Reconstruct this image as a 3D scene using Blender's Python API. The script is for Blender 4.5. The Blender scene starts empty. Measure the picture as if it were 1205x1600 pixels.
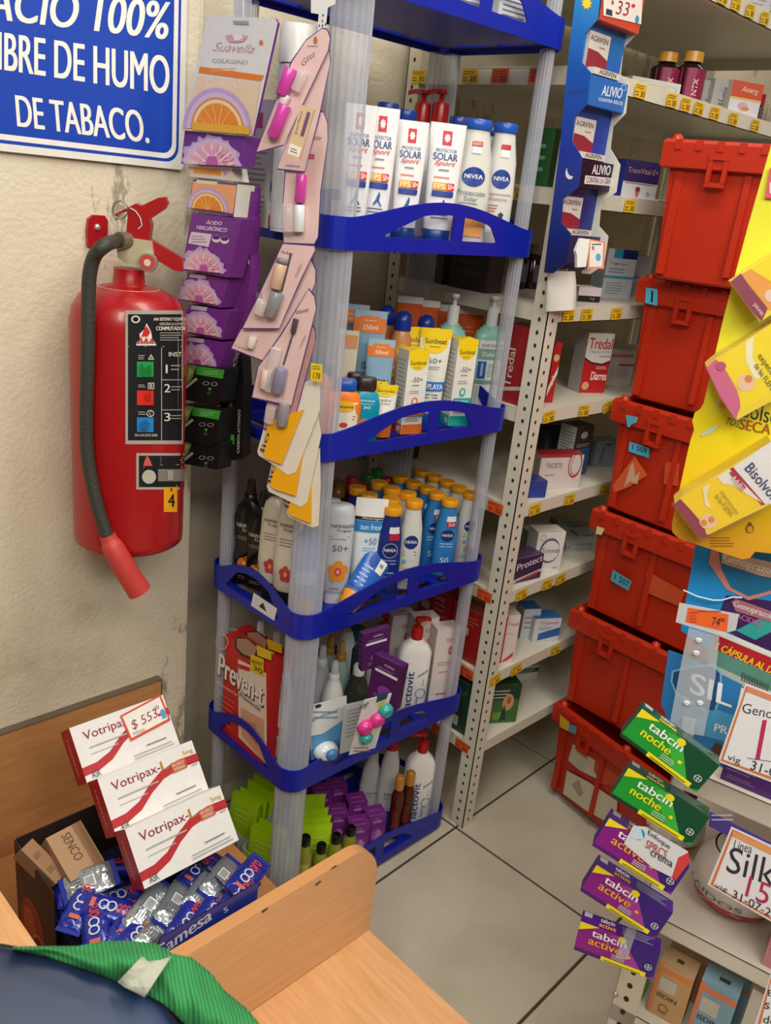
import bpy, math, random
import numpy as np
from mathutils import Matrix, Vector

# ---------------------------------------------------------------- camera, world, lights
W_PX, H_PX, F_PX = 1205, 1600, 1352.99
YAW, PITCH, ROLL = map(math.radians, (43.605, 20.481, 6.342))
CAM = np.array([0, 0, 1.4])
c_f = np.array([math.cos(YAW)*math.cos(PITCH), math.sin(YAW)*math.cos(PITCH), -math.sin(PITCH)])
_r = np.array([math.sin(YAW), -math.cos(YAW), 0.0]); _u = np.cross(_r, c_f)
c_r = math.cos(ROLL)*_r + math.sin(ROLL)*_u
c_u = -math.sin(ROLL)*_r + math.cos(ROLL)*_u

scene = bpy.context.scene
COL = scene.collection
cam_d = bpy.data.cameras.new('camera'); cam = bpy.data.objects.new('camera', cam_d); COL.objects.link(cam)
cam_d.sensor_fit = 'VERTICAL'; cam_d.sensor_height = 36; cam_d.lens = F_PX/H_PX*36
cam_d.clip_start = .02; cam_d.clip_end = 50
cam.matrix_world = Matrix(((c_r[0], c_u[0], -c_f[0], CAM[0]), (c_r[1], c_u[1], -c_f[1], CAM[1]),
                           (c_r[2], c_u[2], -c_f[2], CAM[2]), (0, 0, 0, 1)))
scene.camera = cam
cam_d.dof.use_dof = True; cam_d.dof.focus_distance = 1.35; cam_d.dof.aperture_fstop = 16

world = bpy.data.worlds.new('world'); scene.world = world; world.use_nodes = True
world.node_tree.nodes['Background'].inputs[0].default_value = (1, .94, .86, 1)
world.node_tree.nodes['Background'].inputs[1].default_value = .08

def area_light(name, loc, target, size, size_y, power, color):
    d = bpy.data.lights.new(name, 'AREA'); d.shape = 'RECTANGLE'; d.size = size; d.size_y = size_y
    d.energy = power; d.color = color
    o = bpy.data.objects.new(name, d); COL.objects.link(o); o.location = loc
    o.rotation_euler = (Vector(target)-Vector(loc)).to_track_quat('-Z', 'Y').to_euler()
    return o
area_light('ceiling_tube_light', (1.05, .25, 2.55), (1.0, .5, 0), .35, 1.5, 21, (1, .95, .85))
area_light('ceiling_tube_light', (-.5, .1, 2.55), (.3, .9, .6), .35, 1.5, 26, (1, .95, .85))
area_light('ceiling_tube_light', (2.7, .2, 2.6), (2.6, .4, 0), .35, 1.4, 8, (1, .96, .88))
area_light('ceiling_tube_light', (.1, -.9, 2.35), (1.0, .9, .9), 1.5, .35, 25, (1, .96, .88))

scene.view_settings.view_transform = 'Standard'; scene.view_settings.look = 'None'
scene.view_settings.gamma = 1; scene.view_settings.use_curve_mapping = False
scene.view_settings.exposure = 0.04

# ---------------------------------------------------------------- projection helpers
def ray(px, py): return c_f + c_r*(px-602.5)/F_PX - c_u*(py-800)/F_PX
def at(px, py, x=None, y=None, z=None):
    d = ray(px, py)
    if x is not None: t = x/d[0]
    elif y is not None: t = y/d[1]
    else: t = (z-1.4)/d[2]
    return CAM + d*t
def pr(p):
    d = np.array(p)-CAM; w = d @ c_f
    return np.array([602.5+F_PX*(d@c_r)/w, 800-F_PX*(d@c_u)/w])
def depth(p): return float((np.array(p)-CAM) @ c_f)
def loc(M, px, py, y=0.0):
    """point of the local plane y=const of frame M seen at a pixel"""
    Mi = M.inverted(); o = Mi @ Vector(CAM); e = Mi.to_3x3() @ Vector(ray(px, py))
    t = (y-o.y)/e.y; p = o+e*t
    return Vector((p.x, y, p.z))
def frame(P, n, up=(0, 0, 1)):
    Y = -Vector(n).normalized(); U = Vector(up); Z = (U-Y*U.dot(Y)).normalized(); X = Y.cross(Z)
    return Matrix(((X.x, Y.x, Z.x, P[0]), (X.y, Y.y, Z.y, P[1]), (X.z, Y.z, Z.z, P[2]), (0, 0, 0, 1)))
def fitrect(c4, w, h, n, dist=1.1, wt=25., y=None):
    """pose of a w x h rectangle (BL,BR,TR,TL pixels), normal near n"""
    c4 = np.array(c4, float)
    if y is not None:      # put the lower edge on the plane y and keep the apparent size
        q = c4[:2].mean(0); d2 = depth(at(q[0], q[1], y=y)); k = d2/dist
        return fitrect(c4, w*k, h*k, n, d2, wt) @ Matrix.Scale(k, 4)
    L = np.array([(-w/2, 0, 0), (w/2, 0, 0), (w/2, 0, h), (-w/2, 0, h)])
    up2 = (c4[3]+c4[2]-c4[0]-c4[1])/2
    m = c4[:2].mean(0); P = CAM+ray(*m)*dist; fr0 = frame(P, n)
    best = None
    for a in range(-80, 81, 8):       # roll start
        fr = fr0 @ Matrix.Rotation(math.radians(a), 4, 'Y')
        q = pr(fr @ Vector((0, 0, h)))-pr(fr @ Vector((0, 0, 0)))
        s = (q@up2)/np.linalg.norm(q)/np.linalg.norm(up2)
        if best is None or s > best[0]: best = (s, fr)
    R0 = np.array(best[1].to_3x3())
    def rot(v):
        a = np.linalg.norm(v)
        if a < 1e-9: return np.eye(3)
        k = v/a; K = np.array([[0, -k[2], k[1]], [k[2], 0, -k[0]], [-k[1], k[0], 0]])
        return np.eye(3)+math.sin(a)*K+(1-math.cos(a))*K@K
    def res(p):
        R = rot(p[:3])@R0; X = (R@L.T).T+p[3:]
        d = X-CAM; wz = d@c_f
        e = np.stack([602.5+F_PX*(d@c_r)/wz, 800-F_PX*(d@c_u)/wz], 1)-c4
        return np.concatenate([e.ravel(), p[:3]*wt*np.array([1, 1, 1])])
    p = np.concatenate([np.zeros(3), P]); lam = 1.
    for it in range(60):
        r0 = res(p); J = np.stack([(res(p+np.eye(6)[k]*1e-6)-r0)/1e-6 for k in range(6)], 1)
        s = np.linalg.solve(J.T@J+lam*np.diag(np.diag(J.T@J)+1e-9), -J.T@r0)
        if (res(p+s)**2).sum() < (r0**2).sum(): p = p+s; lam *= .4
        else: lam *= 4
    R = rot(p[:3])@R0
    M = Matrix(((*R[0], p[3]), (*R[1], p[4]), (*R[2], p[5]), (0, 0, 0, 1)))
    return M
def stand(x, y, z, rz=0): return Matrix.Translation((x, y, z)) @ Matrix.Rotation(math.radians(rz), 4, 'Z')

# ---------------------------------------------------------------- materials
def lin(h):
    h = h.lstrip('#'); o = []
    for i in (0, 2, 4):
        c = int(h[i:i+2], 16)/255; o.append(c/12.92 if c <= .04045 else ((c+.055)/1.055)**2.4)
    return (*o, 1)
_mats = {}
def M(col, rough=.45, metal=0., alpha=None, var=.06, bump=0., bscale=60., spec=.5, coat=0.):
    """procedural plain material: colour with faint noise variation"""
    if not isinstance(col, str): return col
    k = (col, rough, metal, alpha, var, bump, bscale, spec, coat)
    if k in _mats: return _mats[k]
    m = bpy.data.materials.new('mat_'+col.strip('#')); m.use_nodes = True; nt = m.node_tree
    b = nt.nodes['Principled BSDF']; b.inputs['Roughness'].default_value = rough; b.inputs['Metallic'].default_value = metal
    b.inputs['Specular IOR Level'].default_value = spec; b.inputs['Coat Weight'].default_value = coat
    tc = nt.nodes.new('ShaderNodeTexCoord')
    nz = nt.nodes.new('ShaderNodeTexNoise'); nz.inputs['Scale'].default_value = bscale; nz.inputs['Detail'].default_value = 2
    nt.links.new(tc.outputs['Object'], nz.inputs['Vector'])
    c = lin(col); mx = nt.nodes.new('ShaderNodeMix'); mx.data_type = 'RGBA'
    mx.inputs[6].default_value = tuple(v*(1-var) for v in c[:3])+(1,); mx.inputs[7].default_value = tuple(min(1, v*(1+var)) for v in c[:3])+(1,)
    nt.links.new(nz.outputs['Fac'], mx.inputs[0]); nt.links.new(mx.outputs[2], b.inputs['Base Color'])
    if bump:
        bp = nt.nodes.new('ShaderNodeBump'); bp.inputs['Strength'].default_value = bump; bp.inputs['Distance'].default_value = .004
        nt.links.new(nz.outputs['Fac'], bp.inputs['Height']); nt.links.new(bp.outputs['Normal'], b.inputs['Normal'])
    if alpha is not None: b.inputs['Alpha'].default_value = alpha
    _mats[k] = m; return m
def clear(col='#e8ecef', op=.35, rough=.12, edge=.5):
    """clear plastic: transparent mixed with a glossy white body, denser towards grazing view"""
    k = ('clear', col, op, rough, edge)
    if k in _mats: return _mats[k]
    m = bpy.data.materials.new('clear_plastic'); m.use_nodes = True; nt = m.node_tree
    b = nt.nodes['Principled BSDF']; b.inputs['Base Color'].default_value = lin(col); b.inputs['Roughness'].default_value = rough
    out = nt.nodes['Material Output']; tr = nt.nodes.new('ShaderNodeBsdfTransparent'); mix = nt.nodes.new('ShaderNodeMixShader')
    lw = nt.nodes.new('ShaderNodeLayerWeight'); lw.inputs['Blend'].default_value = .4
    mr = nt.nodes.new('ShaderNodeMapRange'); mr.inputs['To Min'].default_value = op; mr.inputs['To Max'].default_value = min(1, op+edge)
    nt.links.new(lw.outputs['Facing'], mr.inputs['Value']); nt.links.new(mr.outputs['Result'], mix.inputs[0])
    nt.links.new(tr.outputs[0], mix.inputs[1]); nt.links.new(b.outputs[0], mix.inputs[2]); nt.links.new(mix.outputs[0], out.inputs[0])
    _mats[k] = m; return m
def nodes_mat(name, fn):
    m = bpy.data.materials.new(name); m.use_nodes = True; fn(m.node_tree, m.node_tree.nodes['Principled BSDF']); return m
def ramp(nt, stops):
    r = nt.nodes.new('ShaderNodeValToRGB'); e = r.color_ramp.elements
    while len(e) < len(stops): e.new(.5)
    for i, (p, c) in enumerate(stops): e[i].position = p; e[i].color = lin(c)
    return r
def noise(nt, scale, detail=4, coord='Object', stretch=None, rough=.5):
    tc = nt.nodes.new('ShaderNodeTexCoord'); n = nt.nodes.new('ShaderNodeTexNoise')
    n.inputs['Scale'].default_value = scale; n.inputs['Detail'].default_value = detail; n.inputs['Roughness'].default_value = rough
    if stretch:
        mp = nt.nodes.new('ShaderNodeMapping'); mp.inputs['Scale'].default_value = stretch
        nt.links.new(tc.outputs[coord], mp.inputs['Vector']); nt.links.new(mp.outputs[0], n.inputs['Vector'])
    else: nt.links.new(tc.outputs[coord], n.inputs['Vector'])
    return n
def _plaster(nt, b):
    n1 = noise(nt, 2.2, 6, rough=.65); r = ramp(nt, [(.30, '#b3a78e'), (.45, '#d6cbb2'), (.62, '#ddd4bd'), (.8, '#e2dac6')])
    nt.links.new(n1.outputs['Fac'], r.inputs[0])
    n3 = noise(nt, 6, 8, stretch=(1, 1, .35), rough=.7)            # peeling grey scuffs
    sr = ramp(nt, [(.0, '#000000'), (.58, '#000000'), (.61, '#ffffff')]); nt.links.new(n3.outputs['Fac'], sr.inputs[0])
    mx = nt.nodes.new('ShaderNodeMix'); mx.data_type = 'RGBA'; mx.inputs[7].default_value = lin('#a39985')
    nt.links.new(sr.outputs[0], mx.inputs[0]); nt.links.new(r.outputs[0], mx.inputs[6]); nt.links.new(mx.outputs[2], b.inputs['Base Color'])
    n2 = noise(nt, 120, 4); n4 = noise(nt, 22, 6)
    ad = nt.nodes.new('ShaderNodeMath'); ad.operation = 'ADD'; nt.links.new(n2.outputs['Fac'], ad.inputs[0]); nt.links.new(n4.outputs['Fac'], ad.inputs[1])
    bp = nt.nodes.new('ShaderNodeBump'); bp.inputs['Strength'].default_value = .42; bp.inputs['Distance'].default_value = .004
    nt.links.new(ad.outputs[0], bp.inputs['Height']); nt.links.new(bp.outputs[0], b.inputs['Normal'])
    b.inputs['Roughness'].default_value = .75
PLASTER = nodes_mat('cream_plaster', _plaster)
def wood(name, c0, c1, c2, stretch):
    def fn(nt, b):
        n = noise(nt, 9, 5, stretch=stretch, rough=.6); r = ramp(nt, [(.3, c0), (.5, c1), (.7, c2)])
        nt.links.new(n.outputs['Fac'], r.inputs[0]); nt.links.new(r.outputs[0], b.inputs['Base Color'])
        b.inputs['Roughness'].default_value = .42
    return nodes_mat(name, fn)
WOOD_FRONT = wood('beech_laminate', '#dca876', '#e2b07f', '#e8b888', (1, 1, 14))
WOOD_TOP = wood('beech_laminate_top', '#d8a06a', '#dfa974', '#e6b380', (16, 1, 1))
WOOD_TOP = wood('beech_laminate_top', '#d69d67', '#dfa974', '#e6b380', (14, 1.2, 1))
WOOD_BACK = wood('brown_laminate', '#b57e4c', '#bd8653', '#c58f5c', (1.5, 1, 9))
def _tile(nt, b):
    n = noise(nt, 5, 6, rough=.6); r = ramp(nt, [(.3, '#b0a894'), (.5, '#bdb5a2'), (.75, '#c6bfae')])
    nt.links.new(n.outputs['Fac'], r.inputs[0]); nt.links.new(r.outputs[0], b.inputs['Base Color']); b.inputs['Roughness'].default_value = .38
TILE = nodes_mat('ceramic_tile', _tile)
BLUE = M('#061c9c', .38, var=.03)
CREAM = M('#d5d0c0', .42, var=.03)
RED_CRATE = M('#b62808', .42, var=.05)
POST = clear('#ccd0dc', .34, .22, .5)

# ---------------------------------------------------------------- text cache
_txt = {}
def text_mesh(s, bold=.015, shear=0.):
    k = (s, bold, shear)
    if k in _txt: return _txt[k]
    c = bpy.data.curves.new('t', 'FONT'); c.body = s; c.shear = shear; c.resolution_u = 5 if bold > .025 else 3; c.fill_mode = 'FRONT'
    o = bpy.data.objects.new('t', c); me = o.to_mesh()
    v = np.array([tuple(x.co)[:2] for x in me.vertices]) if len(me.vertices) else np.zeros((1, 2))
    f = [tuple(p.vertices) for p in me.polygons]
    o.to_mesh_clear(); bpy.data.objects.remove(o); bpy.data.curves.remove(c)
    lo, hi = v.min(0), v.max(0); v = (v-lo)/np.maximum(hi-lo, 1e-6)
    _txt[k] = (v, f); return _txt[k]

# ---------------------------------------------------------------- mesh builder
class MB:
    def __init__(s): s.v = []; s.f = []; s.m = []; s.s = []; s.mats = []
    def mi(s, m):
        m = M(m)
        if m not in s.mats: s.mats.append(m)
        return s.mats.index(m)
    def add(s, vs, fs, m, smooth=False):
        b = len(s.v); s.v += [tuple(float(q) for q in p) for p in vs]; k = s.mi(m)
        for f in fs: s.f.append(tuple(i+b for i in f)); s.m.append(k); s.s.append(smooth)
    def box(s, x0, x1, y0, y1, z0, z1, m, T=None, mats=None):
        vs = [Vector((x, y, z)) for z in (z0, z1) for y in (y0, y1) for x in (x0, x1)]
        if T: vs = [T@v for v in vs]
        fs = [(0, 2, 3, 1), (4, 5, 7, 6), (0, 1, 5, 4), (2, 6, 7, 3), (0, 4, 6, 2), (1, 3, 7, 5)]   # bottom top front back left right
        if mats:
            b = len(s.v); s.v += [tuple(p) for p in vs]
            for f, mm in zip(fs, mats): s.f.append(tuple(i+b for i in f)); s.m.append(s.mi(mm)); s.s.append(False)
        else: s.add(vs, fs, m)
        return s
    def loft(s, secs, m, cap=True, smooth=True, closed=True):
        n = len(secs[0]); vs = [p for sec in secs for p in sec]; fs = []
        for i in range(len(secs)-1):
            for j in range(n if closed else n-1):
                k = (j+1) % n; fs.append((i*n+j, i*n+k, (i+1)*n+k, (i+1)*n+j))
        s.add(vs, fs, m, smooth)
        if cap:
            s.add(secs[0], [tuple(range(n))[::-1]], m); s.add(secs[-1], [tuple(range(n))], m)
        return s
    def body(s, prof, m, n=20, p=2., cx=0, cy=0, T=None, smooth=True):
        """prof: (z, w, d[, p]) superellipse sections"""
        secs = []
        for q in prof:
            z, w, d = q[:3]; e = 2/(q[3] if len(q) > 3 else p); sec = []
            for i in range(n):
                a = 2*math.pi*i/n; ca, sa = math.cos(a), math.sin(a)
                v = Vector((cx+w/2*math.copysign(abs(ca)**e, ca), cy+d/2*math.copysign(abs(sa)**e, sa), z))
                sec.append(T@v if T else v)
            secs.append(sec)
        return s.loft(secs, m, smooth=smooth)
    def tube(s, path, r, m, n=8, cap=True):
        P = [Vector(p) for p in path]; secs = []; pu = None
        for i, p in enumerate(P):
            t = (P[min(i+1, len(P)-1)]-P[max(i-1, 0)]).normalized()
            if pu is None: pu = t.orthogonal().normalized()
            pu = (pu-t*pu.dot(t)).normalized(); w = t.cross(pu); rr = r[i] if isinstance(r, (list, tuple)) else r
            secs.append([p+pu*rr*math.cos(2*math.pi*j/n)+w*rr*math.sin(2*math.pi*j/n) for j in range(n)])
        return s.loft(secs, m, cap=cap)
    def prism(s, poly, y0, y1, m, mf=None, T=None):
        """XZ polygon extruded from y0 (front) to y1"""
        n = len(poly); A = [Vector((p[0], y0, p[-1])) for p in poly]; B = [Vector((p[0], y1, p[-1])) for p in poly]
        if T: A = [T@v for v in A]; B = [T@v for v in B]
        s.add(A, [tuple(range(n))], mf or m); s.add(B, [tuple(range(n))[::-1]], m)
        s.add(A+B, [(i, (i+1) % n, (i+1) % n+n, i+n) for i in range(n)], m); return s
    def prints(s, items, mp, k0=1, sub=1, step=.00016):
        """flat print: items laid over each other by 0.16 mm; mp(u, v, off) -> point"""
        for k, it in enumerate(items):
            off = (k0+k)*step; t = it[0]
            if t == 'r':
                _, u0, v0, u1, v1, c = it[:6]; n = sub; vs = []; fs = []
                for i in range(n+1):
                    u = u0+(u1-u0)*i/n; vs += [mp(u, v0, off), mp(u, v1, off)]
                for i in range(n): fs.append((2*i, 2*i+2, 2*i+3, 2*i+1))
                s.add(vs, fs, c)
            elif t == 'p': s.add([mp(u, v, off) for u, v in it[1]], [tuple(range(len(it[1])))], it[2])
            elif t == 'e':
                _, cu, cv, ru, rv, c = it[:6]; n = 18; a0 = it[6] if len(it) > 6 else 0; a1 = it[7] if len(it) > 7 else 360
                vs = [mp(cu, cv, off)]+[mp(cu+ru*math.cos(math.radians(a0+(a1-a0)*i/n)), cv+rv*math.sin(math.radians(a0+(a1-a0)*i/n)), off) for i in range(n+1)]
                s.add(vs, [(0, i+1, i+2) for i in range(n)], c)
            elif t == 'o':      # ring
                _, cu, cv, ru, rv, c, th = it; n = 20; vs = []
                for i in range(n):
                    a = 2*math.pi*i/n
                    vs += [mp(cu+ru*math.cos(a), cv+rv*math.sin(a), off), mp(cu+ru*(1-th)*math.cos(a), cv+rv*(1-th)*math.sin(a), off)]
                s.add(vs, [(2*i, 2*((i+1) % n), 2*((i+1) % n)+1, 2*i+1) for i in range(n)], c)
            elif t == 't':
                _, tx, u0, v0, u1, v1, c = it[:7]; bo = it[7] if len(it) > 7 else .015; sh = it[8] if len(it) > 8 else 0
                v, f = text_mesh(tx, bo, sh); db = bo*1.2/max(1, len(tx))
                for dd in ((-db, -db/2, 0, db/2, db) if bo >= .03 else ((-db, 0, db) if bo >= .015 else (-db/2, db/2) if bo > 0 else (0,))): s.add([mp(u0+(a+dd)*(u1-u0), v0+b*(v1-v0), off+dd*.001) for a, b in v], f, c)
            elif t == 'q':      # text on a free quad: bl, br, tl
                _, tx, bl, br, tl, c = it[:6]; bo = it[6] if len(it) > 6 else .015; sh = it[7] if len(it) > 7 else 0
                v, f = text_mesh(tx, bo, sh); db = bo*1.6/max(1, len(tx))
                for dd in ((-db, -db/2, 0, db/2, db) if bo >= .03 else ((-db, 0, db) if bo >= .015 else (-db/2, db/2) if bo > 0 else (0,))):
                    s.add([mp(bl[0]+(a+dd)*(br[0]-bl[0])+b*(tl[0]-bl[0]), bl[1]+(a+dd)*(br[1]-bl[1])+b*(tl[1]-bl[1]), off+dd*.001) for a, b in v], f, c)
            elif t == 'l':      # n thin lines of small print
                _, u0, v0, u1, v1, c, n = it; h = (v1-v0)/n; rnd = random.Random(int(abs(u0*977+v0*131+n*7)*10))
                for i in range(n):
                    a, b = v0+h*(i+.3), v0+h*(i+.62); ue = u0+(u1-u0)*rnd.uniform(.75, 1)
                    s.add([mp(u0, a, off), mp(ue, a, off), mp(ue, b, off), mp(u0, b, off)], [(0, 1, 2, 3)], c)
            elif t == 's':      # sun / flower star
                _, cu, cv, ru, rv, c, n = it; vs = [mp(cu, cv, off)]
                if n == 5:
                    for i in range(5):
                        a = 2*math.pi*i/5+.3; pu, pv = cu+.56*ru*math.cos(a), cv+.56*rv*math.sin(a); m = 10
                        s.add([mp(pu+.44*ru*math.cos(2*math.pi*j/m), pv+.44*rv*math.sin(2*math.pi*j/m), off+i*.00001) for j in range(m)], [tuple(range(m))], c)
                    continue
                for i in range(2*n):
                    q = 1 if i % 2 == 0 else .62; a = math.pi*i/n; vs.append(mp(cu+q*ru*math.cos(a), cv+q*rv*math.sin(a), off))
                s.add(vs, [(0, i+1, (i+1) % (2*n)+1) for i in range(2*n)], c)
        return s
    def build(s, name, parent=None, Mw=None, label=None, kind=None):
        me = bpy.data.meshes.new(name); me.from_pydata(s.v, [], s.f)
        for m in s.mats: me.materials.append(m)
        me.polygons.foreach_set('material_index', s.m); me.polygons.foreach_set('use_smooth', s.s); me.update()
        o = bpy.data.objects.new(name, me); COL.objects.link(o)
        if parent: o.parent = parent
        if Mw is not None: o.matrix_world = Mw
        if label: o['label'] = label
        if kind: o['kind'] = kind
        return o
def tag(o, label, cat, group=None):
    o['label'] = label; o['category'] = cat
    if group: o['group'] = group
    return o
def thing(name, label, cat, Mw, group=None):
    o = bpy.data.objects.new(name, None); o.empty_display_size = .03; COL.objects.link(o); o.matrix_world = Mw
    return tag(o, label, cat, group)
def copy_thing(o, Mw, label=None, group=None):
    r = o.copy(); COL.objects.link(r); r.matrix_world = Mw
    if label: r['label'] = label
    if group: r['group'] = group
    for ch in o.children:
        c = ch.copy(); COL.objects.link(c); c.parent = r
        for g in ch.children:
            d = g.copy(); COL.objects.link(d); d.parent = c
    return r
def flat(w, h, y0=0., x0=None, z0=0.):
    return lambda u, v, o: ((u-.5)*w, y0-o, z0+v*h)
def leftf(w, d, h, y0=0.): return lambda u, v, o: (-w/2-o, y0+d*(1-u), v*h)
def rightf(w, d, h, y0=0.): return lambda u, v, o: (w/2+o, y0+d*u, v*h)
def topf(w, d, h, y0=0.): return lambda u, v, o: ((u-.5)*w, y0+v*d, h+o)
def curved(w, d, h, z0=0., arc=1.0):
    """front half of an ellipse w x d: u 0..1 spans arc*180 degrees"""
    def f(u, v, o):
        a = (u-.5)*math.pi*arc
        return ((w/2+o)*math.sin(a), -(d/2+o+.0006)*math.cos(a), z0+v*h)
    return f
def pxmap(Mw, y=0.):
    Mi = Mw.inverted(); o0 = Mi @ Vector(CAM); R = Mi.to_3x3()
    def f(u, v, o):
        e = R @ Vector(ray(u, v)); yy = y-o; t = (yy-o0.y)/e.y; p = o0+e*t; return (p.x, yy, p.z)
    return f

# ================================================================ THE SETTING
# floor: grout slab with single tiles
g = MB().box(-2.2, 4.2, -2.6, 1.42, -.06, -.004, M('#3f3428', .8)); floor = g.build('floor', kind='structure')
tm = MB().box(-.2, .2, -.2, .2, -.02, 0, TILE); P4 = .2015
tm = MB(); tm.body([(-.02, .405, .405, 30), (-.0012, .405, .405, 30), (0, .402, .402, 30)], TILE, n=8)
tm.v = []; tm.f = []; tm.m = []; tm.s = []
a, b_ = .2015, .2000
tm.loft([[(-a, -a, -.02), (a, -a, -.02), (a, a, -.02), (-a, a, -.02)], [(-a, -a, -.0015), (a, -a, -.0015), (a, a, -.0015), (-a, a, -.0015)],
         [(-b_, -b_, 0), (b_, -b_, 0), (b_, b_, 0), (-b_, b_, 0)]], TILE, smooth=False)
t0 = tm.build('tile', floor)
Rt = Matrix.Rotation(math.radians(2.0), 4, 'Z'); first = True; pitch = .409
for i in range(-5, 6):
    for j in range(-6, 2):
        p = Rt @ Vector(((i+.5)*pitch, (j+.5)*pitch, 0)); X = 1.384+p.x; Y = .975+p.y
        if Y-.21 > 1.42: continue
        o = t0 if first else t0.copy()
        if not first: COL.objects.link(o)
        first = False; o.matrix_world = Matrix.Translation((X, Y, -.0002*((i*7+j*3) % 3))) @ Rt @ Matrix.Rotation(math.pi/2*((i+j) % 4), 4, 'Z')
ztop = 2.7
MB().box(-2.2, .832, 1.30, 1.5, 0, ztop, PLASTER).box(.80, .84, 1.304, 1.5, 0, ztop, PLASTER).build('wall_left', kind='structure')
MB().box(.84, 4.2, 1.425, 1.5, 0, ztop, PLASTER).build('wall_back', kind='structure')
MB().box(4.0, 4.2, -2.6, 1.425, 0, ztop, PLASTER).build('wall_right', kind='structure')
MB().box(-2.2, 4.2, -2.6, 1.5, ztop, ztop+.1, M('#d9d4c6', .8)).build('ceiling', kind='structure')

# ---------------------------------------------------------------- sign on the left wall (plane y = 1.30)
sg = Matrix.Translation((.3, 1.292, 1.39)); mp = pxmap(sg); mpf = pxmap(sg)
def sloc(px, py): v = loc(sg, px, py); return (v.x, v.z)
br = sloc(287, 266); r_ = .03
x1, z0 = br[0], br[1]; x0 = -1.05; z1 = z0+.50
def rr(x0, x1, z0, z1, r, n=5):
    o = []
    for cx, cz, a0 in ((x1-r, z0+r, -90), (x1-r, z1-r, 0), (x0+r, z1-r, 90), (x0+r, z0+r, 180)):
        for i in range(n+1):
            a = math.radians(a0+90*i/n); o.append((cx+r*math.cos(a), cz+r*math.sin(a)))
    return o
sign = thing('no_smoking_sign', 'blue and white metal sign with large white capitals on the cream wall', 'sign', sg)
MB().prism(rr(x0, x1, z0, z1, .008), 0, .004, M('#e3e2dc', .3)).build('sign_plate', sign)
sb = MB(); idm = lambda u, v, o: (u, -o, v)
sb.prints([('p', rr(x0+.010, x1-.010, z0+.010, z1-.010, .022), '#0a3fae'), ('p', rr(x0+.0145, x1-.0145, z0+.0145, z1-.0145, .020), '#e8e6e0'),
           ('p', rr(x0+.022, x1-.022, z0+.022, z1-.022, .016), '#0a3fae')], idm)
sb.build('sign_print', sign)
for it in (('q', 'ESPACIO 100%', (-100, 20), (260, 62), (-92, -38), '#eeeae0', .03),
           ('q', 'LIBRE DE HUMO', (-22, 106), (264, 148), (-22, 46), '#eeeae0', .03),
           ('q', 'DE TABACO.', (28, 198), (233, 224), (24, 148), '#eeeae0', .03)):
    MB().prints([it], mp, k0=6).build('lettering', sign)

# ================================================================ BLUE STORAGE RACK
RX0, RX1, RY0, RY1 = .868, 1.370, .993, 1.283
TIER = [.008, .327, .651, .976, 1.306, 1.646]
FLR = [z+.014 for z in TIER]
rack = thing('storage_rack', 'blue plastic storage rack with six trays on clear ribbed posts, standing by the cream wall', 'rack', Matrix.Translation((RX0, RY0, 0)))
RW, RD, RC = RX1-RX0, RY1-RY0, .034
def rack_path():
    pts = []
    def line(a, b, n, nm, side):
        for i in range(n+1):
            t = i/n; pts.append((a[0]+(b[0]-a[0])*t, a[1]+(b[1]-a[1])*t, nm, side, t))
    def arc(cx, cy, a0):
        for i in range(1, 6):
            a = math.radians(a0+90*i/6); pts.append((cx+RC*math.cos(a), cy+RC*math.sin(a), (math.cos(a), math.sin(a)), 'c', 0))
    line((RC, 0), (RW-RC, 0), 48, (0, -1), 'L'); arc(RW-RC, RC, -90)
    line((RW, RC), (RW, RD-RC), 28, (1, 0), 'S'); arc(RW-RC, RD-RC, 0)
    line((RW-RC, RD), (RC, RD), 48, (0, 1), 'L'); arc(RC, RD-RC, 90)
    line((0, RD-RC), (0, RC), 28, (-1, 0), 'S'); arc(RC, RC, 180)
    return pts
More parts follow.
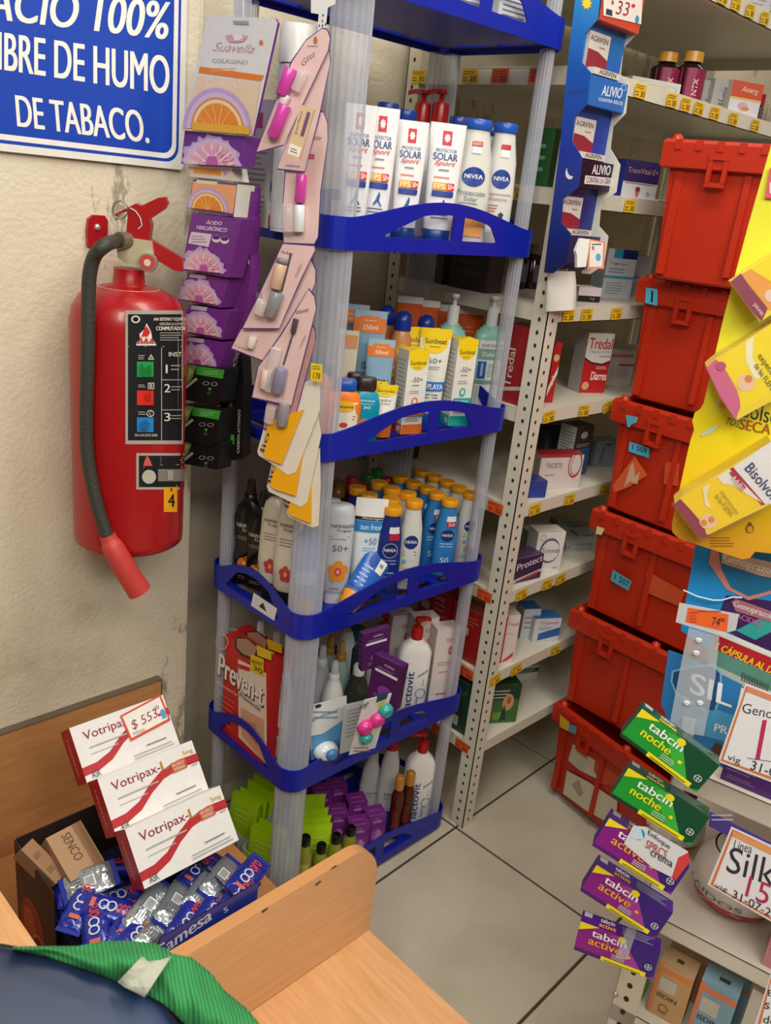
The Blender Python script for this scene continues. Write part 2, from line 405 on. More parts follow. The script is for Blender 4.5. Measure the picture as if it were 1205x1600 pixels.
def rack_tray():
    b = MB(); P = rack_path(); n = len(P); th = .003; LOW = .047
    def prof(side, t):
        if side == 'c': return LOW, None
        top = LOW+.033*(math.sin(math.pi*t)**1.3); h = None
        if side == 'L':
            lo = .022
            if .15 <= t <= .53: h = (lo, max(lo, min(top-.019, lo+(t-.15)*.17)))
            elif .57 <= t <= .80: h = (lo, max(lo, min(top-.019, lo+(.80-t)*.5, lo+(t-.555)*3)))
            elif .86 <= t <= .885: h = (.024, .030)
        else:
            lo = .018; top = LOW+.036*(math.sin(math.pi*t)**1.2)
            if .12 <= t <= .88: h = (lo, max(lo, min(top-.015, lo+(t-.12)*.25, lo+(.88-t)*.25)))
        return top, h
    def col(i):
        x, y, nm, side, t = P[i % n]; return x, y, nm, prof(side, t)
    for i in range(n):
        x, y, nm, (tp, h) = col(i); x2, y2, nm2, (tp2, h2) = col(i+1)
        if (x-x2)**2+(y-y2)**2 < 1e-10: continue
        def quad(za, zb, za2, zb2):
            o = [(x, y, za), (x2, y2, za2), (x2, y2, zb2), (x, y, zb)]
            q = [(x-nm[0]*th, y-nm[1]*th, za), (x2-nm2[0]*th, y2-nm2[1]*th, za2), (x2-nm2[0]*th, y2-nm2[1]*th, zb2), (x-nm[0]*th, y-nm[1]*th, zb)]
            b.add(o+q, [(0, 1, 2, 3), (4, 7, 6, 5), (3, 2, 6, 7), (0, 4, 5, 1)], BLUE)
        if h and h2: quad(0, h[0], 0, h2[0]); quad(h[1], tp, h2[1], tp2)
        else: quad(0, tp, 0, tp2)
        if bool(h) != bool(h2):
            hh = h or h2; X, Y, N = (x, y, nm) if h else (x2, y2, nm2)
            b.add([(X, Y, hh[0]), (X, Y, hh[1]), (X-N[0]*th, Y-N[1]*th, hh[1]), (X-N[0]*th, Y-N[1]*th, hh[0])], [(0, 1, 2, 3)], BLUE)
    # floor plate with slots along its edges
    nx, ny = 25, 15
    for i in range(nx):
        for j in range(ny):
            if (j in (1, 13) and i % 6 not in (0,) and 2 < i < 22) or (i in (1, 23) and j % 5 != 2 and 2 < j < 12): continue
            x0, x1 = .003+(RW-.006)*i/nx, .003+(RW-.006)*(i+1)/nx; y0, y1 = .003+(RD-.006)*j/ny, .003+(RD-.006)*(j+1)/ny
            if i in (0, nx-1) and j in (0, ny-1): continue
            b.add([(x, y, z) for z in (.009, .014) for y in (y0, y1) for x in (x0, x1)], [(0, 2, 3, 1), (4, 5, 7, 6), (0, 1, 5, 4), (2, 6, 7, 3), (0, 4, 6, 2), (1, 3, 7, 5)], BLUE)
    return b
tray0 = rack_tray().build('shelf_tray', rack); tray0.location = (0, 0, TIER[0])
for z in TIER[1:]:
    o = tray0.copy(); COL.objects.link(o); o.location = (0, 0, z)
def rack_post(h, sgn, n=64):
    """ribbed clear extrusion, oval: broad across the corner's diagonal (sgn = sign of x*y of its corner)"""
    b = MB(); secs = []; ca = math.cos(math.pi/4); sa = ca*sgn
    for z in (0, h):
        sec = []
        for j in range(n):
            a = 2*math.pi*j/n; q = 1+.06*math.sin(2*math.pi*j/8*2); u, v = (.0285 if sgn > 0 else .0245)*q*math.cos(a), .0125*q*math.sin(a)
            sec.append((u*ca+v*sa, -u*sa+v*ca, z))
        secs.append(sec)
    b.loft(secs, POST, cap=False); return b
pc = .0262
for k in range(6):
    h = (TIER[k+1]-TIER[k]-.0145) if k < 5 else .3; ps = {}
    for (x, y, sg) in ((pc, pc, 1), (RW-pc, pc, -1), (pc, RD-pc, -1), (RW-pc, RD-pc, 1)):
        o = rack_post(h, sg).build('post', rack) if sg not in ps else ps[sg].copy()
        if sg in ps: COL.objects.link(o)
        ps[sg] = o; o.location = (x, y, TIER[k]+.0143)
# stickers on the left lips
s_ = MB(); mpz = lambda u, v, o: (-o, RD-u*RD, TIER[2]+v*.09)
s_.prints([('p', [(.50, .12), (.74, .12), (.76, .42), (.52, .44)], '#dedee0'), ('p', [(.58, .22), (.66, .2), (.62, .36)], '#1a2030')], mpz); s_.build('sticker', rack, label='torn white sticker with a dark mark on the left lip')
s_ = MB(); mpz = lambda u, v, o: (-.0005-o, RD-u*RD, TIER[4]+v*.09)
s_.prints([('p', [(.2, .2), (.72, .2), (.72, .6), (.2, .62)], '#d8d8da'), ('p', [(.2, .2), (.72, .2), (.72, .36), (.2, .4)], '#c02018')], mpz); s_.build('sticker', rack, label='torn white and red sticker on the left lip')

# ================================================================ STEEL SHELVING behind
SX, SY, SD, SW = 1.391, .961, .44, 1.15
LZ = [.200, .385, .585, .786, .988, 1.190, 1.400, 1.600, 1.800]
steel = thing('steel_shelving', 'cream perforated steel shelving unit with yellow and orange price tags, behind the red crates', 'shelving', Matrix.Translation((SX, SY, 0)))
def angle_post(sx, sy, H=2.3):
    """L-angle post, its corner at the origin, legs towards sx, sy"""
    b = MB(); w = .036; t = .002
    b.box(min(0, sx*w), max(0, sx*w), min(0, sy*t), max(0, sy*t), 0, H, CREAM); b.box(min(0, sx*t), max(0, sx*t), min(0, sy*w), max(0, sy*w), 0, H, CREAM)
    dk = M('#2a241c', .8); z = .02
    while z < H-.02:
        for q in (.018,):
            a = [(q*sx+.0035*math.cos(j*math.pi/4), z+.0045*math.sin(j*math.pi/4)) for j in range(8)]
            b.add([(x, -sy*.0003, zz) for x, zz in a], [tuple(range(8))], dk)
            a = [(q*sy+.0035*math.cos(j*math.pi/4), z+.0045*math.sin(j*math.pi/4)) for j in range(8)]
            b.add([(-sx*.0003, y, zz) for y, zz in a], [tuple(range(8))], dk)
        z += .025
    return b
for (x, y, sx, sy) in ((0, 0, 1, 1), (SW, 0, -1, 1), (0, SD, 1, -1), (SW, SD, -1, -1)):
    o = angle_post(sx, sy).build('post', steel); o.location = (x, y, 0)
def bolt(px, py, axis):
    b = MB(); b.body([(0, .009, .009), (.002, .0085, .0085), (.0035, .004, .004)], M('#b9b4a8', .3, .7), n=10); return b
tagmats = {'y': '#e3b81c', 'o': '#e0501a'}
def price_tag(b, x, z, w, c, face, tilt=0):
    """tag on a shelf lip; face 'f' front (y=0-) or 'l' left end"""
    it = [('r', -.5, -.5, .5, .5, tagmats[c]), ('l', -.42, .12, .42, .42, '#4a3a10', 2), ('l', -.42, -.4, -.1, 0, '#4a3a10', 2), ('t', '30', .02, -.38, .4, .02, '#3a2a10')]
    r = math.radians(tilt); h = .024
    def mp(u, v, o):
        a = u*w; bb = v*h; aa = a*math.cos(r)-bb*math.sin(r); zz = a*math.sin(r)+bb*math.cos(r)
        return (x+aa, -.0012-o, z+zz) if face == 'f' else (-.0012-o, x-aa, z+zz)
    b.prints(it, mp); b.box(0, .0001, 0, .0001, 0, .0001, CREAM) if False else None
FT = {  # front tags per shelf (pixel x, tilt)
    0: [(882, 5), (902, 0)], 1: [(771, 6), (807, 4), (868, -3)], 2: [(815, 4), (855, -2), (876, 5)], 3: [(836, 3), (890, -4), (944, -6)],
    4: [(858, 3), (912, -4), (950, 10)], 5: [(888, 0), (917, 0), (963, 0)], 6: [(984, 0)], 7: [(1000, 0), (1050, 2), (1071, 2), (1092, -3), (1117, 0), (1146, 2), (1180, 0)], 8: [(1130, 0), (1150, 0), (1172, 4), (1195, 5)]}
LT = {0: [(722, 'o'), (685, 'o')], 1: [(729, 'o')], 2: [(757, 'o'), (722, 'o')], 3: [(775, 'o')], 5: [], 6: [(806, 'y')], 7: [(655, 'y'), (735, 'y'), (782, 'o'), (842, 'o')], 4: []}
for k, z in enumerate(LZ):
    b = MB(); t = .0015; y0 = .0025
    b.box(.002, SW-.002, y0, SD-.002, z+.028, z+.030, CREAM)
    b.box(.002, SW-.002, y0, y0+t, z, z+.028, CREAM); b.box(.002, SW-.002, SD-.004, SD-.002, z, z+.028, CREAM)
    b.box(.0025, .004, y0, SD-.002, z, z+.028, CREAM); b.box(SW-.004, SW-.0025, y0, SD-.002, z, z+.028, CREAM)
    b.box(.002, SW-.002, y0, y0+.012, z, z+.0015, CREAM)
    sh = b.build('shelf', steel)
    for px, tl in FT.get(k, []):
        # locate along the lip: find x whose projection hits px
        X = min((abs(pr((SX+i*.002, SY, z+.014))[0]-px), i*.002) for i in range(15, 560))[1]
        tb = MB(); price_tag(tb, X, z+.014, .038, 'y', 'f', tl); tb.build('price_tag', sh)
    for px, c in LT.get(k, []):
        Y = min((abs(pr((SX, SY+i*.002, z+.014))[0]-px), i*.002) for i in range(15, 218))[1]
        tb = MB(); price_tag(tb, Y, z+.014, .040, c, 'l'); tb.build('price_tag', sh, label='orange price tag' if c == 'o' else None)
    for (dx, dy, ax) in ((.018, 0, 'f'), (0, .018, 'l')):
        o = bolt(0, 0, 0).build('bolt', sh)
        o.matrix_world = steel.matrix_world @ Matrix.Translation((dx if ax == 'f' else -.0005, -.0005 if ax == 'f' else dy, z+.012)) @ (Matrix.Rotation(math.pi/2, 4, 'X') if ax == 'f' else Matrix.Rotation(-math.pi/2, 4, 'Y'))
SFL = [z+.0305 for z in LZ]

# ================================================================ RED CRATES
def crate(i, z, rz, dx, dy, label, stickers=None):
    t = thing('storage_crate', label, 'crate', Matrix.Translation((1.662+dx, .943+dy, z)) @ Matrix.Rotation(math.radians(rz), 4, 'Z'), 'red plastic crates stacked in front of the steel shelving')
    # local: front long face on x=0 running to -y; corner (0,0)
    W, D, H = .50, .34, .252; b = MB(); th = .004
    def ring(inset, zz, th_=0): 
        i_ = inset+th_; return [(i_, -i_, zz), (D-i_, -i_, zz), (D-i_, -W+i_, zz), (i_, -W+i_, zz)][::-1]
    b.loft([ring(.030, 0), ring(.026, .004), ring(.016, H-.052)], RED_CRATE, cap=False, smooth=False); b.add(ring(.030, 0), [(3, 2, 1, 0)], RED_CRATE)
    b.loft([ring(.020, H-.052), ring(.034, .006)], RED_CRATE, cap=False, smooth=False); b.add(ring(.034, .006), [(0, 1, 2, 3)], RED_CRATE)
    for f in (.33, .66):      # shallow vertical ribs on the front
        b.box(.012, .020, -W*f-.006, -W*f+.006, .02, H-.055, RED_CRATE)
    b.box(.014, .022, -.046, -.03, .01, H-.055, RED_CRATE)
    b.build('crate_body', t)
    r = MB(); o_, n_ = [0, 0], 0
    r.loft([ring(.004, H-.052), ring(.001, H-.050), ring(0, H-.008), ring(.004, H-.002), ring(.012, H-.002), ring(.016, H-.010), ring(.016, H-.052), ring(.004, H-.052)], RED_CRATE, cap=False, smooth=False)
    for k in range(12):        # lip notches
        yy = -.03-k*.039; r.box(-.002, .001, yy-.006, yy+.006, H-.02, H-.003, RED_CRATE)
    for k in range(3): r.body([(H-.004, .022, .022), (H+.004, .018, .018), (H+.007, .008, .008)], RED_CRATE, n=10, cx=.014, cy=-.02-k*.2)
    r.build('rim', t)
    for yy in (-.11, -.39):
        l = MB(); l.box(-.003, .002, yy-.018, yy+.018, H-.034, H-.024, RED_CRATE); l.box(-.002, .010, yy-.018, yy-.010, H-.074, H-.034, RED_CRATE); l.box(-.002, .010, yy+.010, yy+.018, H-.074, H-.034, RED_CRATE)
        l.box(-.002, .010, yy-.018, yy+.018, H-.080, H-.072, RED_CRATE); l.build('latch', t)
    bpy.context.view_layer.update()
    return t
CR = [crate(0, .012, -10, 0, -.002, 'bottom red crate of the stack, with torn white paper labels on its front'),
      crate(1, .269, -1, -.002, .004, 'second red crate from the floor, plain front without stickers'),
      crate(2, .524, -1, 0, .0, 'third red crate from the floor, with one small blue sticker'),
      crate(3, .778, -2, -.004, .0, 'fourth red crate from the floor, with a blue sticker above an orange scraped label'),
      crate(4, 1.032, 1, 0, .0, 'fifth red crate from the floor, with a blue sticker on its rim'),
      crate(5, 1.288, 8, -.08, -.041, 'topmost red crate of the stack, clean smooth front')]
def crate_mark(t, name, items, x=.008, label=None):
    """pixel prints on the crate front plane x = const of the crate"""
    R = Matrix.Rotation(math.radians(-90), 4, 'Z'); Mf = t.matrix_world @ Matrix.Translation((x, 0, 0)) @ R
    b = MB(); b.prints(items, pxmap(Mf)); o = b.build(name, t); o.matrix_world = Mf
    if label: o['label'] = label
    return o
def P(pts, c): return ('p', pts, c)
PAPER = '#cfc5ae'
crate_mark(CR[0], 'paper_label', [P([(897, 1157), (912, 1160), (925, 1178), (950, 1207), (935, 1218), (905, 1203), (888, 1188)], PAPER),
                                  P([(930, 1180), (965, 1210), (968, 1228), (940, 1225), (928, 1205)], '#cf4a2c'),
                                  P([(886, 1204), (920, 1222), (965, 1252), (962, 1292), (915, 1266), (880, 1240)], PAPER),
                                  P([(893, 1225), (905, 1218), (912, 1240), (905, 1245)], '#a39a86')], x=.018, label='torn white paper label')
crate_mark(CR[0], 'sticker', [P([(875, 1116), (890, 1128), (889, 1143), (875, 1136)], '#d6a326'), P([(889, 1130), (901, 1136), (900, 1147), (890, 1144)], '#4f92ad')], x=-.003, label='yellow and blue sticker on the rim')
crate_mark(CR[2], 'sticker', [P([(958, 890), (987, 908), (982, 923), (954, 907)], '#4fa0bd'), ('q', '1 507', (960, 905), (982, 918), (962, 896), '#13202a')], x=.013, label='small blue sticker with handwriting')
crate_mark(CR[2], 'scraped_label', [P([(1011, 892), (1070, 925), (1062, 948), (1008, 925)], '#c04d26')], x=.013)
crate_mark(CR[2], 'sticker', [P([(933, 822), (945, 826), (940, 836), (931, 834)], '#d9cf8a')], x=-.003, label='cream sticker scrap on the rim')
crate_mark(CR[3], 'sticker', [P([(984, 690), (1015, 700), (1014, 716), (982, 705)], '#4fb0d6'), ('q', '1 509', (988, 702), (1010, 709), (989, 694), '#13202a')], x=.013, label='blue sticker with handwriting')
crate_mark(CR[3], 'sticker', [P([(978, 648), (997, 652), (995, 660), (987, 663), (984, 668), (980, 666)], '#57a8c2')], x=-.003, label='blue sticker scrap on the rim')
crate_mark(CR[3], 'scraped_label', [P([(992, 713), (1012, 742), (985, 760), (960, 770), (957, 760), (975, 735)], '#cf5a30'),
                                    P([(985, 728), (990, 722), (993, 745), (1000, 736), (996, 757), (985, 752), (975, 762), (980, 745)], '#c8a483')], x=.013)
crate_mark(CR[3], 'scraped_label', [P([(1040, 722), (1062, 724), (1060, 760), (1037, 756)], '#c64622')], x=.013)
crate_mark(CR[4], 'sticker', [P([(1010, 449), (1028, 452), (1027, 478), (1008, 473)], '#4fb4d8'), ('q', '1', (1017, 472), (1020, 473), (1018, 454), '#101820', .0)], x=-.003, label='blue sticker on the rim')

# ================================================================ PRODUCTS ON THE RACK
def surf(prof, z0=None, z1=None, off=.0007):
    zs = [q[0] for q in prof]; z0 = zs[0] if z0 is None else z0; z1 = zs[-1] if z1 is None else z1
    ws = [q[1] for q in prof]; ds = [q[2] for q in prof]; ps = [(q[3] if len(q) > 3 else 2.) for q in prof]
    def f(u, v, o):
        z = z0+(z1-z0)*v; w = float(np.interp(z, zs, ws)); d = float(np.interp(z, zs, ds)); p = float(np.interp(z, zs, ps))
        t = min(.97, abs(2*u-1)); return ((u-.5)*w, -(d/2)*(1-t**p)**(1/p)-o-off, z)
    return f
def row(tx, ty, Y, fl):
    p = at(tx, ty, y=Y); return float(p[0]), Y, float(p[2]-fl)
def wpx(px, p): return px*depth(p)/F_PX
NAVY = '#12246e'
def bottle(name, label, cat, Mw, prof, bcol, caps, items, group=None, brough=.32, n=24, zr=None, extra=None, lname='printed_label'):
    """caps: list of (part name, profile, colour)"""
    t = thing(name, label, cat, Mw, group)
    MB().body(prof, M(bcol, brough) if isinstance(bcol, str) else bcol, n=n).build('bottle_body', t)
    for nm, pf, c in caps: MB().body(pf, M(c, .3) if isinstance(c, str) else c, n=20).build(nm, t)
    if items: MB().prints(items, surf(prof, *(zr or (None, None))), sub=8).build(lname, t)
    if extra: extra(t)
    return t
def tube_pack(label, Mw, w, h, bcol, ccol, items, caph=.022, cat='tube', group=None, capw=.78, crimp=None, name='cream_tube', thick=.5):
    t = thing(name, label, cat, Mw, group); cw = w*capw
    prof = [(caph, cw, w*thick), (caph+.012, cw*1.03, w*thick), (h*.55, w*.93, w*thick*.62), (h*.82, w*.98, w*thick*.28), (h-.010, w, .003), (h, w, .002)]
    MB().body(prof, M(bcol, .34), n=24).build('tube_body', t)
    MB().body([(0, cw*.92, w*thick*.92), (.002, cw*.97, w*thick*.97), (caph-.001, cw, w*thick), (caph, cw*.96, w*thick*.95)], M(ccol, .3), n=20).build('cap', t)
    if crimp: MB().body([(h-.012, w*1.005, .0045), (h+.001, w*1.005, .0035)], M(crimp, .35), n=12, p=8).build('crimped_end', t)
    MB().prints(items, surf(prof), sub=6).build('printed_label', t)
    return t
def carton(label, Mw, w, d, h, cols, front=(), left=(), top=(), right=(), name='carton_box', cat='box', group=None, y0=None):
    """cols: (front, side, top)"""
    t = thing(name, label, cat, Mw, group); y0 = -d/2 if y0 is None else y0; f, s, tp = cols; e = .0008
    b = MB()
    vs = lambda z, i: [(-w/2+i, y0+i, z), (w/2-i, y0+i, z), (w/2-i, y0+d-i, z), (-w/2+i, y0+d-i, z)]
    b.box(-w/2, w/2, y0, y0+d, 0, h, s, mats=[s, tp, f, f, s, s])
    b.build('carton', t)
    fl = MB()      # tuck flap seam on the top
    fl.prints([('l', .06, .02, .94, .10, '#8c8478', 1)], topf(w, d, h, y0))
    if front: fl.prints(list(front), flat(w, h, y0))
    if left: fl.prints(list(left), leftf(w, d, h, y0))
    if right: fl.prints(list(right), rightf(w, d, h, y0))
    if top: fl.prints(list(top), topf(w, d, h, y0), k0=3)
    fl.build('printed_label', t); return t
def pump_head(t, x, z, ncol, r=.013, nh=.028, reach=.03, rz=0, cy=0):
    m = M(ncol, .28); T = Matrix.Translation((x, cy, z)) @ Matrix.Rotation(math.radians(rz), 4, 'Z')
    b = MB(); b.body([(0, 2*r, 2*r), (nh*.85, 2*r, 2*r), (nh, 1.8*r, 1.8*r)], m, n=18, T=T); b.build('pump_collar', t)
    b = MB(); b.body([(nh, .009, .009), (nh+.014, .009, .009), (nh+.014, .017, .017), (nh+.022, .016, .015)], m, n=14, T=T)
    b.loft([[T @ Vector((xx, yy, zz)) for yy, zz in ((-hw, z0), (hw, z0), (hw, z1), (-hw, z1))] for xx, hw, z0, z1 in ((-.004, .007, nh+.014, nh+.022), (reach*.6, .005, nh+.014, nh+.021), (reach, .004, nh+.010, nh+.018))], m, smooth=False)
    b.build('pump_nozzle', t)
def spray_head(t, z, ncol, cap=None, r=.011):
    m = M(ncol, .3); b = MB(); b.body([(z, 2*r, 2*r), (z+.014, 2*r, 2*r), (z+.015, 1.5*r, 1.5*r)], m, n=16); b.build('sprayer_collar', t)
    b = MB(); c = cap or m; b.body([(z+.015, 1.45*r, 1.45*r), (z+.036, 1.3*r, 1.3*r), (z+.042, .9*r, .9*r)], c, n=14); b.build('sprayer_cap' , t)

# ---- tier 6 (top, mostly above the frame)
f = FLR[5]
for k, (px, lab, c) in enumerate(((722, 'white box behind the top tray lip, leftmost of the two seen through its cut-outs', '#e6e6e2'), (795, 'white box with grey small print behind the top tray lip, at the right cut-out', '#e3e4e2'))):
    p = at(px, 5, y=1.035); carton(lab, stand(p[0], 1.04, f, -6), .075, .045, .12, (c, '#d5d5d0', c), [('l', .12, .05, .9, .4, '#70757c', 6)], group='boxes on the top tray')
# ---- tier 5: sun cream tubes and lotion bottles
f = FLR[4]
SOLAR = [('r', .36, .80, .62, .93, '#d0142c'), ('s', .49, .865, .10, .045, '#f6efe6', 8), ('t', 'PROTECTOR', .2, .735, .8, .765, '#5a6480'),
         ('t', 'SOLAR', .14, .66, .84, .725, '#20427e', .02), ('t', 'Sport', .18, .60, .80, .655, '#d2303a', .02, .4), ('l', .32, .55, .7, .59, '#888888', 1),
         ('l', .2, .48, .8, .52, '#e08060', 1), ('r', .18, .38, .60, .45, '#f0a030'), ('t', 'FPS', .22, .39, .55, .44, '#fff4d0'), ('r', .60, .38, .84, .45, '#d62a22'), ('t', '50+', .63, .39, .83, .44, '#ffffff', .02),
         ('r', .16, .32, .84, .37, '#1f3a94'), ('e', .55, .275, .035, .014, '#1d4ca0'), ('p', [(.5, .265), (.6, .265), (.56, .22), (.68, .17), (.63, .165), (.5, .215), (.38, .17), (.35, .19), (.46, .23)], '#1d4ca0'), ('l', .16, .10, .86, .16, '#4a5c80', 2)]
for (tx, ty, Y, wp, lab) in ((566, 163, 1.040, 50, 'white sun cream tube half hidden behind the front clear post'), (601, 168, 1.043, 50, 'white sun cream tube just right of the front clear post'),
                             (647, 189, 1.036, 50, 'white sun cream tube with a scuffed print, second from the lotion bottles'), (702, 193, 1.034, 57, 'white sun cream tube leaning beside the lotion bottles')):
    x, y, h = row(tx, ty, Y, f)
    tube_pack(lab, stand(x, y, f, -34), wpx(wp, (x, y, 1.4)), h, '#e8e8ea', '#123a86', SOLAR, group='white sun cream tubes')
def nivea(label, Mw, h, w, col, capc, circ='#173a92', items=None, group=None):
    hb = h-.016
    prof = [(0, w*.93, w*.62, 2.6), (.004, w, w*.66, 2.6), (hb*.45, w*.99, w*.65, 2.5), (hb*.75, w*.90, w*.62, 2.2), (hb*.92, w*.70, w*.56), (hb, w*.62, w*.54)]
    caps = [('cap', [(hb, w*.68, w*.62), (hb+.002, w*.71, w*.65), (h-.002, w*.71, w*.65), (h, w*.67, w*.61)], capc)]
    it = [('e', .5, .60, .30, .085, circ), ('t', 'NIVEA', .26, .585, .74, .622, '#eef0f4', .025)]+(items or [])
    return bottle('lotion_bottle', label, 'bottle', Mw, prof, col, caps, it, group)
x, y, h = row(748, 187, 1.040, f)
nivea('large white lotion bottle with blue cap and blue round emblem, behind the lip divider', stand(x, y, f, -38), h, wpx(64, (x, y, 1.4)), '#d9d8d0', '#2456b8',
      items=[('r', .33, .86, .67, .90, '#c8283a'), ('t', 'NUEVO', .36, .867, .64, .893, '#f0e0e0'), ('r', .36, .80, .64, .855, '#eeeeee'), ('t', 'Protección', .14, .44, .84, .485, '#7a8494'), ('t', 'Solar', .32, .39, .66, .43, '#7a8494'), ('l', .2, .355, .8, .385, '#8a8a86', 1),
             ('r', .12, .08, .88, .24, '#eaa25c'), ('l', .2, .1, .8, .2, '#8a6a4a', 3)], group='blue capped lotion bottles')
x, y, h = row(792, 193, 1.050, f)
nivea('smaller white lotion bottle with blue cap, right end of the second tray', stand(x, y, f, -38), h, wpx(52, (x, y, 1.4)), '#dcdbd6', '#2456b8',
      items=[('r', .33, .86, .72, .90, '#c8283a'), ('r', .36, .79, .68, .85, '#eeeeee'), ('t', 'Regeneración', .1, .45, .86, .48, '#b0727a'), ('t', 'Intensiva', .22, .41, .76, .44, '#8f8fa0'), ('l', .2, .3, .5, .38, '#c06060', 3), ('s', .62, .28, .09, .03, '#3a3a40', 5)], group='blue capped lotion bottles')
for (tx, ty, Y, lab) in ((607, 161, 1.13, 'lotion bottle with dark blue cap behind the second white tube'), (636, 172, 1.12, 'lotion bottle with dark blue cap between the white tubes and the red pumps'),
                         (719, 183, 1.11, 'lotion bottle with blue cap behind the leaning white tube'), (771, 198, 1.11, 'lotion bottle with blue cap between the two front lotion bottles')):
    x, y, h = row(tx, ty, Y, f); nivea(lab, stand(x, y, f, -30), h, .050, '#c9cac6', '#1c3c96', group='blue capped lotion bottles')
def lactovit(label, Mw, h, w, group=None, rzp=0, ty_=True):
    hb = h*.80
    prof = [(0, w*.95, w*.60, 3.4), (.004, w, w*.64, 3.4), (hb*.84, w, w*.64, 3.6), (hb*.92, w*.78, w*.54, 3), (hb*.97, w*.5, w*.44), (hb, w*.40, w*.38)]
    t = bottle('lotion_pump_bottle', label, 'bottle', Mw, prof, '#e9e7e4', [], [], group)
    mp0 = surf(prof); b = MB(); W_, H_ = 1, 1
    b.prints([('q', 'lactovit', (.50, .06), (.50, .60), (.26, .06), '#23407e', .02), ('q', 'lactourea', (.62, .52), (.92, .60), (.62, .57), '#30406a', .01), ('o', .76, .30, .16, .07, '#54709c', .14), ('q', 'intensiva', (.70, .08), (.70, .24), (.62, .08), '#5a6a88'), ('q', 'piel seca', (.84, .40), (.84, .5), (.78, .40), '#5a6a88')], mp0, sub=6)
    b.build('printed_label', t); pump_head(t, 0, hb, '#b01814', r=w*(.18 if ty_ else .22), nh=h*(.12 if ty_ else .15), reach=w*.42, rz=rzp); return t
for tx, ty, Y, lab, rp in ((663, 150, 1.20, 'white red-pump bottle, left of the pair at the back of the second tray', 170), (691, 149, 1.17, 'white red-pump bottle, right of the pair at the back of the second tray', 140)):
    x, y, h = row(tx, ty, Y, f); lactovit(lab, stand(x, y, f, -30), h, .07, 'red pump lotion bottles', rp, False)
# left end of the second tray: tub and pouch seen between the hanging strips
x, y, h = row(470, 40, 1.10, f)
prof = [(0, .056, .056), (h*.8, .056, .056), (h*.82, .05, .05)]
bottle('supplement_tub', 'tall white plastic tub with a blue striped label, behind the pink cards', 'tub', stand(x, y, f, -80), prof, '#dcdcda', [('lid', [(h*.82, .058, .058), (h*.97, .058, .058), (h, .052, .052)], '#e6e6e4')],
       [('r', .1, .02, .9, .5, '#d0d3d4')]+[('r', .16, .62+i*.028, .44, .632+i*.028, '#3a62a8') for i in range(9)]+[('l', .1, .05, .9, .48, '#7f878c', 12)])
x, y, h = row(415, 150, 1.20, f)
carton('white carton with grey printed text behind the hanging mask strip', stand(x, y-.01, f, -88), .085, .05, h*.96, ('#cfcfc9', '#bdbdb6', '#cfcfc9'), [('r', .55, .78, .72, .9, '#c03050'), ('l', .1, .1, .9, .7, '#8a8d8e', 14)])
# ---- tier 4: sun care
f = FLR[3]
def isdin_tube(tx, ty, Y, wp, rz, lab, col='#86a9c2', cc='#9db6c6', big=True):
    x, y, h = row(tx, ty, Y, f)
    it = [('r', .02, .80, .98, .955, '#e07a34'), ('t', '250ml' if big else '50ml', .3, .83, .75, .875, '#f3e2d0'), ('l', .32, .90, .7, .93, '#f0b080', 1), ('t', 'ISDIN', .34, .46, .86, .53, '#22304a', .02), ('l', .3, .41, .8, .44, '#38506a', 1), ('l', .3, .16, .8, .2, '#c07848', 1)]
    return tube_pack(lab, stand(x, y, f, rz), wpx(wp, (x, y, 1.1)), h, col, '#e07a34', it, crimp=cc, group='pale blue sun cream tubes')
isdin_tube(580, 486, 1.10, 52, -38, 'large pale blue tube with orange band reading 250ml'); isdin_tube(553, 476, 1.16, 50, -38, 'pale blue tube with orange band behind the front clear post, rearmost')
isdin_tube(597, 531, 1.062, 44, -38, 'small pale blue tube with orange band standing before the large one', big=False)
x, y, h = row(546, 516, 1.10, f)
tube_pack('cream coloured tube with peach top band beside the front clear post', stand(x, y, f, -40), wpx(32, (x, y, 1.1)), h, '#ddd3bd', '#d8c8a8', [('r', .05, .8, .95, .95, '#dc9a68'), ('t', 'ISDIN', .3, .3, .8, .36, '#8a7a5c')])
# spray cans with blue caps
for tx, ty, Y, lab, col in ((606, 477, 1.17, 'orange spray bottle with blue cap, rearmost of three blue capped sprays', '#d47a34'), (632, 486, 1.115, 'peach spray bottle with rounded blue cap between the tubes', '#cf8c5a'), (668, 492, 1.13, 'spray bottle with rounded blue cap behind the yellow topped tubes', '#c98450')):
    x, y, h = row(tx, ty, Y, f); w = .040; hb = h-.034
    bottle('spray_bottle', lab, 'spray', stand(x, y, f, -30), [(0, w*.95, w*.95), (.004, w, w), (hb*.9, w, w), (hb, w*.72, w*.72)], col,
           [('cap', [(hb, w*.82, w*.82), (hb+.018, w*.84, w*.84), (h-.006, w*.70, w*.70), (h, w*.3, w*.3)], '#16308e')], [('e', .5, .8, .3, .07, '#e8b020'), ('t', 'SUN', .3, .78, .7, .83, '#28204a', .03), ('l', .15, .3, .85, .65, '#f0d8a0', 4)], 'blue capped sun sprays')
for k, (tx, ty, Y, lab) in enumerate(((642, 464, 1.20, 'leftmost'), (669, 470, 1.195, 'second from left'), (699, 477, 1.19, 'third from left'), (738, 482, 1.18, 'between the two pump bottles'))):
    x, y, h = row(tx, ty, Y, f)
    tube_pack('orange tube with white crimped end, rear of third tray, '+lab, stand(x, y, f, -38), wpx(40, (x, y, 1.1)), h, '#cf5418', '#e2dcd0', [('l', .3, .7, .7, .8, '#e89060', 2)], crimp='#dcdad4', group='orange tubes with white ends')
